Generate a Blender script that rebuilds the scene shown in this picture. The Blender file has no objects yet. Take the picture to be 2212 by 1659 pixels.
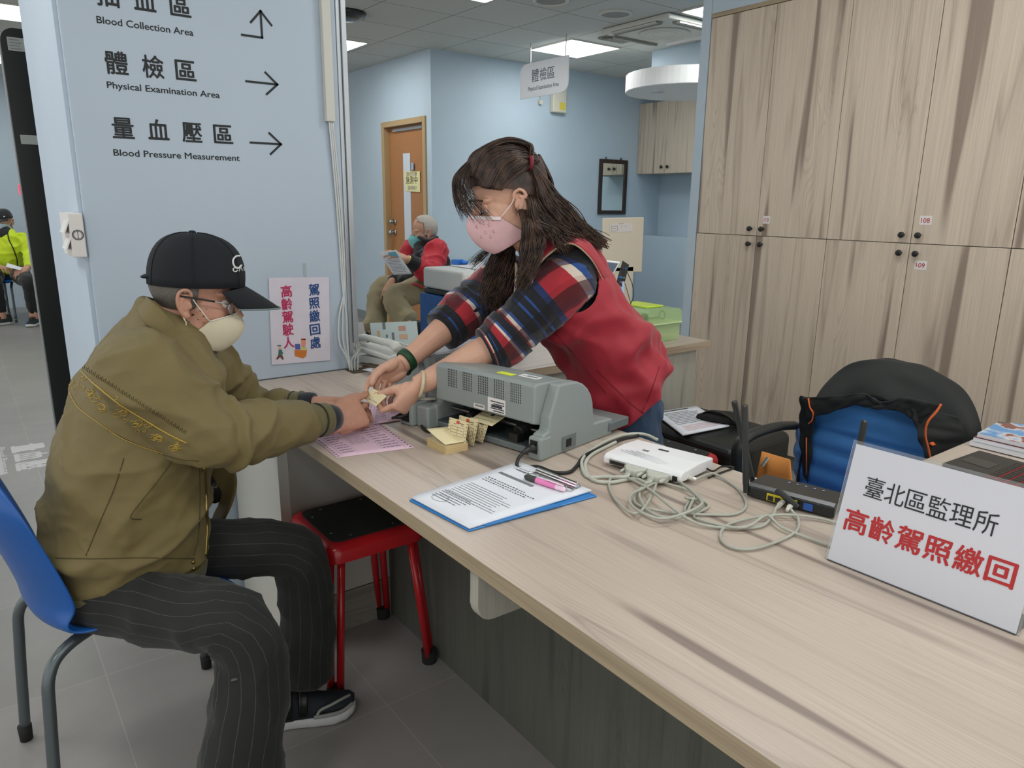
import bpy, bmesh, math, random
from mathutils import Vector, Matrix, noise
V = Vector
sc = bpy.context.scene
col = sc.collection

# ------------------------------------------------------------------ camera
FPX, YAW, PITCH, ROLL = 1568.5953, math.radians(52.85664), math.radians(-13.98966), math.radians(0.71371)
EYE = V((0, 0, 1.35))
_f = V((math.cos(PITCH)*math.cos(YAW), math.cos(PITCH)*math.sin(YAW), math.sin(PITCH)))
_r0 = _f.cross(V((0, 0, 1))).normalized()
_u0 = _r0.cross(_f)
_r = math.cos(ROLL)*_r0 + math.sin(ROLL)*_u0
_u = -math.sin(ROLL)*_r0 + math.cos(ROLL)*_u0
cam = bpy.data.objects.new('camera', bpy.data.cameras.new('camera'))
col.objects.link(cam)
cam.data.sensor_fit = 'HORIZONTAL'
cam.data.sensor_width = 36.0
cam.data.lens = FPX/2212*36.0
cam.data.clip_start = 0.02
cam.matrix_world = Matrix(((_r.x, _u.x, -_f.x, EYE.x), (_r.y, _u.y, -_f.y, EYE.y), (_r.z, _u.z, -_f.z, EYE.z), (0, 0, 0, 1)))
sc.camera = cam

# ------------------------------------------------------------------ world and exposure
w = bpy.data.worlds.new('world')
sc.world = w
w.use_nodes = True
w.node_tree.nodes['Background'].inputs[0].default_value = (1.0, 0.985, 0.975, 1)
w.node_tree.nodes['Background'].inputs[1].default_value = 1.2
sc.view_settings.view_transform = 'Standard'
sc.view_settings.look = 'None'
sc.view_settings.gamma = 1.0
sc.view_settings.exposure = 0.0
sc.view_settings.use_curve_mapping = False
sc.cycles.use_denoising = True
sc.cycles.max_bounces = 6
sc.cycles.diffuse_bounces = 3
sc.cycles.glossy_bounces = 3
sc.cycles.transmission_bounces = 6
sc.cycles.transparent_max_bounces = 8
sc.cycles.caustics_reflective = False
sc.cycles.caustics_refractive = False
PANEL_POWER = 15.0     # emission of every ceiling light panel

# ------------------------------------------------------------------ photo pixel -> point on a plane of the room
def ray(px, py):
    d = _f*FPX + _r*(px-1106.0) - _u*(py-829.5)
    return d/d.dot(_f)
def pz(px, py, z):
    d = ray(px, py); return EYE + d*((z-EYE.z)/d.z)
def px_(px, py, x):
    d = ray(px, py); return EYE + d*(x/d.x)
def py_(px, py, y):
    d = ray(px, py); return EYE + d*(y/d.y)
def pd(px, py, dist):
    return EYE + ray(px, py)*dist
def pxs(dist):          # metres per photo pixel at that distance
    return dist/FPX

# ------------------------------------------------------------------ helpers
def lin(c):
    return tuple(((v/255.0)/12.92 if v/255.0 <= 0.04045 else ((v/255.0+0.055)/1.055)**2.4) for v in c[:3])

MATS = {}
def mat(name, rgb, rough=0.5, metal=0.0, bump=0.0, bscale=200.0, spec=0.5, emit=None, trans=0.0, alpha=1.0, var=0.0, vscale=8.0, sheen=0.0, sss=0.0):
    m = bpy.data.materials.new(name); m.use_nodes = True
    nt = m.node_tree; b = nt.nodes['Principled BSDF']
    c = lin(rgb)
    b.inputs['Base Color'].default_value = (*c, 1)
    b.inputs['Roughness'].default_value = rough
    b.inputs['Metallic'].default_value = metal
    b.inputs['Specular IOR Level'].default_value = spec
    b.inputs['Transmission Weight'].default_value = trans
    b.inputs['Alpha'].default_value = alpha
    b.inputs['Sheen Weight'].default_value = sheen
    if sss:
        b.inputs['Subsurface Weight'].default_value = sss
        b.inputs['Subsurface Radius'].default_value = (0.012, 0.004, 0.002)
        b.inputs['Subsurface Scale'].default_value = 0.5
    if emit:
        b.inputs['Emission Color'].default_value = (*lin(rgb), 1)
        b.inputs['Emission Strength'].default_value = emit
    if bump or var:
        tc = nt.nodes.new('ShaderNodeTexCoord')
    if bump:
        n = nt.nodes.new('ShaderNodeTexNoise'); n.inputs['Scale'].default_value = bscale; n.inputs['Detail'].default_value = 4
        bp = nt.nodes.new('ShaderNodeBump'); bp.inputs['Strength'].default_value = bump; bp.inputs['Distance'].default_value = 0.002
        nt.links.new(tc.outputs['Object'], n.inputs['Vector']); nt.links.new(n.outputs['Fac'], bp.inputs['Height'])
        nt.links.new(bp.outputs['Normal'], b.inputs['Normal'])
    if var:
        n2 = nt.nodes.new('ShaderNodeTexNoise'); n2.inputs['Scale'].default_value = vscale; n2.inputs['Detail'].default_value = 5
        r = nt.nodes.new('ShaderNodeValToRGB')
        r.color_ramp.elements[0].position = 0.3; r.color_ramp.elements[1].position = 0.7
        r.color_ramp.elements[0].color = (*[v*(1-var) for v in c], 1)
        r.color_ramp.elements[1].color = (*[min(1, v*(1+var)) for v in c], 1)
        nt.links.new(tc.outputs['Object'], n2.inputs['Vector']); nt.links.new(n2.outputs['Fac'], r.inputs['Fac'])
        nt.links.new(r.outputs['Color'], b.inputs['Base Color'])
    MATS[name] = m
    return m

def wood(name, axis, light, dark, scale=1.0, streak=0.5, rough=0.42, off=0.0):
    """ash-look laminate: broad plank streaks, fine grain and cathedral arches along one axis"""
    m = bpy.data.materials.new(name); m.use_nodes = True
    nt = m.node_tree; N = nt.nodes; L = nt.links; b = N['Principled BSDF']
    b.inputs['Roughness'].default_value = rough
    tc = N.new('ShaderNodeTexCoord'); mp = N.new('ShaderNodeMapping')
    L.new(tc.outputs['Object'], mp.inputs['Vector'])
    if off == 'rand':
        oi = N.new('ShaderNodeObjectInfo'); mu = N.new('ShaderNodeMath'); mu.operation = 'MULTIPLY'; mu.inputs[1].default_value = 37.0
        L.new(oi.outputs['Random'], mu.inputs[0]); cmb = N.new('ShaderNodeCombineXYZ')
        for i in range(3): L.new(mu.outputs[0], cmb.inputs[i])
        L.new(cmb.outputs[0], mp.inputs['Location'])
    else:
        mp.inputs['Location'].default_value = (off, off*1.7, off*0.6)
    def stretched(along, across):
        s = [across]*3; s['xyz'.index(axis)] = along
        v = N.new('ShaderNodeVectorMath'); v.operation = 'MULTIPLY'; v.inputs[1].default_value = s
        L.new(mp.outputs['Vector'], v.inputs[0]); return v.outputs[0]
    def nz(vec, sc_, det, dist=0.0):
        n = N.new('ShaderNodeTexNoise'); n.inputs['Scale'].default_value = sc_; n.inputs['Detail'].default_value = det
        n.inputs['Distortion'].default_value = dist
        L.new(vec, n.inputs['Vector']); return n.outputs['Fac']
    broad = nz(stretched(0.55*scale, 10*scale), 1.0, 2.0, 0.35)
    fine = nz(stretched(3*scale, 260*scale), 1.0, 3)
    blot = nz(stretched(1.2*scale, 14*scale), 1.0, 4, 1.2)
    # arches: a slow field turned into contour lines
    slow = nz(stretched(1.1*scale, 7*scale), 1.0, 1.0, 0.2)
    k = N.new('ShaderNodeMath'); k.operation = 'MULTIPLY'; k.inputs[1].default_value = 150; L.new(slow, k.inputs[0])
    s = N.new('ShaderNodeMath'); s.operation = 'SINE'; L.new(k.outputs[0], s.inputs[0])
    r1 = N.new('ShaderNodeValToRGB'); cr = r1.color_ramp
    mid = [(a*0.82+c*0.18) for a, c in zip(light, dark)]
    cr.elements[0].position = 0.33; cr.elements[0].color = (*lin(dark), 1)
    cr.elements[1].position = 0.38; cr.elements[1].color = (*lin(mid), 1)
    for p_, c_ in ((0.42, light), (0.57, light), (0.60, mid), (0.63, [(a*0.55+c*0.45) for a, c in zip(light, dark)]), (0.645, mid), (0.72, light)):
        e = cr.elements.new(p_); e.color = (*lin(c_), 1)
    L.new(broad, r1.inputs['Fac'])
    def mul(colsock, fac, lo, hi, p0, p1):
        r = N.new('ShaderNodeMapRange'); r.inputs[1].default_value = p0; r.inputs[2].default_value = p1
        r.inputs[3].default_value = lo; r.inputs[4].default_value = hi; L.new(fac, r.inputs[0])
        mx = N.new('ShaderNodeVectorMath'); mx.operation = 'SCALE'
        L.new(colsock, mx.inputs[0]); L.new(r.outputs[0], mx.inputs['Scale']); return mx.outputs[0]
    msk = N.new('ShaderNodeMapRange'); msk.inputs[1].default_value = 0.5; msk.inputs[2].default_value = 0.62; L.new(nz(stretched(0.8*scale, 5*scale), 1.0, 1.0), msk.inputs[0])
    am = N.new('ShaderNodeMath'); am.operation = 'MULTIPLY'; ad = N.new('ShaderNodeMath'); ad.operation = 'SUBTRACT'; ad.inputs[1].default_value = 1.0
    L.new(s.outputs[0], ad.inputs[0]); L.new(ad.outputs[0], am.inputs[0]); L.new(msk.outputs[0], am.inputs[1])
    c = mul(r1.outputs['Color'], am.outputs[0], 1.0-0.20*streak, 1.0, -2.0, -1.1)
    c = mul(c, fine, 1-0.20*streak, 1+0.12*streak, 0.3, 0.7)
    c = mul(c, blot, 1-0.12*streak, 1.03, 0.28, 0.46)
    L.new(c, b.inputs['Base Color'])
    bp = N.new('ShaderNodeBump'); bp.inputs['Strength'].default_value = 0.12; bp.inputs['Distance'].default_value = 0.001
    L.new(fine, bp.inputs['Height']); L.new(bp.outputs['Normal'], b.inputs['Normal'])
    MATS[name] = m
    return m

def setp(o, label=None, cat=None, group=None, kind=None):
    if label: o['label'] = label
    if cat: o['category'] = cat
    if group: o['group'] = group
    if kind: o['kind'] = kind
    return o

def thing(name, label, cat, loc=(0, 0, 0), rz=0.0, group=None):
    o = bpy.data.objects.new(name, None); col.objects.link(o)
    o.empty_display_size = 0.05
    o.location = loc; o.rotation_euler = (0, 0, rz)
    return setp(o, label, cat, group)

def root_of(o):
    while o.parent: o = o.parent
    return o

class MB:
    """collects shapes into one bmesh, in room coordinates or in the parent's own"""
    def __init__(self): self.bm = bmesh.new(); self.uv = None
    def face(self, vs):
        try: return self.bm.faces.new(vs)
        except ValueError: return None
    def box(self, c, s, M=None, taper=None):
        vs = []
        for dz in (-1, 1):
            for dx, dy in ((-1, -1), (1, -1), (1, 1), (-1, 1)):
                k = taper if (taper and dz > 0) else 1
                p = V((dx*s[0]/2*k, dy*s[1]/2*k, dz*s[2]/2))
                if M: p = M @ p
                vs.append(self.bm.verts.new(p + V(c)))
        for q in ((3, 2, 1, 0), (4, 5, 6, 7), (0, 1, 5, 4), (1, 2, 6, 5), (2, 3, 7, 6), (3, 0, 4, 7)):
            self.face([vs[i] for i in q])
        return self
    def box2(self, a, b):
        a, b = V(a), V(b); s = b-a
        return self.box((a+b)/2, (abs(s.x), abs(s.y), abs(s.z)))
    def quadslab(self, pts, t, n=None):
        """a slab from a polygon, t thick along n"""
        pts = [V(p) for p in pts]
        if n is None: n = (pts[1]-pts[0]).cross(pts[2]-pts[0]).normalized()
        n = V(n)
        a = [self.bm.verts.new(p) for p in pts]; b = [self.bm.verts.new(p+n*t) for p in pts]
        self.face(a[::-1]); self.face(b); k = len(pts)
        for i in range(k): self.face([a[i], a[(i+1) % k], b[(i+1) % k], b[i]])
        return self
    def loft(self, rings, cap=True, close=True, uv=False):
        R = [[self.bm.verts.new(V(p)) for p in r] for r in rings]
        n = len(rings[0]); fs = []
        for i in range(len(R)-1):
            for j in range(n if close else n-1):
                f = self.face([R[i][j], R[i][(j+1) % n], R[i+1][(j+1) % n], R[i+1][j]])
                if f and uv:
                    l = self.bm.loops.layers.uv.verify()
                    cs = ((j/n, i), ((j+1)/n, i), ((j+1)/n, i+1), (j/n, i+1))
                    for lp, c in zip(f.loops, cs): lp[l].uv = (c[0], c[1]/(len(R)-1))
        if cap and close:
            self.face(R[0][::-1]); self.face(R[-1])
        return self
    def tube(self, pts, rad, n=10, cap=True, ref=None, uv=False, sx=1.0):
        """rad: number, list of numbers or list of (ra, rb); ra lies along ref"""
        pts = [V(p) for p in pts]; k = len(pts)
        if not isinstance(rad, (list, tuple)): rad = [rad]*k
        rings = []; prev = None
        for i in range(k):
            t = (pts[min(i+1, k-1)]-pts[max(i-1, 0)])
            if t.length < 1e-9: t = V((0, 0, 1))
            t.normalize()
            if ref is not None: a = V(ref) - t*V(ref).dot(t)
            elif prev is not None: a = prev - t*prev.dot(t)
            else:
                a = t.cross(V((0, 0, 1)))
                if a.length < 0.1: a = t.cross(V((1, 0, 0)))
            if a.length < 1e-6: a = t.orthogonal()
            a.normalize(); prev = a; b = t.cross(a)
            r = rad[i]; ra, rb = (r if isinstance(r, (list, tuple)) else (r, r))
            rings.append([pts[i] + a*(ra*math.cos(2*math.pi*j/n)) + b*(rb*math.sin(2*math.pi*j/n)) for j in range(n)])
        return self.loft(rings, cap=cap, uv=uv)
    def cyl(self, a, b, r, n=16, r2=None):
        return self.tube([a, b], [r, r if r2 is None else r2], n)
    def ball(self, c, r, M=None, seg=14, rings=9):
        c = V(c); r = r if isinstance(r, (list, tuple)) else (r, r, r)
        top = None; R = []
        for i in range(1, rings):
            th = math.pi*i/rings
            R.append([])
            for j in range(seg):
                ph = 2*math.pi*j/seg
                p = V((r[0]*math.sin(th)*math.cos(ph), r[1]*math.sin(th)*math.sin(ph), r[2]*math.cos(th)))
                R[-1].append(c + (M @ p if M else p))
        t = V((0, 0, r[2])); bq = V((0, 0, -r[2]))
        tv = self.bm.verts.new(c + (M @ t if M else t)); bv = self.bm.verts.new(c + (M @ bq if M else bq))
        RV = [[self.bm.verts.new(p) for p in r_] for r_ in R]
        for i in range(len(RV)-1):
            for j in range(seg): self.face([RV[i][j], RV[i+1][j], RV[i+1][(j+1) % seg], RV[i][(j+1) % seg]])
        for j in range(seg):
            self.face([tv, RV[0][j], RV[0][(j+1) % seg]]); self.face([bv, RV[-1][(j+1) % seg], RV[-1][j]])
        return self
    def torus(self, c, R, r, M=None, n=24, m=8):
        rings = []
        for i in range(n):
            a = 2*math.pi*i/n; q = []
            for j in range(m):
                b = 2*math.pi*j/m
                p = V(((R+r*math.cos(b))*math.cos(a), (R+r*math.cos(b))*math.sin(a), r*math.sin(b)))
                q.append(V(c) + (M @ p if M else p))
            rings.append(q)
        rings.append(rings[0])
        RV = [[self.bm.verts.new(p) for p in r_] for r_ in rings[:-1]]
        for i in range(n):
            for j in range(m):
                self.face([RV[i][j], RV[i][(j+1) % m], RV[(i+1) % n][(j+1) % m], RV[(i+1) % n][j]])
        return self
    def build(self, name, m, parent=None, smooth=False, bevel=0.0, seg=2, local=False, mods=None, fix=True):
        if fix: bmesh.ops.recalc_face_normals(self.bm, faces=self.bm.faces[:])
        me = bpy.data.meshes.new(name)
        self.bm.to_mesh(me); self.bm.free()
        return link(name, me, m, parent, smooth, bevel, seg, local, mods)

def link(name, me, m, parent=None, smooth=False, bevel=0.0, seg=2, local=False, mods=None):
    o = bpy.data.objects.new(name, me); col.objects.link(o)
    if m is not None:
        for q in (m if isinstance(m, (list, tuple)) else [m]): me.materials.append(q)
    if parent:
        o.parent = parent
        if not local:
            r = root_of(parent)
            me.transform((Matrix.Translation(r.location) @ r.rotation_euler.to_matrix().to_4x4()).inverted())
    if smooth:
        for f in me.polygons: f.use_smooth = True
    if bevel:
        md = o.modifiers.new('bevel', 'BEVEL'); md.width = bevel; md.segments = seg; md.limit_method = 'ANGLE'; md.angle_limit = math.radians(40)
        md.harden_normals = False
    for k, kw in (mods or []):
        md = o.modifiers.new(k.lower(), k)
        for a, v in kw.items(): setattr(md, a, v)
    return o

def struct(name, mb, m, bevel=0.0):
    o = mb.build(name, m, bevel=bevel); o['kind'] = 'structure'; return o

def remesh(mb, voxel, smooth=4, lap=0.5):
    """one continuous skin from overlapping closed shapes"""
    bmesh.ops.recalc_face_normals(mb.bm, faces=mb.bm.faces[:])
    me = bpy.data.meshes.new('tmp'); mb.bm.to_mesh(me); mb.bm.free()
    o = bpy.data.objects.new('tmp', me); col.objects.link(o)
    md = o.modifiers.new('r', 'REMESH'); md.mode = 'VOXEL'; md.voxel_size = voxel
    if smooth:
        s = o.modifiers.new('s', 'SMOOTH'); s.iterations = smooth; s.factor = lap
    dg = bpy.context.evaluated_depsgraph_get()
    out = bpy.data.meshes.new_from_object(o.evaluated_get(dg))
    bpy.data.objects.remove(o); bpy.data.meshes.remove(me)
    out.materials.clear()
    return out

def displace(me, fn):
    """push every vertex along its normal by fn(point, normal)"""
    ns = [v.normal.copy() for v in me.vertices]
    for v, n in zip(me.vertices, ns):
        d = fn(v.co, n)
        if d: v.co = v.co + n*d
    me.update()

def spline(pts, n):
    """smooth path through control points (catmull-rom), n samples per span"""
    pts = [V(p) for p in pts]; out = []
    P = [pts[0]*2-pts[1]] + pts + [pts[-1]*2-pts[-2]]
    for i in range(1, len(P)-2):
        a, b, c, d = P[i-1], P[i], P[i+1], P[i+2]
        for k in range(n):
            t = k/n
            out.append(0.5*((2*b)+(c-a)*t+(2*a-5*b+4*c-d)*t*t+(3*b-a-3*c+d)*t*t*t))
    out.append(pts[-1]); return out

def interp(vals, n):
    """the same sampling for numbers or tuples"""
    k = len(vals); out = []
    for i in range(k-1):
        for j in range(n):
            t = j/n; t = t*t*(3-2*t)*0.5 + t*0.5
            a, b = vals[i], vals[i+1]
            out.append(tuple(x+(y-x)*t for x, y in zip(a, b)) if isinstance(a, (tuple, list)) else a+(b-a)*t)
    out.append(vals[-1]); return out

def text(name, body, size, M, m, parent, ext=0.0006, bold=0.0, align='LEFT', space=1.0, sx=1.0, width=None, local=False):
    """lettering as mesh; M places the text plane (x right, y up, z out of the face)"""
    cu = bpy.data.curves.new('t', 'FONT'); cu.body = body; cu.size = size; cu.extrude = ext
    cu.align_x = align; cu.space_character = space; cu.resolution_u = 3
    o = bpy.data.objects.new('t', cu); col.objects.link(o)
    dg = bpy.context.evaluated_depsgraph_get()
    me = bpy.data.meshes.new_from_object(o.evaluated_get(dg))
    bpy.data.objects.remove(o); bpy.data.curves.remove(cu)
    if bold:                                  # heavier strokes: the same outline laid over itself, slightly shifted
        bm = bmesh.new(); bm.from_mesh(me); src = bm.verts[:] + bm.edges[:] + bm.faces[:]
        for iz, (dx, dy) in enumerate(((1, 0), (-1, 0), (0, 1), (0, -1))):
            g = bmesh.ops.duplicate(bm, geom=src)['geom']
            for v in g:
                if isinstance(v, bmesh.types.BMVert): v.co.x += dx*bold; v.co.y += dy*bold; v.co.z += .00006*(iz+1)
        bm.to_mesh(me); bm.free()
    if width:
        xs = [v.co.x for v in me.vertices]
        if xs:
            x0, x1 = min(xs), max(xs); k = width/(x1-x0)
            for v in me.vertices: v.co.x = (v.co.x-x0)*k
    elif sx != 1.0:
        for v in me.vertices: v.co.x *= sx
    me.transform(M); me.name = name
    me.materials.clear()
    return link(name, me, m, parent, local=local)

def frame_(o, x, y):
    """matrix of a flat face: origin, right, up"""
    x = V(x).normalized(); y = (V(y)-x*V(y).dot(x)).normalized(); z = x.cross(y); o = V(o)
    return Matrix(((x.x, y.x, z.x, o.x), (x.y, y.y, z.y, o.y), (x.z, y.z, z.z, o.z), (0, 0, 0, 1)))

def rot(axis, deg): return Matrix.Rotation(math.radians(deg), 3, axis)
# ------------------------------------------------------------------ materials
WALL = mat('wall_paint', (182, 197, 211), 0.6, var=0.02, vscale=3, bump=0.05, bscale=400)
WALL2 = mat('wall_paint_blue', (182, 199, 211), 0.6, var=0.02, vscale=3)
WHITE = mat('white_plastic', (226, 226, 224), 0.4)
CREAM = mat('cream_plastic', (214, 208, 190), 0.45)
OFFWHITE = mat('offwhite_paint', (205, 205, 196), 0.55)
BLACK = mat('black_plastic', (22, 24, 23), 0.4)
SOFTBLACK = mat('black_rubber', (20, 21, 20), 0.8)
INK = mat('black_ink', (24, 28, 30), 0.6)
CHROME = mat('chrome', (205, 205, 205), 0.18, 1.0)
STEEL = mat('brushed_steel', (170, 172, 172), 0.35, 1.0)
ALU = mat('aluminium_trim', (186, 192, 196), 0.35, 0.5)
PAPER = mat('paper', (226, 229, 236), 0.75)
RED_INK = mat('red_ink', (176, 34, 36), 0.6)
GREY_INK = mat('grey_print', (120, 122, 128), 0.7)
def wood_set():
    wood('ash_y', 'y', (190, 175, 161), (136, 121, 112), 1.2, 0.62, 0.36)
    wood('ash_x', 'x', (190, 175, 161), (136, 121, 112), 1.2, 0.62, 0.36)
    wood('ash_edge', 'y', (164, 148, 122), (138, 122, 100), 1.6, 0.6, 0.45)
    wood('ash_edge_x', 'x', (176, 160, 136), (150, 134, 112), 1.6, 0.6, 0.45)
    wood('ash_door', 'z', (205, 190, 171), (146, 130, 116), 1.0, 0.62, 0.42, 'rand')
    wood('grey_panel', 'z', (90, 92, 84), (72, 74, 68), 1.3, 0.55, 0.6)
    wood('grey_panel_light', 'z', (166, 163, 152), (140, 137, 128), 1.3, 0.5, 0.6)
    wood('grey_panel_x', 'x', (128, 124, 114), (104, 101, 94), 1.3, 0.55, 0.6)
wood_set()

def floor_mat():
    m = bpy.data.materials.new('vinyl_floor'); m.use_nodes = True
    nt = m.node_tree; N = nt.nodes; L = nt.links; b = N['Principled BSDF']
    b.inputs['Roughness'].default_value = 0.38
    tc = N.new('ShaderNodeTexCoord'); mp = N.new('ShaderNodeMapping'); mp.inputs['Location'].default_value = (0.42, 0.22, 0)
    br = N.new('ShaderNodeTexBrick'); br.offset = 0.0
    br.inputs['Scale'].default_value = 1.0; br.inputs['Brick Width'].default_value = 0.6; br.inputs['Row Height'].default_value = 0.6
    br.inputs['Mortar Size'].default_value = 0.0012; br.inputs['Mortar Smooth'].default_value = 0.2
    br.inputs['Color1'].default_value = (*lin((150, 146, 142)), 1); br.inputs['Color2'].default_value = (*lin((144, 141, 137)), 1)
    br.inputs['Mortar'].default_value = (*lin((170, 166, 160)), 1)
    n = N.new('ShaderNodeTexNoise'); n.inputs['Scale'].default_value = 2.2; n.inputs['Detail'].default_value = 8; n.inputs['Roughness'].default_value = 0.65
    r = N.new('ShaderNodeMapRange'); r.inputs[1].default_value = 0.3; r.inputs[2].default_value = 0.7; r.inputs[3].default_value = 0.88; r.inputs[4].default_value = 1.1
    s = N.new('ShaderNodeVectorMath'); s.operation = 'SCALE'
    L.new(tc.outputs['Object'], mp.inputs['Vector']); L.new(mp.outputs[0], br.inputs['Vector']); L.new(tc.outputs['Object'], n.inputs['Vector'])
    L.new(n.outputs['Fac'], r.inputs[0]); L.new(br.outputs['Color'], s.inputs[0]); L.new(r.outputs[0], s.inputs['Scale']); L.new(s.outputs[0], b.inputs['Base Color'])
    return m
def ceiling_mat():
    m = bpy.data.materials.new('ceiling_tile'); m.use_nodes = True
    nt = m.node_tree; N = nt.nodes; L = nt.links; b = N['Principled BSDF']
    b.inputs['Roughness'].default_value = 0.75
    tc = N.new('ShaderNodeTexCoord'); mp = N.new('ShaderNodeMapping'); mp.inputs['Location'].default_value = (-4.46+0.6*8, -5.1+0.6*9, 0)
    br = N.new('ShaderNodeTexBrick'); br.offset = 0.0
    br.inputs['Scale'].default_value = 1.0; br.inputs['Brick Width'].default_value = 0.6; br.inputs['Row Height'].default_value = 0.6
    br.inputs['Mortar Size'].default_value = 0.004; br.inputs['Mortar Smooth'].default_value = 0.1
    for k, c in (('Color1', (202, 204, 198)), ('Color2', (196, 199, 194)), ('Mortar', (112, 116, 112))): br.inputs[k].default_value = (*lin(c), 1)
    L.new(tc.outputs['Object'], mp.inputs['Vector']); L.new(mp.outputs[0], br.inputs['Vector']); L.new(br.outputs['Color'], b.inputs['Base Color'])
    return m
FLOOR = floor_mat(); CEIL = ceiling_mat()
LAMP = mat('lamp_diffuser', (250, 253, 252), 0.5, emit=PANEL_POWER)

# ------------------------------------------------------------------ the room
CZ = 2.73
YW = 2.45                                    # face of the sign wall
XC = 3.33                                    # face of the tall cabinets
XD, YB = 3.75, 6.267                         # corner between the door wall and the mirror wall
struct('floor', MB().box2((-3.5, -2.5, -0.1), (7.6, 13, 0)), FLOOR)
struct('ceiling', MB().box2((-3.5, -2.5, CZ), (7.6, 13, CZ+0.1)), CEIL)
signwall = struct('wall_sign', MB().box2((0.293, YW, 0), (1.118, 3.30, CZ)), WALL)
MB().box2((0.304, YW-0.008, 0.752), (1.10, YW, CZ-0.001)).build('sign_panel', WALL, signwall, bevel=0.003)
struct('wall_door', MB().box2((XD, YB, 0), (XD+0.12, 6.36, CZ)).box2((XD, 7.265, 0), (XD+0.12, 12.9, CZ)).box2((XD, 6.36, 2.15), (XD+0.12, 7.265, CZ)), WALL2)
struct('wall_mirror', MB().box2((XD+0.12, YB, 0), (6.98, YB+0.1, CZ)), WALL2)
struct('wall_right', MB().box2((6.98, 2.76, 0), (7.08, YB+0.1, CZ)), WALL2)
struct('wall_cabinet_end', MB().box2((XC, 2.703, 0), (6.98, 2.762, CZ)), WALL2)
struct('wall_back', MB().box2((-3.4, 11.0, 0), (XD, 11.1, CZ)), WALL2)
struct('trim_beam', MB().box2((XC, -2.2, 2.325), (XC+0.62, 2.70, CZ)).box2((XC, 2.763, 2.50), (XC+0.3, 3.1, CZ)), WALL2)
struct('trim_ledge', MB().box2((6.62, 3.6, 0), (6.978, YB-0.002, 0.99)), WALL2, 0.004)
struct('baseboard_door', MB().box2((XD-0.012, 7.32, 0), (XD-0.001, 10.9, 0.1)), mat('baseboard_grey', (128, 136, 136), 0.5))
struct('baseboard_mirror', MB().box2((XD+0.0, YB-0.012, 0), (6.6, YB-0.001, 0.1)), MATS['baseboard_grey'])
struct('trim_corner', MB().box2((1.119, YW-0.012, 0.845), (1.137, YW+0.05, CZ-0.001)).box2((1.104, YW-0.004, 0.8), (1.118, YW-0.0005, CZ-0.001)), ALU, 0.002)

# lettering of the direction sign, part of the sign wall
SY = YW-0.0082
def sign_line(cjk, zb, size, eng, ez, ew, ex=0.395, esz=0.026):
    for ch, x in cjk:
        text('lettering', ch, size, frame_((x, SY, zb), (1, 0, 0), (0, 0, 1)), INK, signwall, bold=0.0011, width=0.058)
    text('lettering', eng, esz, frame_((ex, SY, ez), (1, 0, 0), (0, 0, 1)), INK, signwall, bold=0.0003, width=ew)
sign_line([('抽', .399), ('血', .494), ('區', .589)], 1.871, .0655, 'Blood Collection Area', 1.8195, .253)
sign_line([('體', .404), ('檢', .499), ('區', .588)], 1.696, .0655, 'Physical Examination Area', 1.652, .308, .402, .025)
sign_line([('量', .402), ('血', .496), ('壓', .590), ('區', .682)], 1.522, .0645, 'Blood Pressure Measurement', 1.469, .357, .399)
def arrow(pts_list):
    mb = MB()
    for a, b in pts_list:
        a = V((a[0], SY-0.0006, a[1])); b = V((b[0], SY-0.0006, b[1])); d = (b-a).normalized(); q = V((d.z, 0, -d.x))*0.0032
        mb.quadslab([a-q-d*0.003, a+q-d*0.003, b+q+d*0.003, b-q+d*0.003], 0.0008, (0, -1, 0))
    mb.build('arrow', INK, signwall)
arrow([((.791, 1.842), (.853, 1.842)), ((.853, 1.842), (.853, 1.918)), ((.853, 1.918), (.821, 1.882)), ((.853, 1.918), (.885, 1.882))])
for z in (1.709, 1.527):
    arrow([((.794, z), (.890, z)), ((.892, z), (.856, z+.032)), ((.892, z), (.856, z-.032))])

# floor decal in front of the far hallway
dec = MB().quadslab([(0.02, 4.25, 0.0006), (0.04, 4.25, 0.0006), (0.04, 4.8, 0.0006), (0.02, 4.8, 0.0006)], 0.0002).build('floor_lettering', mat('white_vinyl', (206, 204, 204), 0.5))
setp(dec, 'white direction lettering stuck on the grey hallway floor behind the seated man', 'floor sign')
for i, ch in enumerate('量血壓'):
    text('character', ch, 0.165, frame_((0.105, 4.735-0.165*i, 0.0006), (0, -1, 0), (1, 0, 0)), MATS['white_vinyl'], dec, bold=0.006, width=0.145)
text('caption', 'Blood Pressure', 0.05, frame_((0.03, 4.75, 0.0006), (0, -1, 0), (1, 0, 0)), MATS['white_vinyl'], dec, bold=0.001, width=0.5)

# ------------------------------------------------------------------ ceiling fixtures
def ceiling_light(x, y, label, group=None):
    t = thing('ceiling_light', label, 'light', (x, y, CZ), 0, group)
    f = MB()
    for a, b in (((-.30, -.30), (.30, -.285)), ((-.30, .285), (.30, .30)), ((-.30, -.285), (-.285, .285)), ((.285, -.285), (.30, .285))):
        f.box2((a[0], a[1], -.012), (b[0], b[1], -.001))
    f.build('frame', OFFWHITE, t, local=True)
    MB().box2((-.285, -.285, -.008), (.285, .285, -.002)).build('diffuser', LAMP, t, local=True)
    return t
ceiling_light(4.76, 5.40, 'square white light panel glowing above the hanging examination sign', 'ceiling light panels')
ceiling_light(2.90, 6.70, 'square light panel by the door wall, cut by the sign wall edge', 'ceiling light panels')
ceiling_light(4.76, 3.62, 'light panel beside the air conditioner, half behind the cabinet end', 'ceiling light panels')
ceiling_light(2.93, 4.33, 'light panel at the top edge over the woman', 'ceiling light panels')
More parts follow.
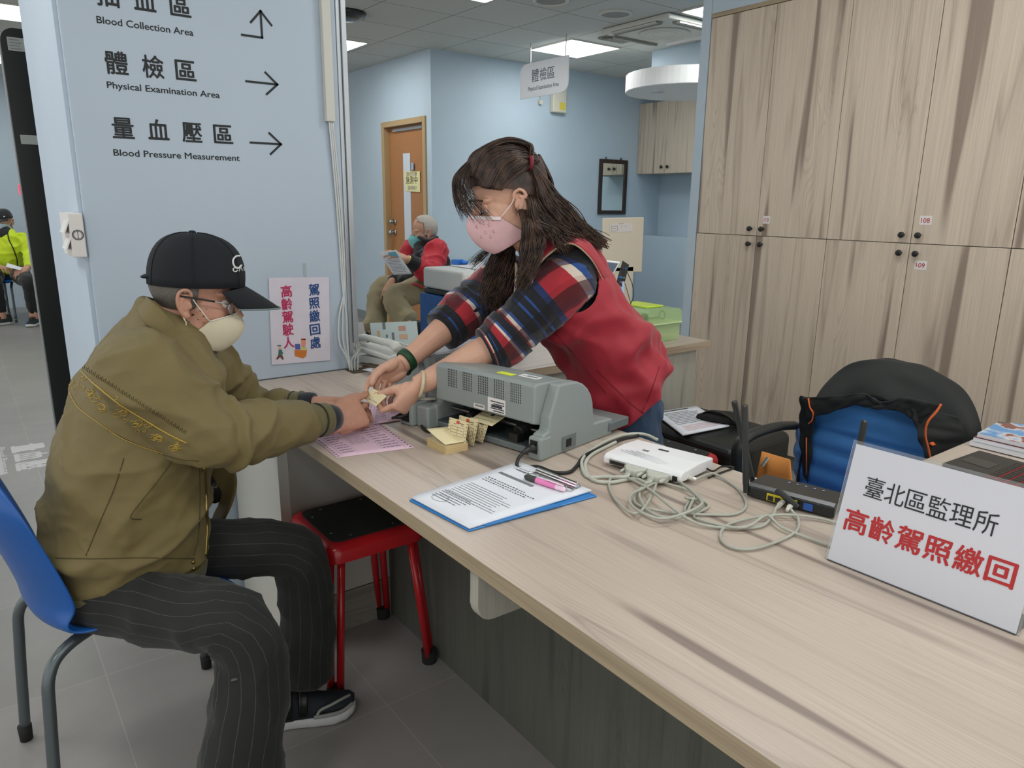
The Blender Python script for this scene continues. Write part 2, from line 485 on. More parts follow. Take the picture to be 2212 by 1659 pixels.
for x, y in ((0.56, 7.2), (0.56, 9.6), (2.06, 1.30), (-0.9, 0.4), (0.9, -0.4), (2.3, -0.8), (-0.7, 2.6), (-0.9, 5.0), (6.0, 4.2)):
    ceiling_light(x, y, 'square ceiling light panel outside the picture lighting the front of the room', 'ceiling light panels outside the picture')

ac = thing('ceiling_air_conditioner', 'white cassette air conditioner with louvres set in the ceiling', 'air conditioner', (4.78, 4.34, CZ))
MB().box((0, 0, -.022), (.72, .72, .04)).build('body', OFFWHITE, ac, local=True, bevel=.012)
GREYP = mat('grey_louvre', (128, 128, 120), 0.5)
for k in range(4):
    Mz = rot('Z', 90*k)
    MB().box(Mz @ V((0, .325, -.036)), (.5, .06, .03), Mz @ rot('X', 24)).build('louvre', GREYP if k != 3 else WHITE, ac, local=True, bevel=.004)
    for q in range(3):
        MB().box(Mz @ V((0, .31+.022*q, -.05)), (.46, .006, .012), Mz).build('slat', OFFWHITE, ac, local=True)
MB().cyl((0, 0, -.05), (0, 0, -.043), .2, 32).torus((0, 0, -.048), .2, .006, n=36).torus((0, 0, -.05), .15, .003, n=36).torus((0, 0, -.05), .1, .003, n=36).build('grille', OFFWHITE, ac, local=True)
vent = thing('ceiling_vent', 'small square louvred vent beside the bright ceiling panel', 'vent', (4.76, 4.80, CZ))
mb = MB()
for k in range(5):
    s = .28-.055*k
    for a in range(4):
        Mz = rot('Z', 90*a); mb.box(Mz @ V((0, s/2, -.006-.002*k)), (s, .022, .004), Mz @ rot('X', -28))
mb.build('fins', GREYP, vent, local=True)
MB().box((0, 0, -.003), (.25, .25, .003)).build('back_plate', BLACK, vent, local=True)
def speaker(p, label):
    t = thing('ceiling_speaker', label, 'speaker', (p[0], p[1], CZ), 0, 'round ceiling speakers')
    MB().torus((0, 0, -.005), .115, .012, n=32).build('rim', OFFWHITE, t, local=True, smooth=True)
    MB().cyl((0, 0, -.006), (0, 0, -.001), .108, 32).build('grille', mat('speaker_mesh', (150, 152, 148), 0.7, bump=.4, bscale=900), t, local=True)
speaker(pz(1330, 29, CZ), 'round ceiling speaker left of the air conditioner')
speaker(pz(1190, 0, CZ), 'round ceiling speaker cut off by the top edge of the picture')
sp = pz(745, 27, CZ)
t = thing('dome_camera', 'dark flat dome fixture on the ceiling beside the sign wall edge', 'camera', (sp.x, sp.y, CZ))
MB().tube([(0, 0, 0), (0, 0, -.03), (0, 0, -.05), (0, 0, -.055)], [.16, .15, .09, .02], 24).build('dome', mat('dark_dome', (40, 46, 46), .25), t, local=True, smooth=True)

# hanging sign
o = pz(1146.5, 93, CZ); XH = o.x
hs = thing('hanging_sign', 'white hanging sign with two rounded corners on a thin rod', 'sign', (XH, o.y, CZ))
c = [px_(*a, XH) for a in ((1125, 140), (1229, 120), (1228, 200), (1123, 213))]
yl, yr = c[0].y, c[1].y; zt = (c[0].z+c[1].z)/2; zb = (c[2].z+c[3].z)/2
r = (zt-zb)*.28
prof = []
for k in range(9):                          # rounded top left
    a = math.pi*.5*k/8; prof.append((yl-r+r*math.cos(a), zt-r+r*math.sin(a)))
prof += [(yr, zt)]
for k in range(9):                          # rounded bottom right
    a = math.pi*(1+.5*k/8); prof.append((yr+r+r*math.cos(a), zb+r+r*math.sin(a)))
prof += [(yl, zb)]
mb = MB(); mb.quadslab([(XH-.006, y, z) for y, z in prof], .012, (1, 0, 0))
mb.build('panel', mat('sign_acrylic', (240, 242, 246), .35), hs)
MB().cyl((XH, o.y, CZ), (XH, o.y, zt-.01), .005, 8).cyl((XH, yr+.04, CZ), (XH, yr+.04, zt-.01), .005, 8).build('rod', CHROME, hs)
SG = mat('sign_ink', (96, 104, 124), .6)
for ch, a in (('體', 1150), ('檢', 1167), ('區', 1184)):
    p0 = px_(a, 172, XH); p1 = px_(a+14, 172, XH)
    text('lettering', ch, abs(p1.y-p0.y)*1.25, frame_((XH-.0065, p0.y, zb+(zt-zb)*.47), (0, -1, 0), (0, 0, 1)), SG, hs, width=abs(p1.y-p0.y)*1.05)
p0 = px_(1142, 193, XH); p1 = px_(1208, 182, XH)
text('lettering', 'Physical Examination Area', .05, frame_((XH-.0065, p0.y, zb+(zt-zb)*.2), (0, -1, 0), (0, 0, 1)), SG, hs, width=abs(p1.y-p0.y))

# round canopy
DC = pz(1422, 178, 2.42); DR = .43
dk = thing('round_canopy', 'white round drum canopy with small downlights over the far corner', 'canopy', (5.33+.1, 4.55, 2.33))
dc = V((5.43, 4.62, 0))
MB().tube([(dc.x, dc.y, 2.33), (dc.x, dc.y, 2.335), (dc.x, dc.y, 2.47), (dc.x, dc.y, 2.475)], [.545, .55, .55, .545], 64).build('drum', WHITE, dk)
MB().box2((dc.x-.05, dc.y-.4, 2.476), (dc.x+.5, dc.y+.4, CZ-.002)).build('neck', WALL2, dk)
for a in (0, .11):
    q = pz(1416+a*110, 198, 2.33)
    MB().torus((q.x, q.y, 2.329), .035, .006, n=20).build('downlight', CHROME, dk, smooth=True)

# ------------------------------------------------------------------ door
DOORW = mat('door_veneer', (170, 118, 74), .4, var=.06, vscale=30)
FRAMEW = mat('door_frame_paint', (178, 152, 112), .45)
d = struct('door_1', MB().box2((XD+.05, 6.42, .01), (XD+.09, 7.205, 2.09)), DOORW)
MB().box2((XD-.018, 6.36, 0), (XD+.11, 6.415, 2.15)).box2((XD-.018, 7.21, 0), (XD+.11, 7.265, 2.15)).box2((XD-.018, 6.415, 2.095), (XD+.11, 7.21, 2.15)).build('door_frame', FRAMEW, d, bevel=.004)
g0 = px_(871, 330, XD+.05).y; g1 = px_(886, 330, XD+.05).y
MB().box2((XD+.046, g1, .35), (XD+.049, g0, 1.83)).build('glass_strip', mat('frosted_glass', (206, 216, 226), .3), d)
for z, zz in ((1.03, 'lever'), (1.14, 'lock')):
    c = px_(861, 505 if zz == 'lever' else 490, XD+.05)
    c = V((XD+.05, 7.13, z))
    mb = MB().cyl(c, c-V((.012, 0, 0)), .032, 20).cyl(c-V((.012, 0, 0)), c-V((.05, 0, 0)), .014, 12)
    mb.ball(c-V((.06, 0, 0)), (.022, .028, .028) if zz == 'lever' else (.012, .024, .024))
    mb.build('door_knob' if zz == 'lever' else 'deadbolt', STEEL, d, smooth=True)
MB().box2((XD+.03, 6.5, 2.05), (XD+.05, 7.1, 2.075)).build('door_closer_arm', ALU, d)
nt_ = thing('door_notice', 'pale yellow handwritten notice clipped on the wooden door', 'notice', (XD+.04, 6.75, 1.55))
nc = [px_(*a, XD+.043) for a in ((872, 370), (907, 370), (908, 415), (877, 413))]
MB().quadslab(nc, .002, (-1, 0, 0)).build('sheet', mat('yellow_paper', (226, 220, 166), .8), nt_)
zc = (nc[0].z+nc[3].z)/2; yc = (nc[0].y+nc[1].y)/2; wd = abs(nc[0].y-nc[1].y)
text('lettering', '施測中', wd*.25, frame_((XD+.0405, yc+wd*.36, zc-.022), (0, -1, 0), (0, 0, 1)), INK, nt_, width=wd*.72)
text('lettering', '請勿打擾', wd*.14, frame_((XD+.0405, yc+wd*.32, zc+.052), (0, -1, 0), (0, 0, 1)), GREY_INK, nt_, width=wd*.65)
text('lettering', '請稍候！', wd*.14, frame_((XD+.0405, yc+wd*.25, zc-.085), (0, -1, 0), (0, 0, 1)), GREY_INK, nt_, width=wd*.55)
q = px_(893, 362, XD+.043)
MB().box(q-V((.01, 0, -.01)), (.012, .045, .07)).build('clip', mat('blue_white_clip', (150, 176, 205), .4), nt_, bevel=.004)

# mirror, hook and wall device on the mirror wall
mr = thing('wall_mirror_frame', 'rectangular wall mirror in a dark brown frame', 'mirror', (6.16, YB, 1.54))
x0, x1, z0, z1 = 5.944, 6.385, 1.236, 1.848
MB().box2((x0, YB-.025, z0), (x0+.045, YB-.001, z1)).box2((x1-.045, YB-.025, z0), (x1, YB-.001, z1)).box2((x0+.045, YB-.025, z1-.045), (x1-.045, YB-.001, z1)).box2((x0+.045, YB-.025, z0), (x1-.045, YB-.001, z0+.045)).build('frame', mat('dark_brown_wood', (44, 32, 28), .4), mr, bevel=.004)
MB().box2((x0+.045, YB-.012, z0+.045), (x1-.045, YB-.004, z1-.045)).build('glass', mat('mirror_glass', (228, 236, 232), .02, 1.0), mr)
MB().torus((x0+.1, YB-.006, z1+.012), .012, .003, rot('X', 90)).torus((x1-.1, YB-.006, z1+.012), .012, .003, rot('X', 90)).build('hanger', BLACK, mr)
wd_ = thing('wall_sensor_box', 'cream ribbed device box on the wall below the hanging sign', 'device', (5.29, YB, 2.38))
MB().box2((5.20, YB-.06, 2.285), (5.385, YB-.001, 2.60)).build('housing', CREAM, wd_, bevel=.01)
for k in range(4): MB().box2((5.24+.035*k, YB-.068, 2.40), (5.255+.035*k, YB-.06, 2.58)).build('rib', OFFWHITE, wd_)
MB().box2((5.285, YB-.064, 2.315), (5.365, YB-.061, 2.385)).build('label', mat('yellow_label', (216, 200, 80), .6), wd_)
hk = thing('wall_hook', 'tiny cream hook on the wall left of the device box', 'hook', (5.06, YB, 2.36))
MB().cyl((5.06, YB-.001, 2.37), (5.06, YB-.03, 2.37), .022, 12).box((5.06, YB-.02, 2.41), (.006, .006, .07)).build('peg', CREAM, hk)

# ------------------------------------------------------------------ tall cabinets
KNOB = mat('knob_black', (26, 28, 26), .35)
def door_with_knob(parent, x, y0, y1, z0, z1, ky, kz, name='door', r=.0135):
    d_ = MB().box2((x, y0+.0015, z0+.0015), (x+.018, y1-.0015, z1-.0015)).build(name, MATS['ash_door'], parent, bevel=.0012)
    MB().tube([(x, ky, kz), (x-.006, ky, kz), (x-.012, ky, kz), (x-.018, ky, kz), (x-.024, ky, kz), (x-.0255, ky, kz)], [.007, .006, .006, r, r*.95, r*.6], 16).build('knob', KNOB, d_, smooth=True)
    return d_
STICK = mat('sticker_white', (226, 222, 220), .6)
def tall_cabinet(y1, y0, label, numbers=()):
    t = thing('tall_cabinet', label, 'cabinet', (XC+.3, (y0+y1)/2, 0), 0, 'tall cabinets along the wall')
    ym = (y0+y1)/2
    MB().box2((XC+.02, y0, .084), (XC+.6, y1, 2.30)).build('carcass', MATS['grey_panel_light'], t)
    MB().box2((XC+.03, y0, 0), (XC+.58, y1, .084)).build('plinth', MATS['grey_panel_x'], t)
    MB().box2((XC-.003, y0, 2.303), (XC+.6, y1, 2.324)).build('top_trim', MATS['ash_edge'], t)
    ds = {}
    for k, (a, b) in enumerate(((ym, y1), (y0, ym))):
        ky = ym+.035 if k == 0 else ym-.035
        ds[k, 1] = door_with_knob(t, XC, a, b, 1.20, 2.302, ky, 1.236)
        ds[k, 0] = door_with_knob(t, XC, a, b, .084, 1.20, ky, 1.158)
    for (k, j), num, y, z, wdt in numbers:
        o = MB().box2((XC-.0012, y-wdt/2, z-.019), (XC-.0002, y+wdt/2, z+.019)).build('number_sticker', STICK, ds[k, j])
        text('number', num, .028, frame_((XC-.0014, y+wdt/2-.006, z-.01), (0, -1, 0), (0, 0, 1)), RED_INK, ds[k, j], width=wdt-.014)
    return t
s110 = px_(1656, 475, XC); s108 = px_(2000, 476, XC); s109 = px_(1989, 573, XC)
tall_cabinet(2.698, 1.920, 'tall ash-look cabinet with number 110, leftmost, next to the opening', [((1, 1), '110', s110.y, s110.z, .04)])
tall_cabinet(1.920, 1.140, 'tall ash-look cabinet with numbers 108 and 109, behind the office chair', [((1, 1), '108', s108.y, s108.z, .05), ((1, 0), '109', s109.y, s109.z, .05)])
tall_cabinet(1.140, .36, 'tall ash-look cabinet at the right edge of the picture')

# upper cabinet in the far corner
XU = 6.56
uc = thing('wall_cabinet', 'small ash-look wall cabinet hanging in the far corner', 'cabinet', (XU, 5.9, 1.7))
zc0, zc1 = 1.70, 2.48
s1 = px_(1440, 300, XU).y; s2 = s1-(YB-s1)
MB().box2((XU+.02, s2-.05, zc0), (6.978, YB-.003, zc1)).build('carcass', MATS['grey_panel_light'], uc)
door_with_knob(uc, XU, s1, YB-.003, zc0, zc1, s1+.045, zc0+.07, r=.018)
door_with_knob(uc, XU, s2, s1, zc0, zc1, s1-.045, zc0+.07, r=.018)

# ------------------------------------------------------------------ counters
CT = .75; XF, XS = .648, 1.385            # worktop height, public edge, staff edge
sc_ = thing('service_counter', 'long ash-look service counter running from the sign wall to the front right', 'counter', (1.0, 1.0, 0))
ctop = MB().box2((XF, -1.2, CT-.032), (XS, YW-.009, CT))
o = ctop.build('worktop', [MATS['ash_y'], MATS['ash_edge']], sc_, bevel=.0012)
for f in o.data.polygons:
    if abs(f.normal.z) < .5: f.material_index = 1
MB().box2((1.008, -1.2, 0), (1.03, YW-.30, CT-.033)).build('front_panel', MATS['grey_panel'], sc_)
mb = MB()
prof = [(1.007, CT-.033), (.664, CT-.033), (.664, .64)]
for k in range(6):
    a = math.pi*(1+.5*k/5); prof.append((.699+.035*math.cos(a), .64+.035*math.sin(a)))
prof += [(1.007, .60)]
mb.quadslab([(x, .97, z) for x, z in prof], .026, (0, 1, 0))
mb.build('bracket', MATS['grey_panel_light'], sc_, bevel=.002)
o = MB().box2((.66, 1.995, 0), (1.03, YW-.01, CT-.034)).build('support_box', OFFWHITE, sc_)
MB().box2((.658, 1.987, 0), (1.006, 1.994, .135)).build('skirting', MATS['grey_panel_x'], sc_)
MB().box2((.69, 1.990, .137), (1.006, 1.994, CT-.036)).build('face_panel', mat('grey_board', (168, 166, 158), .6), sc_)
grom = MB().box2((1.075, 2.36, CT+.0003), (1.15, 2.435, CT+.0012)).build('cable_hole', mat('hole_shadow_wood', (70, 58, 44), .9), sc_)

bd = thing('back_desk', 'ash-look desk with a grey panel front behind the woman', 'desk', (2.0, 2.4, 0))
o = MB().box2((XS+.001, 2.06, CT-.032), (2.70, 2.85, CT)).build('worktop', [MATS['ash_x'], MATS['ash_edge_x']], bd, bevel=.0012)
for f in o.data.polygons:
    if abs(f.normal.z) < .5: f.material_index = 1
MB().box2((XS+.02, 2.085, 0), (2.63, 2.105, CT-.033)).build('front_panel', MATS['grey_panel_light'], bd)
MB().box2((2.60, 2.106, 0), (2.63, 2.83, CT-.033)).build('end_panel', MATS['grey_panel_light'], bd)
bc = thing('corner_worktop', 'ash-look worktop section beyond the end of the sign wall', 'counter', (1.25, 2.6, 0))
MB().box2((1.14, YW-.006, CT-.032), (XS-.001, 2.85, CT)).build('worktop', MATS['ash_y'], bc, bevel=.0012)
MB().box2((1.16, 2.80, 0), (XS-.02, 2.83, CT-.033)).build('back_panel', MATS['grey_panel_light'], bc)
# ------------------------------------------------------------------ things on the counter
rnd = random.Random(7)
def sheet(name, label, cat, pts, m, t=.0006, group=None, curl=None):
    """a sheet of paper from four corners (world), as a thing; returns root, and a function placing marks by (u, v)"""
    P = [V(p) for p in pts]
    ctr = sum(P, V())/4
    root = thing(name, label, cat, ctr, 0, group)
    n = 8; mb = MB(); g = []
    for i in range(n+1):
        row = []
        for j in range(n+1):
            u, v = i/n, j/n
            p = (P[0]*(1-u)+P[1]*u)*(1-v) + (P[3]*(1-u)+P[2]*u)*v
            if curl: p = p+V((0, 0, curl(u, v)))
            row.append(mb.bm.verts.new(p))
        g.append(row)
    for i in range(n):
        for j in range(n): mb.face([g[i][j], g[i+1][j], g[i+1][j+1], g[i][j+1]])
    o = mb.build('sheet', m, root, smooth=True, mods=[('SOLIDIFY', dict(thickness=t, offset=1))])
    if o.data.polygons[0].normal.z < 0: o.data.flip_normals()
    nrm = (P[1]-P[0]).cross(P[3]-P[0]).normalized()
    if nrm.z < 0: nrm = -nrm
    def at(u, v, h=.0009):
        p = (P[0]*(1-u)+P[1]*u)*(1-v) + (P[3]*(1-u)+P[2]*u)*v
        if curl: p = p+V((0, 0, curl(u, v)))
        return p+nrm*h
    return root, at
def marks(root, at, rects, m, name='print', h=.0009):
    mb = MB()
    for u0, v0, u1, v1 in rects:
        mb.face([mb.bm.verts.new(at(u, v, h)) for u, v in ((u0, v0), (u1, v0), (u1, v1), (u0, v1))])
    o = mb.build(name, m, root, fix=False); return o
def textlines(u0, u1, v0, v1, n, r=rnd, gap=.35, wmin=.008, wmax=.03, thick=.5):
    """small word-like dashes running along u"""
    out = []; dv = (v1-v0)/n
    for k in range(n):
        u = u0; end = u1-(u1-u0)*r.random()*.3
        while u < end:
            wd = wmin+(wmax-wmin)*r.random()
            out.append((u, v0+dv*k, min(u+wd, u1), v0+dv*(k+thick))); u += wd+wmin*gap
    return out

PINK = mat('pink_form', (222, 188, 204), .75)
PINK_D = mat('pink_form_shade', (196, 96, 116), .75)
PRINT = mat('form_print', (130, 112, 134), .8)
DPRINT = mat('dark_print', (58, 60, 66), .8)
def pink_form(pts, label, curl=None, seed=1):
    r = random.Random(seed)
    t, at = sheet('pink_form', label, 'form', pts, PINK, group='pink tractor-feed forms', curl=curl)
    L = [(.09, .05, .095, .95), (.905, .05, .91, .95), (.3, .08, .303, .9), (.62, .08, .623, .9), (.1, .3, .9, .303), (.1, .62, .9, .623)]
    L += textlines(.33, .6, .34, .6, 9, r, wmin=.03, wmax=.12, thick=.35) + textlines(.64, .88, .1, .9, 11, r, wmin=.03, wmax=.12, thick=.28) + textlines(.12, .28, .12, .8, 9, r, wmin=.02, wmax=.08, thick=.3)
    marks(t, at, L, PRINT)
    marks(t, at, [(a, .03+.066*k, a+.022, .05+.066*k) for k in range(15) for a in (.025, .955)], DPRINT, 'feed_hole')
    return t
pink_form([pz(*a, CT+.0005) for a in ((728, 989), (896, 967), (808, 905), (660, 935))], 'pink form at the counter edge under the old man\'s hands', None, 3)
pink_form([pz(*a, CT+.003) for a in ((786, 920), (960, 893), (910, 856), (800, 872))], 'pink form lying below the woman\'s fingers, its far edge folded', lambda u, v: .012*max(0, u-.6)*max(0, 1-v)*2, 5)
pink_form([pz(*a, CT+.006) for a in ((880, 880), (962, 872), (940, 846), (862, 850))], 'pink form behind the jade bangle', lambda u, v: .01*math.sin(u*3), 8)
pink_form([pz(*a, CT+.020) for a in ((905, 838), (975, 868), (985, 842), (925, 818))], 'pink form nearest the grey plug units, on top of the black tray', lambda u, v: .01*v, 9)
ptray = thing('black_tray', 'black paper tray under the pink forms left of the printer', 'tray', pz(930, 865, CT))
q = pz(935, 862, CT)
MB().box(q+V((.03, .03, .006)), (.10, .16, .012), rot('Z', 12)).box(q+V((.03, .03, .014)), (.08, .02, .004), rot('Z', 12)).build('tray', BLACK, ptray, bevel=.003)

# grey dot-matrix printer
PG = mat('printer_grey', (142, 150, 148), .42, bump=.05, bscale=900)
PGD = mat('printer_grey_dark', (108, 116, 116), .5)
SMOKE = mat('smoked_plastic', (58, 64, 66), .15)
def printer(root, W=.40, lite=False):
    S = lambda *a: V(a)
    def ext(prof, y0, y1, name, m, bev=.004, par=root):
        return MB().quadslab([(x, y0, z) for x, z in prof], y1-y0, (0, 1, 0)).build(name, m, par, local=True, bevel=bev, seg=2)
    # hood: rear wall, flat top, rounded front
    prof = [(0, .083), (0, .176), (.012, .182), (.055, .180)]
    for k in range(7):
        a = math.pi/2*(1-k/6); prof.append((.10+.085*math.cos(a)*1.05, .092+.084*math.sin(a)))
    prof += [(.192, .075), (.17, .07), (.03, .075)]
    ext(prof, .032, W-.02, 'hood', PG, .004)
    prof2 = [(.0, .0), (-.004, .062), (.02, .07), (.022, .10), (.055, .178)]
    for k in range(7):
        a = math.pi/2*(1-k/6); prof2.append((.105+.095*math.cos(a), .082+.094*math.sin(a)))
    prof2 += [(.205, .05), (.208, 0)] if lite else [(.205, .05), (.288, .045), (.29, .0)]
    ext(prof2, 0, .034, 'end_cap', PG, .005)
    ext(prof2, W-.022, W, 'end_cap', PG, .005)
    MB().box2((.002, .03, .003), (.20 if lite else .288, W-.02, .020)).build('base', PGD, root, local=True, bevel=.003)
    MB().box2((.10, .034, .02), (.13, W-.022, .075)).build('inner_wall', SMOKE, root, local=True)
    MB().box2((.004, .034, .018), (.09, W-.022, .024)).build('paper_channel', SMOKE, root, local=True, bevel=.001)
    if not lite: MB().box2((.20, .03, .02), (.288, W-.02, .044)).build('front_tray', PG, root, local=True, bevel=.004)
    if not lite: MB().box2((.27, -.006, .012), (.36, W-.05, .036)).build('feed_table', PGD, root, local=True, bevel=.003)
    sl = MB()
    for g in range(4 if lite else 5):
        for r_ in range(8):
            for c_ in range(6):
                sl.box2((-.0006, .075+.056*g+.0062*c_, .170-.0062*r_), (.0005, .0768+.056*g+.0062*c_, .1742-.0062*r_))
    sl.build('vent_slots', BLACK, root, local=True)
    if lite: return
    lb = MB().box2((-.0012, .125, .088), (-.0002, .185, .125)).build('rating_label', STICK, root, local=True)
    mb = MB()
    for k in range(5): mb.box2((-.0016, .128, .091+.006*k), (-.0011, .165+.01*((k*7) % 3), .0935+.006*k)) if k != 2 else mb.box2((-.0016, .135, .101), (-.0011, .172, .108))
    mb.build('print', DPRINT, lb, local=True)
    lb = MB().box2((-.0012, .197, .087), (-.0002, .235, .099)).build('barcode_label', STICK, root, local=True)
    mb = MB()
    for k in range(12): mb.box2((-.0016, .2+.0026*k, .092), (-.0011, .2012+.0026*k, .097))
    mb.build('bars', INK, lb, local=True)
    MB().box2((.03, .135, .1815), (.05, .185, .1825)).build('yellow_sticker', mat('sticker_yellow', (214, 226, 60), .6), root, local=True)
    lb = MB().box2((.05, .07, .1795), (.075, .13, .1806)).build('top_label', STICK, root, local=True)
    MB().box2((.058, .075, .1806), (.061, .12, .1812)).box2((.064, .075, .1806), (.067, .11, .1812)).build('print', GREY_INK, lb, local=True)
    # corner block with socket and plug
    MB().box2((-.014, -.002, 0), (.03, .038, .058)).build('socket_block', PG, root, local=True, bevel=.006)
    MB().box2((-.0155, .008, .018), (-.0138, .030, .05)).build('socket', BLACK, root, local=True)
    MB().box2((.085, -.0035, .014), (.105, -.001, .034)).build('rocker_switch', BLACK, root, local=True)
    MB().box2((.07, -.0025, .008), (.125, .0, .042)).build('switch_recess', PGD, root, local=True)
    # tractor unit inside
    MB().tube([(.02, .10, .045), (.05, .10, .055), (.09, .10, .05)], [.016, .022, .018], 12).box2((.0, .085, .025), (.06, .115, .045)).build('tractor', BLACK, root, local=True, bevel=.002)
    MB().tube([(.02, .275, .045), (.06, .275, .055), (.09, .275, .05)], [.012, .018, .016], 12).build('tractor', BLACK, root, local=True, bevel=.002)
    MB().cyl((.05, .04, .05), (.05, W-.03, .05), .005, 10).build('shaft', STEEL, root, local=True)
    # left end connectors
    MB().box2((-.03, W-.02, 0), (.03, W+.03, .062)).build('left_block', PG, root, local=True, bevel=.006)
    MB().box2((-.045, W+.03, 0), (.02, W+.085, .068)).build('plug_block', PG, root, local=True, bevel=.006)
    MB().box2((-.0465, W+.042, .012), (-.044, W+.072, .05)).build('socket', BLACK, root, local=True)
    MB().box2((.03, W+.0, .062), (.055, W+.05, .155)).build('connector_panel', PG, root, local=True, bevel=.003)
P0 = V((1.058, 1.268, CT))
pr = thing('dot_matrix_printer', 'grey dot-matrix printer in the middle of the counter with card forms feeding in', 'printer', P0, math.radians(11), 'grey dot-matrix printers')
printer(pr)
PM = Matrix.Translation(P0) @ Matrix.Rotation(math.radians(11), 4, 'Z')
pr2 = thing('dot_matrix_printer', 'second grey printer partly hidden behind the woman\'s forearms', 'printer', (1.372, 1.815, CT), math.radians(88), 'grey dot-matrix printers')
printer(pr2, .315, True)
for o in pr2.children: o.data.transform(Matrix.Scale(.86, 4, (0, 0, 1)))
MB().box2((.01, .03, .1572), (.16, .27, .160)).build('paper_sheet', PAPER, pr2, local=True)

# cords at the printer
def cord(name, label, pts, r, m, n=6, cat='cable', seg=8, group=None):
    P = spline(pts, n)
    mb = MB().tube(P, r, seg)
    o = mb.build(name, m, None, smooth=True)
    return setp(o, label, cat, group)
BLK_CORD = mat('black_cord', (18, 19, 18), .45)
pc = thing('mains_cable', 'black power cord plugged into the near corner of the printer', 'cable', PM @ V((-.03, .02, .03)))
pts = [PM @ V(a) for a in ((-.05, .019, .030), (-.075, .016, .018), (-.088, .0, .006))] + [pz(1160, 1008, CT+.005), pz(1195, 1020, CT+.005), pz(1228, 1020, CT+.005), pz(1245, 1008, CT+.005), pz(1262, 985, CT+.005), pz(1300, 966, CT+.006), pz(1345, 948, CT+.005), pz(1380, 941, CT+.006)]
MB().tube(spline(pts, 6), .0042, 10).build('cord', BLK_CORD, pc, smooth=True)
MB().tube([PM @ V(a) for a in ((-.0145, .019, .034), (-.03, .019, .033), (-.036, .019, .032), (-.055, .019, .028))], [(.013, .009), (.013, .009), (.008, .007), (.005, .005)], 10).build('plug', BLK_CORD, pc, bevel=.001)
pc = thing('mains_cable', 'black cord looping on the counter left of the printer', 'cable', PM @ V((-.06, .45, .03)))
pts = [PM @ V(a) for a in ((-.06, .457, .03), (-.085, .457, .03))] + [pz(a, b, CT+.005) for a, b in ((925, 890), (912, 905), (912, 922), (925, 932), (950, 931), (975, 922))] + [PM @ V((-.02, .36, .005))]
MB().tube(spline(pts, 6), .004, 10).build('cord', BLK_CORD, pc, smooth=True)
MB().tube([PM @ V(a) for a in ((-.046, .457, .032), (-.065, .457, .03), (-.08, .457, .03))], [(.013, .009), (.011, .008), (.005, .005)], 10).build('plug', BLK_CORD, pc, bevel=.001)
BEIGE_C = mat('beige_cable', (190, 186, 168), .5)
pc = thing('data_cable', 'beige data cable with a thick plug on the printer\'s left end', 'cable', PM @ V((.03, .43, .12)))
MB().tube([PM @ V(a) for a in ((.03, .425, .13), (.012, .425, .128), (-.004, .43, .125))], [(.012, .03), (.012, .028), (.007, .012)], 10).build('plug', BEIGE_C, pc, bevel=.002)
MB().tube(spline([PM @ V(a) for a in ((-.004, .43, .125), (-.03, .445, .122), (-.05, .47, .11), (-.05, .49, .09), (-.03, .48, .075), (0, .44, .07), (.03, .415, .07))], 6), .0045, 10).build('cord', BEIGE_C, pc, smooth=True)

# fan-fold licence cards feeding into the printer
CARD = mat('licence_card', (226, 212, 170), .7)
CARD_E = mat('card_stack_edge', (214, 190, 140), .8)
a0, a1, a2 = pz(920, 975, CT), pz(962, 983, CT), pz(1007, 977, CT)
SP0 = pz(922, 966, CT); SPR = math.radians(14)
fs = thing('card_stack', 'stack of cream fan-fold licence cards in front of the printer', 'cards', pz(965, 965, CT))
B0, B1 = pz(922, 963, CT), pz(962, 982, CT)
B2 = B1 + (pz(1010, 973, CT)-B1)*1.0; B3 = B0+(B2-B1)
mb = MB(); hh = .021
for k in range(7):
    j = (k % 2)*.0012
    mb.quadslab([p+V((j, -j, hh*k/7)) for p in (B0, B1, B2, B3)], hh/7*.86, (0, 0, 1))
mb.build('block', CARD_E, fs)
MB().quadslab([p+V((0, 0, hh+.0002)) for p in (B0, B1, B2, B3)], .0005, (0, 0, 1)).build('top_card', CARD, fs)
t, at = sheet('loose_card', 'cream card lifted open on top of the card stack', 'cards', [B1+V((0, 0, hh+.004)), B2+V((0, 0, hh+.003)), B3+V((0, 0, hh+.014)), B0+V((0, 0, hh+.018))], CARD, curl=lambda u, v: .006*v*v)
ff = thing('fan_fold_cards', 'zigzag strip of cream licence cards with red stamps feeding into the printer', 'cards', pz(1030, 930, CT))
strip = [[(998, 961), (952, 944), (0.012, 0)], ]
top = CT+.058
def fpt(px, py, base, z): return pz(px, py, CT)
edges = [(pz(1003, 968, CT+.018), pz(958, 956, CT+.018)), (None, None)]
wv = (B1-B2)                                     # across the strip
wv = wv.normalized()*.062
fold = [pz(1008, 972, CT+.012), None]
def up(p, z): return V((p.x, p.y, z))
d_in = V((math.cos(math.radians(11)), math.sin(math.radians(11)), 0))
base = pz(1008, 973, CT)
seq = [(0.0, .020), (.012, .072), (.030, .008), (.047, .070), (.062, .008), (.085, .055), (.105, .052)]
side = V((-d_in.y, d_in.x, 0))
org = pz(1005, 975, CT)
Wc = .068
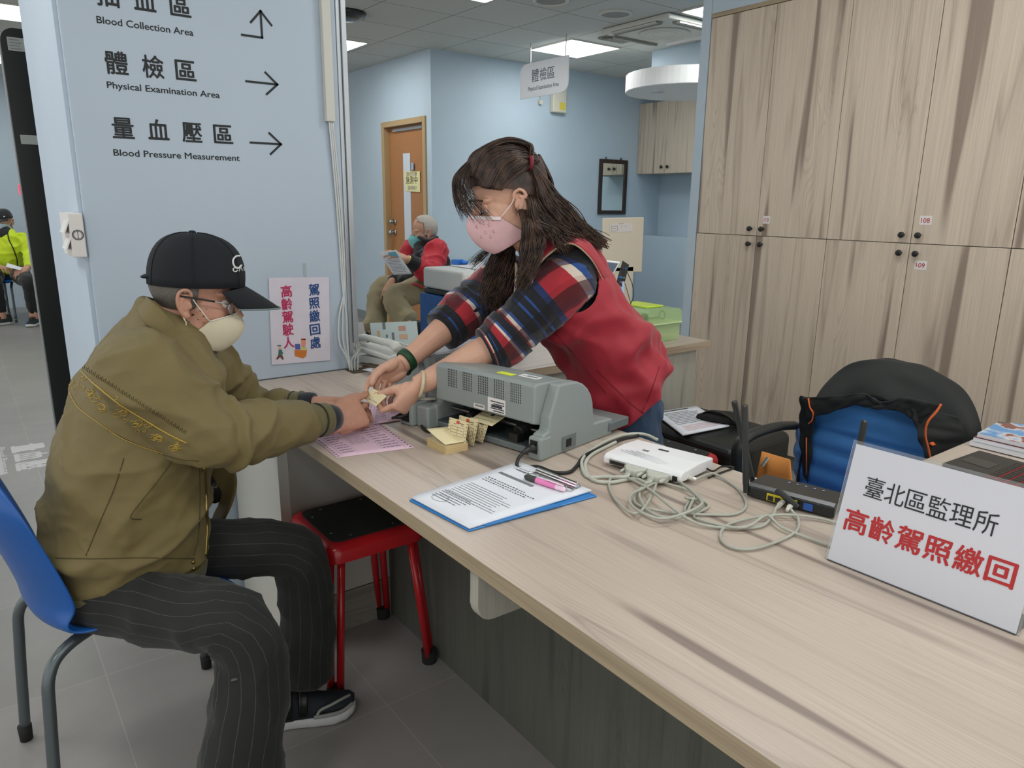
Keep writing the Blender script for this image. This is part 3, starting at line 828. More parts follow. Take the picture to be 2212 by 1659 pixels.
for k in range(len(seq)-1):
    a, b = seq[k], seq[k+1]
    pa = [org+d_in*a[0]+V((0, 0, a[1])), org+d_in*a[0]+side*Wc+V((0, 0, a[1]))]
    pb = [org+d_in*b[0]+V((0, 0, b[1])), org+d_in*b[0]+side*Wc+V((0, 0, b[1]))]
    q = [pa[0], pa[1], pb[1], pb[0]]
    n = (q[1]-q[0]).cross(q[3]-q[0]).normalized()
    if n.x > 0: n = -n
    c_ = MB().quadslab(q, .0005, n).build('card', CARD, ff)
    f = lambda u, v: (q[0]*(1-u)+q[1]*u)*(1-v)+(q[3]*(1-u)+q[2]*u)*v + n*.0009
    mb = MB()
    def rc(u0, v0, u1, v1): mb.face([mb.bm.verts.new(f(u, v)) for u, v in ((u0, v0), (u1, v0), (u1, v1), (u0, v1))])
    for j in range(6): rc(.03, .08+.16*j, .065, .13+.16*j); rc(.935, .08+.16*j, .97, .13+.16*j)
    for v in (.22, .36, .5, .64): rc(.15, v, .85, v+.012)
    for u in (.15, .5, .848): rc(u, .22, u+.01, .652)
    rc(.2, .83, .42, .86); rc(.2, .76, .34, .78); rc(.6, .76, .72, .78)
    mb.build('print', DPRINT, c_, fix=False)
    if k % 2 == 0:
        mb = MB(); rc(.44, .80, .60, .94); mb.build('red_stamp', mat('stamp_red', (206, 84, 60), .7), c_, fix=False)
t_in, at = sheet('card_in_printer', 'cream licence card lying half inside the printer\'s rear slot', 'cards', [PM @ V(a) for a in ((-.006, .165, .052), (.045, .165, .066), (.045, .245, .066), (-.006, .245, .052))], CARD)
marks(t_in, at, [(.3, .1, .32, .9), (.6, .1, .62, .9), (.75, .4, .95, .55)], DPRINT)

# clipboard
cb = thing('clipboard', 'bright blue clipboard at the counter edge holding white papers', 'clipboard', pz(1085, 1075, CT))
C4 = [pz(*a, CT) for a in ((884, 1083), (1013, 1150), (1290, 1074), (1136, 1006))]
BLUEP = mat('clipboard_blue', (38, 122, 192), .35)
MB().quadslab([p+V((0, 0, .0005)) for p in C4], .0035, (0, 0, 1)).build('board', BLUEP, cb, bevel=.003)
C5 = [C4[0].lerp(C4[3], .06).lerp(C4[1], -.02), C4[1].lerp(C4[2], .05), C4[2].lerp(C4[1], -.03), C4[3].lerp(C4[0], -.02)]
MB().quadslab([p+V((0, 0, .0042)) for p in (C4[1].lerp(C4[2], .12).lerp(C4[0], -.01), C4[1].lerp(C4[2], .7).lerp(C4[0], -.015), C4[1].lerp(C4[2], .7).lerp(C4[0], .1), C4[1].lerp(C4[2], .12).lerp(C4[0], .1))], .001, (0, 0, 1)).build('folder_edge', BLUEP, cb, bevel=.002)
ps, at = sheet('paper_stack', 'white printed form clipped on the blue clipboard', 'paper', [pz(*a, CT+.0052) for a in ((888, 1076), (1014, 1143), (1278, 1062), (1122, 1000))], PAPER, .004)
r = random.Random(4)
# text lines run along u; v goes from the near-left edge to the clip
L = []
for v0, n, u0, u1, wmin, wmax, th in ((.90, 2, .1, .35, .004, .012, .4), (.60, 3, .12, .9, .012, .03, .5), (.36, 9, .12, .9, .006, .014, .35), (.20, 5, .1, .6, .006, .02, .4)): 
    L += textlines(u0, u1, v0-.03*n*.5, v0+.026*n*.5, n, r, 1.5, wmin, wmax, th*.7)
marks(ps, at, L, DPRINT, h=.0047)
marks(ps, at, [(.1, .72, .6, .75), (.15, .86, .3, .875), (.7, .93, .9, .945), (.72, .9, .88, .915)], GREY_INK, 'grey_print', h=.0047)
mb = MB()
for k in range(20):
    a0_, a1_ = 2*math.pi*k/20, 2*math.pi*(k+1)/20
    f = lambda a, q: at(.24+.11*q*math.cos(a), .13+.05*q*math.sin(a), .0048)
    mb.face([mb.bm.verts.new(p) for p in (f(a0_, 1), f(a1_, 1), f(a1_, .93), f(a0_, .93))])
mb.build('oval_stamp', GREY_INK, ps, fix=False)
ca, cb2 = pz(1160, 1018, CT+.012), pz(1248, 1052, CT+.012)
dv = (cb2-ca).normalized(); sv = V((-dv.y, dv.x, 0))
mb = MB().quadslab([ca-sv*.012-V((0, 0, .002)), cb2-sv*.012-V((0, 0, .002)), cb2+sv*.012-V((0, 0, .002)), ca+sv*.012-V((0, 0, .002))], .003, (0, 0, 1))
mb.cyl(ca+V((0, 0, .004)), cb2+V((0, 0, .004)), .006, 12)
mb.build('clip', CHROME, cb, bevel=.001)
MB().tube(spline([ca-sv*.01, ca-sv*.025-dv*.004, ca-sv*.03+dv*.01, ca-sv*.012+dv*.02], 5), .0012, 6).tube(spline([cb2-sv*.01, cb2-sv*.026+dv*.004, cb2-sv*.03-dv*.01, cb2-sv*.012-dv*.02], 5), .0012, 6).build('wire_lever', CHROME, cb, smooth=True)
pn = thing('ballpoint_pen', 'pink click pen with a black grip lying on the clipboard paper', 'pen', pz(1175, 1042, CT+.016))
pa, pb = pz(1134, 1029, CT+.016), pz(1221, 1058, CT+.016)
pp = lambda t: pa.lerp(pb, t)
MB().tube([pp(t) for t in (0, .03, .12, .26, .30)], [.0035, .006, .0072, .007, .0066], 16).build('grip', mat('pen_grip', (62, 66, 60), .6), pn, smooth=True)
MB().tube([pp(t) for t in (.30, .32, .75, .78)], [.0072, .0068, .0062, .0064], 16).build('barrel', mat('pen_pink', (232, 130, 186), .25), pn, smooth=True)
MB().tube([pp(t) for t in (.78, .8, .97, 1)], [.0062, .0062, .0055, .003], 16).build('end_cap', mat('pen_clear', (238, 206, 224), .15), pn, smooth=True)
off = V((0, 0, .0085))
MB().tube([pp(.55)+off, pp(.6)+off*1.05, pp(.95)+off*.9], [(.003, .0012)]*3, 8).build('pocket_clip', mat('pen_clip', (240, 214, 226), .3), pn)

# white modem / terminal server
mw = thing('white_modem', 'white modem box with two grey serial plugs on the counter', 'modem', pz(1410, 985, CT))
MA = [pz(1303, 984, CT+.024), pz(1471, 1029, CT+.024), pz(1521, 987, CT+.034), pz(1396, 950, CT+.034)]
def top(p, z): return V((p.x, p.y, CT+z))
u_ = (MA[1]-MA[0]); v_ = ((MA[3]-MA[0])+(MA[2]-MA[1]))/2
mp_ = lambda a, b, z: V((MA[0].x, MA[0].y, 0)) + V((u_.x, u_.y, 0))*a + V((v_.x, v_.y, 0))*b + V((0, 0, CT+z))
rings = []
for a in [i/16 for i in range(17)]:
    cv = .012*math.sin(math.pi*min(1, a/.9))*1.0
    rings.append([mp_(a, 0, .007), mp_(a, 0, .022), mp_(a, .06, .030+.004*math.sin(a*3)), mp_(a, .55, .036), mp_(a, 1, .034), mp_(a, 1, .007)])
MB().loft(rings).build('case', mat('modem_white', (238, 239, 240), .3), mw, bevel=.004, seg=3)
mb = MB()
for a, b in ((.06, .12), (.9, .12), (.06, .88), (.9, .88)):
    p = mp_(a, b, .0008); mb.cyl(p, p+V((0, 0, .008)), .006, 10)
mb.build('foot', WHITE, mw)
gv = MB()
for k in range(4):
    P = spline([mp_(.12+.05*k, .25+.04*k, .0362), mp_(.4+.05*k, .17+.04*k, .0352), mp_(.68+.03*k, .10+.03*k, .0335)], 6)
    gv.tube(P, .0012, 6)
gv.build('curved_ridge', mat('modem_ridge', (214, 216, 220), .4), mw, smooth=True)
MB().box(mp_(.48, .72, .0366), (.006, .026, .001), rot('Z', math.degrees(math.atan2(-u_.x, u_.y)))).build('indicator', DPRINT, mw)
MB().box(mp_(.34, .5, .0364), (.008, .016, .0006), rot('Z', math.degrees(math.atan2(-u_.x, u_.y)))).build('logo_mark', GREY_INK, mw)
RZM = math.atan2(u_.y, u_.x); RM = rot('Z', math.degrees(RZM))
SERG = mat('serial_grey', (188, 190, 178), .5)
def port(a, w_, name, m): MB().box(mp_(a, -.004, .0145), (w_, .004, .012), RM).build(name, m, mw, bevel=.001)
port(.2, .045, 'serial_port', STEEL); MB().box(mp_(.2, -.02, .0145), (.036, .003, .007), RM).build('serial_port_core', BLACK, mw)
port(.93, .012, 'connector', BLACK)
ud = V((math.cos(RZM), math.sin(RZM), 0)); vd = V((math.sin(RZM), -math.cos(RZM), 0))     # vd points to the public side
for i, (a, tail) in enumerate(((.47, [(1305, 1030), (1270, 1030), (1257, 1008), (1262, 985), (1300, 958), (1345, 940), (1390, 938), (1420, 950)]), (.75, [(1370, 1034), (1320, 1042), (1280, 1036), (1264, 1010), (1275, 985), (1310, 965), (1330, 955)]))):
    sp_ = thing('serial_plug', 'grey serial plug with thick cable, %s of the two on the white modem' % ('left' if i == 0 else 'right'), 'cable', mp_(a, -.2, .004), 0, 'grey serial plugs')
    c0 = mp_(a, 0, .0145)+vd*.003
    rings = []
    for s, wd, hg in ((0, .026, .008), (.014, .026, .008), (.022, .019, .0085), (.034, .011, .008)):
        rings.append([c0+vd*s+ud*(wd*x)+V((0, 0, hg*z)) for x, z in ((-1, -1), (1, -1), (1, 1), (-1, 1))])
    MB().loft(rings).build('hood', SERG, sp_, bevel=.002)
    for s in (-1, 1):
        MB().tube([c0+ud*.021*s+vd*.008, c0+ud*.021*s+vd*.03, c0+ud*.021*s+vd*.038], [.0045, .0042, .003], 10).build('thumb_screw', SERG, sp_, smooth=True)
    mb = MB()
    for k in range(5): mb.cyl(c0+vd*(.034+.004*k), c0+vd*(.0365+.004*k), .0058-.0003*k, 12)
    mb.build('strain_relief', SERG, sp_)
    e = c0+vd*.054
    pts = [c0+vd*.034, e+V((0, 0, -.003))]+[pz(x, y, CT+.005) for x, y in tail]
    MB().tube(spline(pts, 6), .0042, 10).build('cord', SERG, sp_, smooth=True)

# network leads
LAN = mat('lan_grey', (170, 172, 160), .5)
JACK = mat('jack_clear', (206, 206, 194), .2)
nl = thing('network_cable', 'long grey network cable coiled on the counter in front of the white modem', 'cable', pz(1440, 1080, CT))
jp = mp_(1.0, .25, .012)
MB().tube([jp+ud*(-.002), jp+ud*.012, jp+ud*.018], [(.006, .0045), (.006, .0045), (.003, .003)], 8, ref=vd).build('plug', JACK, nl)
pts = [jp+ud*.016, pz(1540, 1023, CT+.008), pz(1580, 1045, CT+.004), pz(1602, 1065, CT+.004), pz(1612, 1092, CT+.004), pz(1590, 1110, CT+.004), pz(1540, 1112, CT+.004), pz(1480, 1105, CT+.006)]
cx0, cy0 = 1440, 1078
for k in range(34):
    a = math.radians(20-k*30); w1 = 68+9*math.sin(k*1.3); h1 = 36+7*math.sin(k*.9+1)
    pts.append(pz(cx0+w1*math.cos(a)+6*math.sin(k*.37), cy0-h1*math.sin(a)+4*math.cos(k*.5), CT+.004+.0045*((k//12) % 3)+.002*(k % 3)))
pts += [pz(1380, 1108, CT+.012), pz(1335, 1085, CT+.006), pz(1316, 1050, CT+.005), pz(1322, 1032, CT+.005), pz(1350, 1030, CT+.007), pz(1400, 1055, CT+.018), pz(1450, 1095, CT+.018), pz(1500, 1128, CT+.008), pz(1560, 1140, CT+.005), pz(1640, 1138, CT+.005), pz(1668, 1115, CT+.009), pz(1676, 1098, CT+.012), pz(1685, 1090, CT+.014)]
MB().tube(spline(pts, 5), .0029, 8).build('cord', LAN, nl, smooth=True)
nl2 = thing('network_cable', 'grey network cable looping between the router and the standing sign', 'cable', pz(1640, 1150, CT))
pts = [pz(1703, 1092, CT+.014), pz(1712, 1105, CT+.010), pz(1724, 1120, CT+.006), pz(1722, 1145, CT+.005), pz(1690, 1165, CT+.005), pz(1630, 1185, CT+.005), pz(1580, 1182, CT+.005), pz(1556, 1160, CT+.005), pz(1570, 1135, CT+.005), pz(1620, 1120, CT+.008), pz(1690, 1112, CT+.010), pz(1760, 1118, CT+.007), pz(1810, 1130, CT+.005), pz(1850, 1138, CT+.004)]
MB().tube(spline(pts, 6), .0029, 8).build('cord', LAN, nl2, smooth=True)
nl3 = thing('network_cable', 'grey network cable running out under the standing sign', 'cable', pz(1720, 1150, CT))
pts = [pz(1480, 1075, CT+.014), pz(1515, 1082, CT+.006), pz(1530, 1095, CT+.004), pz(1500, 1118, CT+.004), pz(1600, 1140, CT+.010), pz(1650, 1115, CT+.014), pz(1665, 1118, CT+.012), pz(1690, 1140, CT+.008), pz(1740, 1160, CT+.005), pz(1795, 1180, CT+.004), pz(1840, 1195, CT+.004)]
MB().tube(spline(pts, 6), .0029, 8).build('cord', LAN, nl3, smooth=True)
cord('adapter_cable', 'thin black power lead from the white modem over the counter edge', [mp_(1.0, .8, .014), mp_(1.08, .8, .012), pz(1560, 1008, CT+.006), pz(1585, 1010, CT+.004), pz(1560, 1020, CT+.003), pz(1530, 1032, CT+.003)], .0022, BLK_CORD)

# wi-fi router
rt = thing('wifi_router', 'black wireless router with stick antennas at the staff edge of the counter', 'router', pz(1705, 1080, CT))
R0, R1 = pz(1612, 1074, CT), pz(1800, 1124, CT)
ru = (R1-R0); ru.z = 0; RL = ru.length; ru.normalize(); rv = V((-ru.y, ru.x, 0))
if rv.x < 0: rv = -rv
rp = lambda a, b, z: R0+ru*(RL*a)+rv*b+V((0, 0, z))
mb = MB()
rings = []
for a in (0, .02, .98, 1.0):
    rings.append([rp(a, 0, .004), rp(a, .0, .026), rp(a, .012, .031), rp(a, .10, .024), rp(a, .115, .004)])
mb.loft(rings).build('case', mat('router_black', (34, 36, 36), .35), rt, bevel=.002)
RZR = math.degrees(math.atan2(ru.y, ru.x)); RR_ = rot('Z', RZR)
MB().box(rp(.42, -.0015, .014), (.062, .003, .015), RR_).build('port_panel', mat('port_yellow', (206, 190, 40), .4), rt)
for k in range(4): MB().box(rp(.42, -.0035, .013)+ru*(-.0225+.015*k), (.011, .003, .010), RR_).build('port', BLACK, rt)
MB().box(rp(.72, -.0015, .014), (.018, .003, .014), RR_).build('wan_port', mat('port_blue', (40, 90, 170), .4), rt)
for k in range(5): MB().box(rp(.35+.1*k, .075, .0275), (.004, .004, .0006), RR_).build('led', mat('led_blue', (150, 170, 220), .4), rt)
def antenna(base, tip, label=None):
    b_, t_ = V(base), V(tip)
    MB().tube([b_, b_.lerp(t_, .08), b_.lerp(t_, .1), t_.lerp(b_, .02), t_], [.006, .006, .0068, .0068, .005], 8).build('antenna', mat('antenna_black', (30, 33, 31), .4) if 'antenna_black' not in MATS else MATS['antenna_black'], rt)
antenna(rp(.0, -.004, .012), pd(1609, 874, (rp(0, 0, .1)-EYE).dot(_f)))
antenna(rp(-.03, .05, .012), pd(1586, 866, (rp(0, .05, .1)-EYE).dot(_f)))
antenna(rp(.62, -.01, .012), rp(.37, -.014, .04))
antenna(rp(1.02, .095, .012), pd(1868, 908, (rp(1.05, .11, .1)-EYE).dot(_f)))
for a, b in ((1695, 1088), (1710, 1094)):
    pass
for k, a in enumerate((.44, .55)):
    p = rp(a, -.006, .013)
    lp = thing('lan_plug', 'clear network plug in the yellow router port, %s one' % ('left' if k == 0 else 'right'), 'plug', p, 0, 'network plugs in the router')
    MB().tube([p, p-rv*.016, p-rv*.03+V((0, 0, -.004))], [(.0058, .0045), (.0058, .0045), (.0032, .0032)], 8, ref=ru).build('boot', JACK, lp)

# standing sign in an acrylic sleeve
sg = thing('standing_sign', 'large white standing sign with black and red Chinese lettering in a clear sleeve', 'sign', pz(1990, 1290, CT))
A_, B_ = pz(1788, 1207, CT+.002), pz(2195, 1370, CT+.002)
sd = (B_-A_).normalized(); W_ = .297
back = V((sd.y*-1, sd.x, 0));
if back.x < 0: back = -back
lean = math.radians(14); H_ = .212
upv = V((0, 0, math.cos(lean))) + back*math.sin(lean)
sgm = frame_(A_, sd, upv)
nrm = sgm.to_3x3() @ V((0, 0, 1))
sq = lambda x, y, z=0: sgm @ V((x, y, z))
W_ = (B_-A_).length
ACR = mat('clear_acrylic', (235, 240, 240), .05, trans=.95)
MB().quadslab([sq(0, 0), sq(W_, 0), sq(W_, H_-.004), sq(0, H_-.004)], .0008, nrm).build('sheet', mat('sign_paper', (204, 206, 214), .5), sg)
MB().quadslab([sq(-.006, -.001, -.002), sq(W_+.004, -.001, -.002), sq(W_+.004, H_+.002, -.002), sq(-.006, H_+.002, -.002)], .0016, nrm).build('sleeve', ACR, sg)
foot = MB(); fb = lambda x, d: V((*(A_+sd*x+back*d).xy, CT+.0008))
foot.quadslab([fb(0, -.002), fb(W_, -.002), fb(W_, .07), fb(0, .07)], .0018, (0, 0, 1)).build('foot_plate', ACR, sg)
x0 = .032; cw = .0337
for k, ch in enumerate('臺北區監理所'):
    text('black_lettering', ch, .0385, frame_(sq(x0+cw*k, .1285, .0013), sd, upv), INK, sg, width=.031, ext=.0002)
x0 = .0115; cw = .0438
for k, ch in enumerate('高齡駕照繳回'):
    text('red_lettering', ch, .0425, frame_(sq(x0+cw*k, .0635, .0013), sd, upv), RED_INK, sg, width=.0395, ext=.0002, bold=.0008)

# return desk at the right with laptop and magazines
rd = thing('side_counter', 'ash-look side counter under the laptop at the right edge', 'counter', (2.0, .3, 0))
MB().box2((XS+.001, -.9, CT-.032), (2.35, .735, CT-.001)).build('worktop', MATS['ash_x'], rd, bevel=.001)
MB().box2((XS+.05, .68, 0), (2.28, .70, CT-.034)).build('panel', MATS['grey_panel_light'], rd)
lt = thing('laptop', 'black laptop with a red backlit keyboard behind the standing sign', 'laptop', pz(2160, 1020, CT+.02))
LQ = [pz(2035, 1000, CT+.022), pz(2115, 972, CT+.022), pz(2330, 1030, CT+.022), pz(2250, 1075, CT+.022)]
MB().quadslab([p-V((0, 0, .0215)) for p in LQ], .0215, (0, 0, 1)).build('base', mat('laptop_black', (44, 43, 42), .45), lt, bevel=.003)
lq = lambda u, v, h=.0006: (LQ[0]*(1-u)+LQ[3]*u)*(1-v)+(LQ[1]*(1-u)+LQ[2]*u)*v+V((0, 0, h))
REDK = mat('key_red_glow', (190, 24, 36), .4, emit=.5)
kb = MB().quadslab([lq(a, b, .0003) for a, b in ((.44, .08), (.94, .08), (.94, .92), (.44, .92))], .0003, (0, 0, 1)).build('keyboard', REDK, lt)
for i in range(5):
    for j in range(11):
        u0 = .445+.0975*i; v0 = .09+.0745*j
        MB().quadslab([lq(a, b, .0007) for a, b in ((u0, v0), (u0+.086, v0), (u0+.086, v0+.065), (u0, v0+.065))], .0012, (0, 0, 1)).build('key', BLACK, kb)
MB().quadslab([lq(a, b, .0003) for a, b in ((.06, .34), (.36, .34), (.36, .62), (.06, .62))], .0004, (0, 0, 1)).build('touchpad', mat('touchpad', (52, 51, 50), .35), lt)
l0, l1_ = lq(1, 0, .001), lq(1, 1, .001); lb_ = (LQ[3]-LQ[0]).normalized()*.09+V((0, 0, .22))
MB().quadslab([l0, l1_, l1_+lb_, l0+lb_], .006, lb_.cross(l1_-l0).normalized()).build('lid', MATS['laptop_black'], lt)
for k in range(3):
    M4 = [pz(*a, CT+.001) for a in ((2093, 962), (2140, 936), (2330, 960), (2290, 1010))]
    dz = V((.004*k, -.006*k, .0)); z0 = .001+.012*k
    mt = thing('magazine', ['lowest magazine of the pile behind the laptop', 'middle magazine of the pile behind the laptop', 'top magazine with a blue sky and dark rocks on its cover'][k], 'magazine', M4[0]+V((0, 0, z0)), 0, 'magazines behind the laptop')
    MB().quadslab([p+dz+V((0, 0, z0)) for p in M4], .010, (0, 0, 1)).build('pages', PAPER, mt)
    if k == 2:
        m = bpy.data.materials.new('magazine_cover'); m.use_nodes = True; nt = m.node_tree
        tc = nt.nodes.new('ShaderNodeTexCoord'); n_ = nt.nodes.new('ShaderNodeTexNoise'); n_.inputs['Scale'].default_value = 14; n_.inputs['Detail'].default_value = 6
        rp_ = nt.nodes.new('ShaderNodeValToRGB'); e = rp_.color_ramp.elements
        e[0].position = .36; e[0].color = (*lin((54, 56, 54)), 1); e[1].position = .62; e[1].color = (*lin((90, 150, 205)), 1)
        for ps_, cl in ((.44, (92, 92, 84)), (.5, (150, 60, 52)), (.54, (205, 210, 214))):
            q = rp_.color_ramp.elements.new(ps_); q.color = (*lin(cl), 1)
        nt.links.new(tc.outputs['Object'], n_.inputs['Vector']); nt.links.new(n_.outputs['Fac'], rp_.inputs['Fac']); nt.links.new(rp_.outputs['Color'], nt.nodes['Principled BSDF'].inputs['Base Color'])
        nt.nodes['Principled BSDF'].inputs['Roughness'].default_value = .25
        MB().quadslab([p+dz+V((0, 0, z0+.0102)) for p in M4], .0006, (0, 0, 1)).build('cover', m, mt)
    else:
        MB().quadslab([p+dz+V((0, 0, z0+.0102)) for p in M4], .0006, (0, 0, 1)).build('cover', mat('magazine_red' if k else 'magazine_white', (120, 60, 62) if k else (200, 204, 208), .4), mt)
# ------------------------------------------------------------------ seats
CHAIRB = mat('chair_blue_plastic', (22, 84, 158), .35, bump=.1, bscale=1500)
LEGG = mat('chair_leg_grey', (96, 104, 106), .35, .6)
def shell_chair(loc, rz, label, mshell, mleg, group=None, h=.447):
    """moulded plastic shell on four splayed tube legs; local +x is the front"""
    t = thing('plastic_chair', label, 'chair', loc, rz, group)
    prof = [(-.285, .80), (-.262, .74), (-.235, .66), (-.21, .58), (-.195, .52), (-.188, .475), (-.165, h-.002), (-.11, h-.016), (-.02, h-.014), (.12, h-.002), (.19, h-.006), (.215, h-.03)]
    prof = [(p.x, p.z) for p in spline([V((x, 0, z)) for x, z in prof], 3)]
    k = len(prof); mb = MB(); g = []
    for i, (x, z) in enumerate(prof):
        s = i/(k-1); row = []
        hw = .186 if s > .45 else .17+.016*min(1, s/.35)
        if s < .1: hw *= .72+2.8*s
        for j in range(13):
            v = -1+2*j/12
            dip = abs(v)**2.6
            wb = max(0, min(1, (.66-s)/.30)); wb = wb*wb*(3-2*wb)
            row.append(mb.bm.verts.new((x+.072*dip*wb, v*hw, z+.016*dip*(1-wb)+.03*dip*wb*(1-wb)*2)))
        g.append(row)
    for i in range(k-1):
        for j in range(12): mb.face([g[i][j], g[i+1][j], g[i+1][j+1], g[i][j+1]])
    mb.build('shell', mshell, t, smooth=True, local=True, mods=[('SOLIDIFY', dict(thickness=.009, offset=0)), ('SUBSURF', dict(levels=1, render_levels=1))])
    for sx, sy in ((-1, -1), (-1, 1), (1, -1), (1, 1)):
        x1 = -.20 if sx < 0 else .22
        pts = [(-.04 if sx < 0 else .06, sy*.09, h-.03), (x1*.72, sy*.150, h-.035), (x1*.93, sy*.172, h-.075), (x1*.99, sy*.18, h-.17), (x1*1.08, sy*.192, .02)]
        lg = MB().tube(spline([V(p) for p in pts], 6), .0125, 12).build('leg', mleg, t, smooth=True, local=True)
        e = V(pts[-1]); MB().tube([e+V((0, 0, .022)), e+V((0, 0, -.019))], [.016, .0145], 12).build('foot_cap', LEGG if mleg is not LEGG else SOFTBLACK, lg, smooth=True, local=True)
    return t
ch1 = shell_chair((.205, 1.835, 0), math.radians(5), 'blue plastic shell chair under the seated man in the olive jacket', CHAIRB, LEGG, 'blue shell chairs')

REDM = mat('stool_red', (176, 28, 34), .22)
STOOLTOP = mat('stool_black_top', (24, 27, 25), .7, bump=.25, bscale=700)
def stool(loc, rz, label, w=.30, h=.455):
    t = thing('metal_stool', label, 'stool', loc, rz, 'red metal stools')
    mb = MB(); rings = []
    def rr(hw, z, r):
        out = []
        for cxn, cyn, a0 in ((1, 1, 0), (-1, 1, 90), (-1, -1, 180), (1, -1, 270)):
            for k in range(6):
                a = math.radians(a0+18*k); out.append(V((cxn*(hw-r)+r*math.cos(a), cyn*(hw-r)+r*math.sin(a), z)))
        return out
    rings = [rr(w/2-.012, h-.052, .03), rr(w/2, h-.05, .038), rr(w/2, h-.018, .038), rr(w/2-.006, h-.006, .036), rr(w/2-.018, h, .03), rr(w/2-.03, h+.001, .026)]
    mb.loft(rings).build('seat_frame', REDM, t, smooth=True, local=True, mods=[('EDGE_SPLIT', dict(split_angle=math.radians(50)))])
    MB().loft([rr(w/2-.026, h-.004, .028), rr(w/2-.026, h+.0035, .028)]).build('seat', STOOLTOP, t, local=True)
    mb = MB()
    for k in range(4):
        for s in (-1, 1):
            p = rot('Z', 90*k) @ V((w/2-.045, s*(w/2-.085), h+.003)); mb.ball(p, (.0045, .0045, .002), seg=8, rings=5)
    mb.build('rivets', STEEL, t, local=True)
    for sx in (-1, 1):
        for sy in (-1, 1):
            a0 = V((sx*(w/2-.035), sy*(w/2-.035), h-.03)); f0 = V((sx*(w/2+.0), sy*(w/2+.0), .028))
            lg = MB()
            for d in (V((.011, -.011*sx*sy, 0)), V((-.011, .011*sx*sy, 0))): lg.tube([a0+d, f0+d*.9], .0105, 12)
            lg = lg.build('leg', REDM, t, smooth=True, local=True)
            MB().tube([f0+V((0, 0, .012)), f0+V((0, 0, -.0275))], [.024, .022], 14).build('rubber_foot', SOFTBLACK, lg, local=True)
    return t
sc1 = (pz(927, 1432, 0)+pz(823, 1330, 0)+pz(708, 1490, 0)*1.0)/3
stool((.825, 1.835, 0), math.radians(0), 'red metal stool with black top tucked under the counter edge')
stool((1.93, 1.635, 0), math.radians(4), 'red metal stool with black top behind the white modem on the staff side', .29, .49)

# office chair and the jacket over it
OB = mat('office_chair_blue', (54, 120, 186), .75, bump=.2, bscale=900, sheen=.3)
oc = thing('office_chair', 'blue office chair with black armrests behind the router', 'chair', (1.86, 1.01, 0))
Xb = 2.10
mb = MB(); rows = []
zs = [.43, .47, .50, .53, .56, .59, .62, .66, .72, .77, .80]
k = 0; zz = [.43+.37*i/40 for i in range(41)]
for z in zz:
    rib = .012*abs(math.sin((z-.43)/.062*math.pi)) if z < .68 else .014
    x = Xb-.03*math.sin((z-.43)/.37*math.pi)-rib + (z-.43)*.10
    hw = .19+.03*math.sin((z-.40)/.40*math.pi*.8)
    if z > .70: hw *= math.sqrt(max(.03, 1-((z-.70)/.102)**2))*.999
    front = [V((x-.012*(1-(v)**2), 1.01+v*hw, z)) for v in [-1+2*j/12 for j in range(13)]]
    backp = [V((Xb+.05+(z-.43)*.10, 1.01+v*hw*.98, z)) for v in [1-2*j/12 for j in range(13)]]
    rows.append(front+backp)
mb.loft(rows).build('backrest', OB, oc, smooth=True)
rows = []
for x, hw in ((1.63, .17), (1.66, .215), (1.80, .235), (2.02, .225), (2.08, .19)):
    rows.append([V((x, 1.01+hw*c*1.0, .44+.035*s)) for c, s in [(math.cos(2*math.pi*j/20), math.sin(2*math.pi*j/20)) for j in range(20)]])
mb = MB().loft(rows).build('seat', OB, oc, smooth=True)
for s in (1, -1):
    pts = [V((2.10, 1.01+s*.235, .66)), V((2.02, 1.01+s*.245, .668)), V((1.93, 1.01+s*.262, .660)), V((1.865, 1.01+s*.268, .642)), V((1.845, 1.01+s*.268, .60)), V((1.85, 1.01+s*.262, .52)), V((1.88, 1.01+s*.24, .44))]
    MB().tube(spline(pts, 6), [(.024, .013)]*19+[(.02, .013)]*18, 12, ref=(0, 1, 0)).build('armrest', mat('armrest_black', (34, 36, 35), .45) if s == 1 else MATS['armrest_black'], oc, smooth=True)
MB().cyl((1.86, 1.01, .08), (1.86, 1.01, .42), .028, 16).build('gas_column', BLACK, oc, smooth=True)
MB().box((2.13, 1.01, .50), (.02, .08, .32)).box((1.98, 1.01, .41), (.3, .08, .02)).build('back_bracket', BLACK, oc)
for k in range(5):
    a = math.radians(72*k+20); e = V((1.86+.28*math.cos(a), 1.01+.28*math.sin(a), .06))
    lg = MB().tube([V((1.86, 1.01, .10)), e], [(.03, .022), (.018, .014)], 10).build('base_leg', BLACK, oc, smooth=True)
    MB().cyl(e+V((0, -.012, -.033)), e+V((0, .012, -.033)), .026, 14).build('caster', SOFTBLACK, lg)

JK = mat('jacket_black', (20, 24, 22), .75, bump=.15, bscale=600)
JKO = mat('zip_orange', (226, 104, 44), .6)
jk = thing('draped_jacket', 'black jacket with orange zip draped over the back of the blue office chair', 'jacket', (2.14, .99, .5))
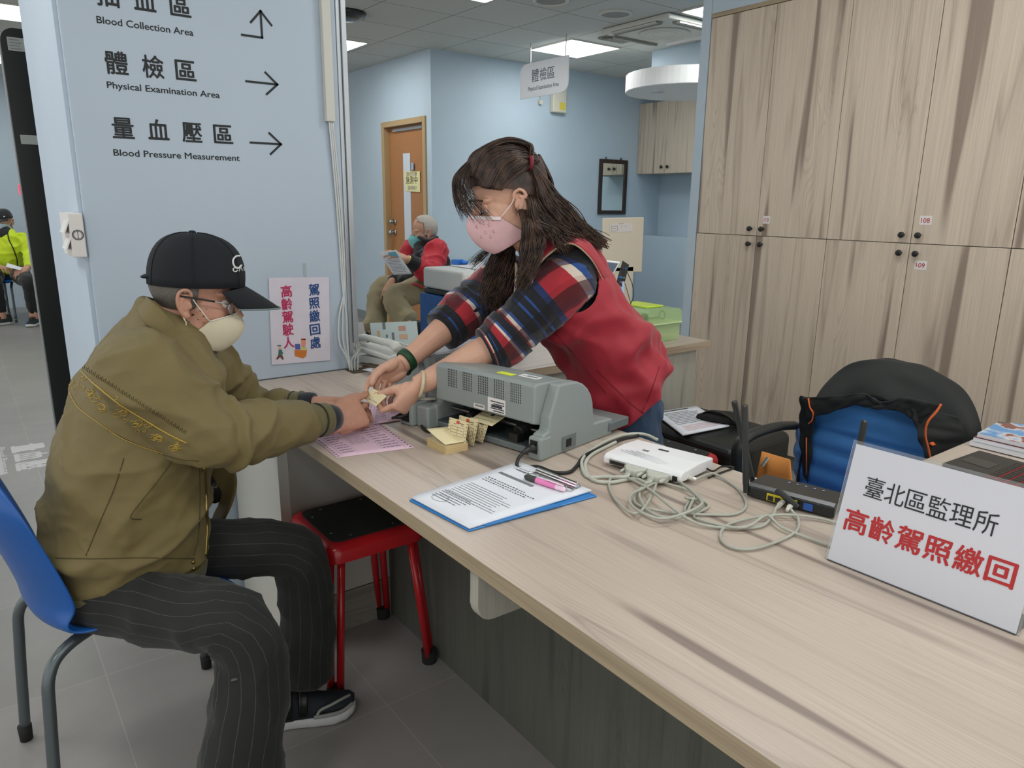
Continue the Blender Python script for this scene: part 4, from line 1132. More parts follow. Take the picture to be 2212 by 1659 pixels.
# outer hood of cloth: a shell over the backrest, open to the front
rows = []
n = 26
for i in range(n+1):
    s = i/n                                      # 0 front collar edge ... 1 bottom at the back
    row = []
    for j in range(31):
        th = math.pi*(j/30)                      # 0 right side (-y), pi left (+y)
        cy, sz = math.cos(th), math.sin(th)
        w_ = .205+.055*math.sin(min(1, s*1.6)*math.pi/2)
        ztop = .815+.095*math.sin(min(1, s*1.5)*math.pi/2) - .02*max(0, s-.7)
        zlow = .55
        x = 2.065+.17*s
        y = .985-w_*cy*(1.0-.10*(1-s))
        if cy < 0: y += .03*(1-s)
        z = zlow+(ztop-zlow)*(sz**.62)
        # lower ends hang further down
        z -= .17*(1-sz)**3
        w1 = noise.noise(V((s*4, th*2.2, 1.3)))*.016
        row.append(V((x+w1, y+w1*.6, z+noise.noise(V((th*3, s*3, 4)))*.012)))
    rows.append(row)
MB().loft(rows, close=False, cap=False).build('back_panel', JK, jk, smooth=True, mods=[('SOLIDIFY', dict(thickness=.006)), ('SUBSURF', dict(levels=1, render_levels=1))])
def cloth_strip(name, A, B, m, par, n=8, thick=.006, wob=.008, seed=0):
    a = spline(A, n); b = spline(B, n); rows = []
    for i in range(len(a)):
        rows.append([a[i].lerp(b[i], t/6)+V((0, 0, 0))+V((noise.noise(V((i*.35, t*.6, seed)))*wob, noise.noise(V((i*.3, t*.5, seed+9)))*wob, 0)) for t in range(7)])
    return MB().loft(rows, close=False, cap=False).build(name, m, par, smooth=True, mods=[('SOLIDIFY', dict(thickness=thick)), ('SUBSURF', dict(levels=1, render_levels=1))])
P = lambda a, b, x=2.03: px_(a, b, x)
# collar band across the front of the backrest, and the two hanging fronts
cloth_strip('collar', [P(1733, 857), P(1790, 855), P(1870, 849), P(1905, 868), P(1950, 858), P(2000, 866), P(2035, 873)], [P(1745, 905), P(1790, 893), P(1845, 875), P(1890, 884), P(1940, 888), P(1970, 905), P(1990, 915)], JK, jk, seed=2)
cloth_strip('left_front', [P(1729, 852, 2.035), P(1728, 900, 2.045), P(1730, 960, 2.05), P(1738, 1030, 2.06)], [P(1768, 868, 2.035), P(1762, 905, 2.045), P(1755, 960, 2.05), P(1745, 1045, 2.06)], JK, jk, seed=4)
cloth_strip('right_front', [P(1965, 880, 2.025), P(1978, 930, 2.02), P(1995, 985, 2.02), P(2010, 1040, 2.03)], [P(2075, 900, 2.10), P(2082, 940, 2.10), P(2080, 990, 2.10), P(2070, 1040, 2.10)], JK, jk, seed=6)
zp = [P(2033, 873, 2.018), P(2022, 890, 2.012), P(2004, 912, 2.006), P(1999, 938, 2.006), P(2006, 970, 2.008), P(2012, 1000, 2.01)]
MB().tube(spline(zp, 8), [(.0045, .0025)]*41, 8).build('zip', JKO, jk, smooth=True)
zp = [P(1746, 860, 2.022), P(1750, 880, 2.022), P(1757, 893, 2.024), P(1754, 908, 2.024), P(1747, 915, 2.026)]
MB().tube(spline(zp, 8), [(.004, .002)]*33, 8).tube([P(1742, 945, 2.036), P(1742, 1025, 2.044)], [(.003, .002)]*2, 8).build('zip', JKO, jk, smooth=True)
MB().tube([P(2012, 957, 2.03), P(2018, 962, 2.028)], [(.009, .004), (.007, .003)], 10).build('zip_pull', JKO, jk, smooth=True)

# ------------------------------------------------------------------ bags and papers on the staff side
sk = thing('suitcase', 'black suitcase with printed papers on top behind the woman', 'suitcase', (2.32, 1.77, 0))
mb = MB().box2((2.13, 1.50, .03), (2.52, 1.98, .495)); mb.build('shell', mat('suitcase_black', (26, 30, 29), .45, bump=.1, bscale=300), sk, bevel=.03, seg=4)
mb = MB()
for k in range(5): mb.box2((2.124, 1.54, .12+.07*k), (2.131, 1.94, .135+.07*k))
mb.build('ridges', MATS['suitcase_black'], sk, bevel=.002)
for a in (1.55, 1.93):
    for b in (2.18, 2.47): MB().cyl((b, a, 0), (b, a, .035), .022, 14).build('wheel', SOFTBLACK, sk)
pq = [pz(1475, 942, .501), pz(1575, 922, .501), pz(1503, 879, .501), pz(1412, 893, .501)]
tq, at = sheet('paper_stack', 'stack of white printed papers on the black suitcase', 'paper', pq, PAPER, .006)
marks(tq, at, textlines(.12, .9, .35, .88, 9, random.Random(3), .5, .01, .04, .3), GREY_INK, h=.0072)
marks(tq, at, [(.2, .92, .75, .945)], DPRINT, 'heading', h=.0072)
marks(tq, at, textlines(.15, .9, .08, .3, 4, random.Random(5), .5, .01, .04, .3), mat('pale_red_print', (226, 170, 170), .7), 'red_print', h=.0072)
bg = thing('black_bag', 'small black bag with buckles right of the papers on the suitcase', 'bag', (2.40, 1.66, .497))
c = pz(1560, 903, .525)
MB().tube([c+V((-.02, .10, -.018)), c+V((-.01, .05, .0)), c+V((.02, -.02, .003)), c+V((.05, -.07, -.015))], [(.02, .014), (.045, .022), (.05, .024), (.025, .018)], 12).build('body', SOFTBLACK, bg, smooth=True)
MB().tube(spline([c+V((-.03, .07, .01)), c+V((-.03, .03, .028)), c+V((-.02, -.03, .026)), c+V((.0, -.06, .0))], 6), [(.010, .003)]*19, 8).build('strap', BLACK, bg, smooth=True)
bb = thing('brown_handbag', 'dark brown handbag with a leather loop handle behind the woman\'s jeans', 'bag', (2.02, 1.93, 0))
rows = []
for z, wx, wy in ((.005, .07, .11), (.03, .085, .125), (.25, .085, .12), (.42, .06, .10), (.50, .025, .085), (.51, .015, .06)):
    rows.append([V((2.025+wx*math.cos(a), 1.945+wy*math.sin(a), z)) for a in [2*math.pi*j/20 for j in range(20)]])
MB().loft(rows).build('body', mat('bag_dark_brown', (48, 42, 36), .6, bump=.2, bscale=200), bb, smooth=True)
LEA = mat('leather_brown', (96, 66, 46), .5)
hp = [pd(1398, 915, 2.55), pd(1420, 878, 2.6), pd(1432, 872, 2.6), pd(1438, 885, 2.6), pd(1432, 902, 2.58), pd(1418, 912, 2.55)]
b0 = V((1.97, 1.88, .50))
hp = [b0, b0+V((.01, -.02, .07)), b0+V((.03, -.05, .115)), b0+V((.05, -.09, .11)), b0+V((.055, -.105, .06)), b0+V((.05, -.10, .0))]
MB().tube(spline(hp, 8), [(.007, .004)]*41, 8).build('handle', LEA, bb, smooth=True)
MB().tube(spline([b0+V((.05, -.115, .0)), b0+V((.05, -.12, -.05)), b0+V((.045, -.122, -.07))], 4), [(.018, .004)]*9, 8).build('flap', LEA, bb, smooth=True)
ob = thing('orange_bag', 'orange cloth bag with a zip and grey handle between the suitcase and office chair', 'bag', (2.28, 1.43, 0))
mb = MB(); rows = []
for i in range(9):
    s = i/8; z = .005+.465*s; d = .075*(1-s)**.7+.004; hw = .105*(1-.35*s*s)
    dy = .02*s
    rows.append([V((2.28+d*math.cos(a)+noise.noise(V((a, s*3, 2)))*.01, 1.385+dy+hw*math.sin(a)*(1 if math.sin(a) > 0 else 1-.25*s), z)) for a in [2*math.pi*j/20 for j in range(20)]])
mb.loft(rows).build('body', mat('bag_orange', (240, 158, 80), .8, bump=.2, bscale=500), ob, smooth=True)
q = pd(1643, 985, (V((2.24, 1.38, .4))-EYE).dot(_f))
MB().tube([V((2.262, 1.435, .46)), V((2.238, 1.44, .43))], [(.008, .003)]*2, 8).build('zip_pull', STEEL, ob)
MB().tube(spline([V((2.222, 1.375, .32)), V((2.205, 1.37, .365)), V((2.20, 1.345, .37)), V((2.215, 1.325, .32))], 6), [(.012, .003)]*19, 8).build('handle', mat('webbing_grey', (70, 70, 64), .8), ob, smooth=True)
MB().box((2.226, 1.313, .31), (.004, .03, .05)).build('label', STICK, ob)

# ------------------------------------------------------------------ things on the back desk and corner worktop
box = thing('blue_box', 'blue cardboard box lettered in yellow on the back desk under the white machine', 'box', (1.72, 2.6, CT))
BB = mat('box_blue', (34, 96, 164), .5, var=.08, vscale=40)
MB().box2((1.605, 2.47, CT+.022), (1.93, 2.80, .962)).build('carton', BB, box, bevel=.002)
YEL = mat('lettering_yellow', (226, 206, 96), .6)
lx = py_(1050, 695, 2.469)
text('lettering', '鋼印', .045, frame_((lx.x+.005, 2.4695, .845), (1, 0, .03), (0, 0, 1)), YEL, box, bold=.0012, width=.06)
MB().tube(spline([V((lx.x-.05, 2.4692, .875)), V((lx.x-.04, 2.4692, .882)), V((lx.x-.03, 2.4692, .868)), V((lx.x-.015, 2.4692, .878)), V((lx.x-.005, 2.4692, .87))], 4), .004, 6).build('ornament', YEL, box)
q = py_(1066, 664, 2.469)
lb = MB().box2((q.x-.02, 2.467, q.z-.02), (q.x+.05, 2.4698, q.z+.025)).build('label', STICK, box)
mb = MB()
for k in range(9): mb.box2((q.x-.012+.005*k, 2.4662, q.z-.012), (q.x-.0098+.005*k, 2.4669, q.z+.002))
mb.build('barcode', INK, lb)
fo = thing('blue_folder', 'flat blue and black folder under the blue lettered box', 'folder', (1.70, 2.60, CT))
MB().box2((1.58, 2.44, CT+.0005), (1.93, 2.80, CT+.012)).build('cover', BB, fo, bevel=.002)
MB().box2((1.60, 2.455, CT+.0122), (1.93, 2.80, CT+.0215)).build('pages', SOFTBLACK, fo)
wm = thing('white_machine', 'white desktop machine on top of the blue box, left of the woman', 'machine', (1.72, 2.63, .963))
MB().box2((1.625, 2.48, .9635), (1.90, 2.80, .985)).build('base', BLACK, wm, bevel=.004)
MB().box2((1.62, 2.475, .986), (1.90, 2.80, 1.075)).build('cover', mat('machine_white', (214, 216, 212), .4), wm, bevel=.014, seg=4)
MB().quadslab([V((1.74, 2.56, 1.0765)), V((1.89, 2.50, 1.0765)), V((1.89, 2.72, 1.0765)), V((1.74, 2.76, 1.0765))], .002, (0, 0, 1)).build('paper', PAPER, wm)
# grey desk further back with a blue item
fd = thing('far_desk', 'pale grey desk standing by the mirror wall behind the seated man in red', 'desk', (4.6, 5.6, 0))
a = py_(972, 563, 5.5); 
MB().box2((3.92, 5.35, .73), (5.6, 6.2, .76)).build('top', OFFWHITE, fd, bevel=.004)
MB().box2((3.98, 5.40, 0), (4.02, 6.15, .729)).box2((5.5, 5.40, 0), (5.54, 6.15, .729)).build('side_panel', mat('desk_grey', (150, 156, 156), .5), fd)
a = pz(988, 566, .785)
bi = thing('blue_packet', 'small bright blue packet on the far grey desk', 'packet', (a.x, a.y, .7605))
MB().box((a.x, a.y, .785), (.10, .08, .048), rot('Z', 25)).ball((a.x+.06, a.y-.03, .78), (.05, .04, .02)).build('wrap', mat('packet_blue', (40, 110, 200), .4), bi, bevel=.008)

# display stands, telephone and papers on the corner worktop
def tilted(name, label, A, B, H, lean, m, cat='stand', thick=.004):
    A, B = V(A), V(B); d = (B-A).normalized(); bk = V((-d.y, d.x, 0))
    if bk.y < 0: bk = -bk
    upv = V((0, 0, math.cos(math.radians(lean))))+bk*math.sin(math.radians(lean))
    t = thing(name, label, cat, (A+B)/2)
    M_ = frame_(A, d, upv); L_ = (B-A).length
    MB().quadslab([M_ @ V(p) for p in ((0, 0, 0), (L_, 0, 0), (L_, H, 0), (0, H, 0))], thick, -(M_.to_3x3() @ V((0, 0, 1)))).build('panel', m, t)
    mb = MB(); top = M_ @ V((L_/2, H, -thick)); ft = V((top.x, top.y, CT+.001))+bk*.09
    mb.quadslab([top-d*L_*.48, top+d*L_*.48, ft+d*L_*.48, ft-d*L_*.48], .003, bk).build('back_flap', mat('kraft_card', (176, 166, 140), .8) if 'kraft_card' not in MATS else MATS['kraft_card'], t)
    return t, M_, L_
A_ = pz(790, 747, CT+.03); B_ = pz(868, 738, CT+.03)
A_.z = B_.z = CT+.001
A_, B_ = V((1.30, 2.66, CT+.001)), V((1.485, 2.60, CT+.001))
ds, M_, L_ = tilted('display_stand', 'tilted pale stand with printed licence samples behind the telephone', A_, B_, .125, 24, mat('display_pale', (196, 210, 208), .5))
mb = MB()
for x, y, w_, h_ in ((.05, .095, .012, .03), (.085, .03, .01, .05), (.05, .02, .006, .02), (.06, .06, .008, .012)): mb.quadslab([M_ @ V(p) for p in ((x, y, .0004), (x+w_, y, .0004), (x+w_, y+h_, .0004), (x, y+h_, .0004))], .0004)
mb.build('print', GREY_INK, ds)
for k, cl in enumerate(((200, 150, 130), (214, 176, 146), (214, 178, 130))):
    x, y, w_, h_ = ((.115, .085, .03, .022), (.115, .05, .035, .022), (.025, .03, .012, .06))[k]
    MB().quadslab([M_ @ V(p) for p in ((x, y, .0004), (x+w_, y, .0004), (x+w_, y+h_, .0004), (x, y+h_, .0004))], .0004).build('picture', mat('tan_picture_%d' % k, cl, .7), ds)
d2, M_, L_ = tilted('display_stand', 'grey picture stand at the edge of the sign wall, left of the pale stand', (1.19, 2.66, CT+.001), (1.285, 2.66, CT+.001), .13, 22, mat('display_grey', (176, 176, 172), .5))
MB().torus(M_ @ V((.05, .09, .001)), .014, .002, M_.to_3x3()).torus(M_ @ V((.06, .03, .001)), .012, .004, M_.to_3x3()).build('picture', mat('brown_picture', (150, 104, 76), .7), d2)
PHW = mat('phone_white', (222, 222, 216), .35)
ph = thing('desk_telephone', 'white desk telephone with a coiled cord on the corner worktop', 'telephone', (1.27, 2.46, CT), math.radians(18))
MB().quadslab([(-.09, -.09, .03), (.10, -.09, .03), (.10, .10, .05), (-.09, .10, .05)], .02, (0, 0, 1)).build('base', PHW, ph, local=True, bevel=.008, seg=3)
MB().box((0, 0, .018), (.16, .15, .03)).build('underside', PHW, ph, local=True, bevel=.004)
MB().tube(spline([V((-.05, -.10, .072)), V((-.05, -.07, .086)), V((-.05, 0, .092)), V((-.05, .07, .096)), V((-.05, .105, .09))], 4), [(.026, .014)]*4+[(.02, .012)]*9+[(.026, .014)]*4, 14).build('handset', PHW, ph, smooth=True, local=True)
for i in range(4):
    for j in range(3): MB().box((.03+.02*j, -.05+.02*i, .056+.002*i), (.013, .012, .006)).build('key', OFFWHITE, ph, local=True, bevel=.001)
pts = []
for k in range(90):
    a = k*.9; s = k/89
    pts.append(V((-.04+.16*s, -.11-.03*math.sin(s*3.1), .014+.0)) + V((.0, .009*math.cos(a), .009*math.sin(a))))
MB().tube(pts, .0017, 6).build('coiled_cord', PHW, ph, smooth=True, local=True)
r = random.Random(12)
for k, (x, y, a) in enumerate(((1.20, 2.60, 8), (1.42, 2.48, -15), (1.22, 2.33, 20), (1.46, 2.30, 10))):
    R_ = rot('Z', a)
    z0 = CT+.001+.004*k*0
    tq, at = sheet('paper_sheet', ['white paper under the telephone', 'white papers right of the telephone', 'loose papers before the telephone by the cable hole', 'white papers beside the second printer'][k], 'paper', [V((x, y, z0+.002*(k % 2)))+R_ @ V(p) for p in ((-.07, -.09, 0), (.07, -.09, 0), (.07, .09, 0), (-.07, .09, 0))], PAPER, .003 if k != 1 else .012, 'papers around the telephone')
    marks(tq, at, textlines(.1, .9, .1, .9, 8, r, .5, .02, .08, .3), GREY_INK, h=.0042 if k != 1 else .0132)
bn = thing('brown_folder', 'brown folder under the telephone\'s front edge', 'folder', (1.26, 2.40, CT))
MB().box((1.24, 2.42, CT+.006), (.16, .10, .004), rot('Z', 15)).build('cover', mat('folder_brown', (92, 78, 62), .7), bn)

# things right of the woman on the back desk
eb = thing('eye_test_board', 'cream board on a post with a small white label, right of the woman', 'board', (2.5, 2.78, CT))
YE = 2.80
c4 = [py_(*a, YE) for a in ((1303, 471), (1392, 469), (1387, 588), (1300, 588))]
MB().quadslab([c4[3], c4[2], c4[1], c4[0]], .012, (0, 1, 0)).build('board', mat('board_cream', (224, 215, 198), .5), eb, bevel=.006, seg=3)
p1, p2 = py_(1300, 588, YE), py_(1368, 588, YE)
MB().box2((p1.x-.02, YE, CT+.0005), (p2.x, YE+.012, p1.z+.02)).build('post', MATS['board_cream'], eb, bevel=.002)
l4 = [py_(*a, YE-.001) for a in ((1317, 502), (1366, 500), (1366, 481), (1317, 483))]
lb = MB().quadslab(l4, .001, (0, -1, 0)).build('label', STICK, eb)
mb = MB(); f = lambda u, v: (l4[0]*(1-u)+l4[1]*u)*(1-v)+(l4[3]*(1-u)+l4[2]*u)*v-V((0, .0012, 0))
for u0, v0, u1, v1 in ((.06, .12, .34, .16), (.06, .68, .34, .72), (.06, .12, .075, .72), (.325, .12, .34, .72), (.12, .42, .26, .47), (.5, .6, .55, .64), (.66, .6, .72, .66), (.4, .9, .6, .94)):
    mb.face([mb.bm.verts.new(f(u, v)) for u, v in ((u0, v0), (u1, v0), (u1, v1), (u0, v1))])
mb.build('print', GREY_INK, lb, fix=False)
dv_ = thing('screen_device', 'small tilted touch screen with an exposed circuit board on a thin stand', 'device', (2.22, 2.55, CT))
dd = 2.99
S4 = [pd(1316, 600, dd), pd(1327, 606, dd), pd(1340, 566, dd), pd(1316, 562, dd)]
S4 = [pd(1306, 590, dd), pd(1322, 598, dd), pd(1341, 566, dd), pd(1310, 562, dd)]
nn = (S4[1]-S4[0]).cross(S4[3]-S4[0]).normalized()
if nn.dot(_f) > 0: nn = -nn
MB().quadslab(S4, .012, -nn).build('housing', STEEL, dv_, bevel=.002)
ctr = sum(S4, V())/4
MB().quadslab([ctr+(p-ctr)*.74+nn*.0006 for p in S4], .0006, nn).build('screen', mat('screen_grey', (86, 98, 116), .15), dv_)
B4 = [pd(1331, 612, dd), pd(1347, 620, dd+.02), pd(1359, 572, dd+.02), pd(1345, 563, dd)]
MB().quadslab(B4, .008, -nn).build('circuit_board', mat('pcb_black', (28, 32, 30), .4), dv_)
cb_ = sum(B4, V())/4
for k, (u, v, cl) in enumerate(((.3, .3, (40, 120, 200)), (.6, .75, (36, 96, 150)), (.65, .35, (120, 120, 120)), (.3, .7, (60, 66, 62)), (.5, .12, (130, 110, 130)))):
    p = (B4[0]*(1-u)+B4[1]*u)*(1-v)+(B4[3]*(1-u)+B4[2]*u)*v+nn*.004
    MB().box(p, (.012, .012, .008)).build('component', mat('component_%d' % k, cl, .35), dv_, bevel=.002)
pbot = V((cb_.x+.02, cb_.y+.02, CT+.002))
MB().tube([cb_+V((0, 0, -.03)), V((cb_.x+.012, cb_.y+.01, .9)), pbot], .008, 10).build('stand', mat('stand_blue_white', (172, 196, 226), .4), dv_, smooth=True)
MB().cyl(pbot-V((0, 0, .001)), pbot+V((0, 0, .006)), .05, 20).build('stand_base', BLACK, dv_)
MB().tube(spline([pd(1355, 588, dd), pd(1366, 615, dd), pd(1368, 640, dd), pd(1361, 660, dd), pd(1356, 680, dd)], 6), .0016, 6).tube(spline([pd(1350, 612, dd), pd(1356, 632, dd), pd(1362, 655, dd), pd(1362, 675, dd)], 6), .0014, 6).build('wire', BLK_CORD, dv_, smooth=True)

GRN = bpy.data.materials.new('clear_green_plastic'); GRN.use_nodes = True
b_ = GRN.node_tree.nodes['Principled BSDF']; b_.inputs['Base Color'].default_value = (*lin((208, 238, 170)), 1); b_.inputs['Roughness'].default_value = .2; b_.inputs['Alpha'].default_value = .3
gb = thing('storage_box', 'clear green plastic case with a handle lid on the back desk', 'box', (2.48, 2.3, CT))
g0, g1 = pz(1397, 733, CT), pz(1462, 724, CT)
gx0, gx1, gy0, gy1 = 2.385, 2.60, 2.165, 2.45
def tray(x0, x1, y0, y1, z0, z1, th=.003):
    mb = MB()
    mb.box2((x0, y0, z0), (x1, y1, z0+th)); mb.box2((x0, y0, z0+th), (x1, y0+th, z1)); mb.box2((x0, y1-th, z0+th), (x1, y1, z1)); mb.box2((x0, y0+th, z0+th), (x0+th, y1-th, z1)); mb.box2((x1-th, y0+th, z0+th), (x1, y1-th, z1)); return mb
tray(gx0, gx1, gy0, gy1, CT+.001, CT+.085).build('body', GRN, gb)
rows = []
for y in (gy0-.004, gy1+.004):
    pr_ = [(gx0-.004, CT+.083)]
    for k in range(7): a = math.pi-math.pi/2*k/6; pr_.append((gx0+.026+.03*math.cos(a), CT+.118+.03*math.sin(a)))
    for k in range(7): a = math.pi/2-math.pi/2*k/6; pr_.append((gx1-.026+.03*math.cos(a), CT+.118+.03*math.sin(a)))
    pr_.append((gx1+.004, CT+.083)); rows.append([V((x, y, z)) for x, z in pr_])
mb = MB().loft(rows, close=False, cap=False)
for r_ in rows: mb.face([mb.bm.verts.new(p) for p in r_])
mb.build('lid', GRN, gb, mods=[('SOLIDIFY', dict(thickness=.002))], bevel=0)
MB().box2((gx0-.008, gy0-.008, CT+.08), (gx1+.008, gy1+.008, CT+.0865)).build('rim', mat('green_rim', (200, 226, 172), .3), gb, bevel=.002)
MB().box2((gx0+.05, gy0+.06, CT+.1485), (gx1-.05, gy1-.06, CT+.156)).build('handle', mat('handle_lime', (206, 232, 70), .35), gb, bevel=.003)
MB().box2((gx0-.016, gy0+.06, CT+.03), (gx0-.007, gy0+.11, CT+.105)).build('latch', mat('latch_lime', (206, 228, 150), .35), gb, bevel=.004)
for k in range(22):
    p = V((2.405+.0055*(k % 11), 2.20+.008*(k//11), CT+.005))
    tq = MB().cyl(p, p+V((.004*math.sin(k), .003*math.cos(k*2), .066+.004*math.sin(k*3))), .0026, 6).build('wooden_stick', mat('stick_wood', (196, 150, 112), .7) if k == 0 else MATS['stick_wood'])
    setp(tq, 'thin wooden stick standing upright in the clear green case', 'stick', 'wooden sticks in the green case')
gs = thing('scissors', 'dark handled scissors lying in the lid of the green case', 'scissors', (2.55, 2.25, CT+.09))
MB().torus((2.56, 2.24, CT+.108), .019, .0035, rot('X', 80)).tube([(2.54, 2.24, CT+.098), (2.43, 2.30, CT+.092)], [(.012, .006), (.004, .002)], 8).build('handle', mat('scissor_green', (56, 76, 64), .5), gs, smooth=True)
pc_ = thing('cotton_bundle', 'dark bundle inside the lid of the green case', 'bundle', (2.46, 2.28, CT+.09))
MB().tube([(2.41, 2.22, CT+.1), (2.46, 2.26, CT+.105), (2.52, 2.30, CT+.1)], [.012, .016, .01], 10).build('bundle', MATS['scissor_green'], pc_, smooth=True)
ms = thing('grey_mouse', 'grey computer mouse on the back desk beside the green case', 'mouse', pz(1418, 742, CT+.015))
MB().ball(pz(1414, 741, CT+.018), (.05, .032, .0165), rot('Z', 30)).build('shell', mat('mouse_grey', (120, 128, 132), .4), ms, smooth=True)

# ------------------------------------------------------------------ on and beside the sign wall
tk = thing('cable_trunking', 'white cable trunking running down the right side of the sign wall', 'trunking', (1.07, YW, 2.2))
a, b = py_(706, 262, YW-.02), py_(723, 262, YW-.02)
MB().box2((a.x-.004, YW-.032, a.z), (b.x-.002, YW-.0085, CZ-.001)).build('cover', OFFWHITE, tk, bevel=.002)
CW = mat('cable_white', (206, 210, 208), .45)
for k in range(3):
    dx = .006*k
    pts = [V((1.068+dx, YW-.018, 1.62)), V((1.070+dx*1.2, YW-.016, 1.40)), V((1.078+dx*1.2, YW-.014, 1.20)), V((1.082+dx*.6, YW-.014, 1.05)), V((1.078-dx*2.2+.01, YW-.02, .95)), V((1.074-dx*2.6+.012, YW-.024, .86)), V((1.088-dx*.6, YW-.03, .79)), V((1.10-dx*.5, YW-.04, CT-.05))]
    pts[0] = V(((a.x+b.x)/2-.006+dx, YW-.02, a.z+.01))
    o = MB().tube(spline(pts, 8), .0032, 8).build('hanging_cable', CW, None, smooth=True)
    setp(o, ['leftmost white cable hanging', 'middle white cable hanging', 'rightmost white cable hanging'][k]+' from the trunking into the counter hole', 'cable', 'cables under the trunking')
for k in range(3):
    pts = [V((1.126+.004*k, YW-.006, .85)), V((1.128+.006*k, YW-.012, .82)), V((1.122-.012*k, YW-.03, .79)), V((1.112-.01*k, YW-.045, .745))]
    o = MB().tube(spline(pts, 6), .0032, 8).build('grey_cable', mat('cable_grey', (176, 178, 172), .5) if k == 0 else MATS['cable_grey'], None, smooth=True)
    setp(o, 'short grey cable bending from the wall edge into the counter hole', 'cable', 'short cables at the wall edge')
po = thing('wall_poster', 'white poster with magenta and blue brush lettering taped above the counter', 'poster', (.93, YW-.01, .95))
YP = YW-.0085
q4 = [py_(*a, YP-.002) for a in ((587, 788), (713, 778), (710, 598), (580, 600))]
MB().quadslab(q4, .0016, (0, -1, 0)).build('sheet', mat('poster_paper', (218, 214, 226), .5, var=.05, vscale=12), po)
MAG = mat('brush_magenta', (190, 36, 92), .6); BRB = mat('brush_blue', (24, 70, 132), .6)
def brush(chars, x_, y0, dy, m):
    for k, ch in enumerate(chars):
        p = py_(x_[0]+(x_[1]-x_[0])*k/(len(chars)-1), y0+dy*k, YP-.0042)
        text('brush_character', ch, .043, frame_(p, (1, 0, .05), (-.05, 0, 1)), m, po, bold=.0007, width=.038)
brush('高齡駕駛人', (608, 613), 641, 27.6, MAG)
brush('駕照繳回處', (668, 671), 637, 28.6, BRB)
tpe = py_(658, 583, YP-.001)
MB().box2((tpe.x-.005, YP-.0012, tpe.z-.03), (tpe.x+.006, YP-.0004, tpe.z+.022)).build('tape', mat('clear_tape', (200, 214, 216), .2, alpha=.45), po)
def fig(name, shapes, par):
    for pts, cl in shapes:
        key = 'fig_%d_%d_%d' % cl
        m_ = MATS.get(key) or mat(key, cl, .7)
        MB().quadslab([py_(x, y, YP-.0042) for x, y in pts], .0004, (0, -1, 0)).build(name, m_, par)
fig('walking_man', [([(602, 755), (609, 755), (610, 768), (601, 768)], (70, 110, 100)), ([(601, 768), (610, 768), (613, 776), (610, 777), (605, 771), (599, 777), (596, 776)], (100, 56, 44)), ([(602, 748), (607, 748), (607, 754), (602, 754)], (214, 184, 150)), ([(599, 745), (607, 745), (607, 748), (599, 748)], (84, 104, 108)), ([(608, 757), (612, 763), (611, 765), (607, 760)], (70, 110, 100))], po)
fig('desk_clerk', [([(636, 756), (663, 757), (661, 770), (654, 774), (637, 769)], (206, 120, 50)), ([(637, 743), (648, 743), (649, 755), (638, 755)], (84, 92, 160)), ([(650, 733), (659, 732), (661, 742), (658, 750), (651, 748)], (226, 150, 126)), ([(651, 749), (661, 749), (663, 756), (650, 756)], (206, 200, 120)), ([(650, 731), (660, 731), (661, 735), (651, 734)], (210, 120, 70))], po)

wb = thing('wall_box', 'white wall box with a round ring mark and two red flaps at the wall corner', 'box', (.27, 2.5, 1.25))
MB().box2((.262, 2.425, 1.184), (.2985, 2.62, 1.307)).build('housing', mat('box_warm_white', (220, 216, 212), .45), wb, bevel=.003)
c = V((.2775+.004, 2.4244, 1.247))
MB().torus(c, .0135, .0012, rot('X', 90), 28, 6).torus(c, .0105, .0006, rot('X', 90), 28, 6).box(c, (.0012, .0008, .022)).build('ring_mark', DPRINT, wb)
for z in (1.268, 1.222):
    MB().box(V((.258, 2.49, z)), (.004, .10, .036), rot('Y', 22)).build('flap', mat('flap_red', (150, 104, 104), .5) if z > 1.25 else MATS['flap_red'], wb)
    MB().box(V((.256, 2.47, z+.002)), (.004, .09, .038), rot('Y', 22)).build('flap_cover', WHITE, wb)
MB().box2((.27, 2.46, 1.1825), (.2925, 2.62, 1.1838)).build('bottom_plate', GREYP, wb)

ks = thing('display_kiosk', 'tall black display kiosk seen from behind at the left edge', 'kiosk', (.55, 3.72, 0))
KB = mat('kiosk_black', (14, 18, 15), .35)
prof = []
x0, x1, z1 = .250, .86, 2.0
for k in range(7): a = math.pi-math.pi/2*k/6; prof.append((x0+.05+.05*math.cos(a), z1-.05+.05*math.sin(a)))
for k in range(7): a = math.pi/2-math.pi/2*k/6; prof.append((x1-.05+.05*math.cos(a), z1-.05+.05*math.sin(a)))
prof += [(x1, .03), (x0, .03)]
MB().quadslab([(x, 3.70, z) for x, z in prof], .05, (0, 1, 0)).build('panel', KB, ks)
prof2 = [(x0-.006 if x < .5 else x+.006, z+(.006 if z > 1.9 else 0)) for x, z in prof]
MB().quadslab([(x-.004 if x < .5 else x+.004, 3.752, z) for x, z in prof], .012, (0, 1, 0)).build('bezel', ALU, ks)
MB().box2((.35, 3.6, 0), (.76, 3.9, .03)).build('foot', KB, ks)
for zc_, h_, x_ in ((1.94, .05, .272), (1.578, .036, .27)):
    lb = MB().box2((x_, 3.6975, zc_-h_/2), (x_+.07, 3.6998, zc_+h_/2)).build('sticker', mat('kiosk_sticker', (150, 156, 150), .5) if zc_ > 1.8 else MATS['kiosk_sticker'], ks)
    if zc_ > 1.8:
        mb = MB()
        for k in range(4): mb.box2((x_+.006, 3.6968, zc_+.014-.011*k), (x_+.04+.006*(k % 2), 3.6974, zc_+.018-.011*k))
        mb.build('print', GREY_INK, lb)
rl = py_(43, 382, 3.76)
MB().box2((x0-.0075, 3.755, 1.36), (x0-.0045, 3.765, 1.40)).build('red_light', mat('led_red', (230, 40, 70), .4, emit=2.0), ks)
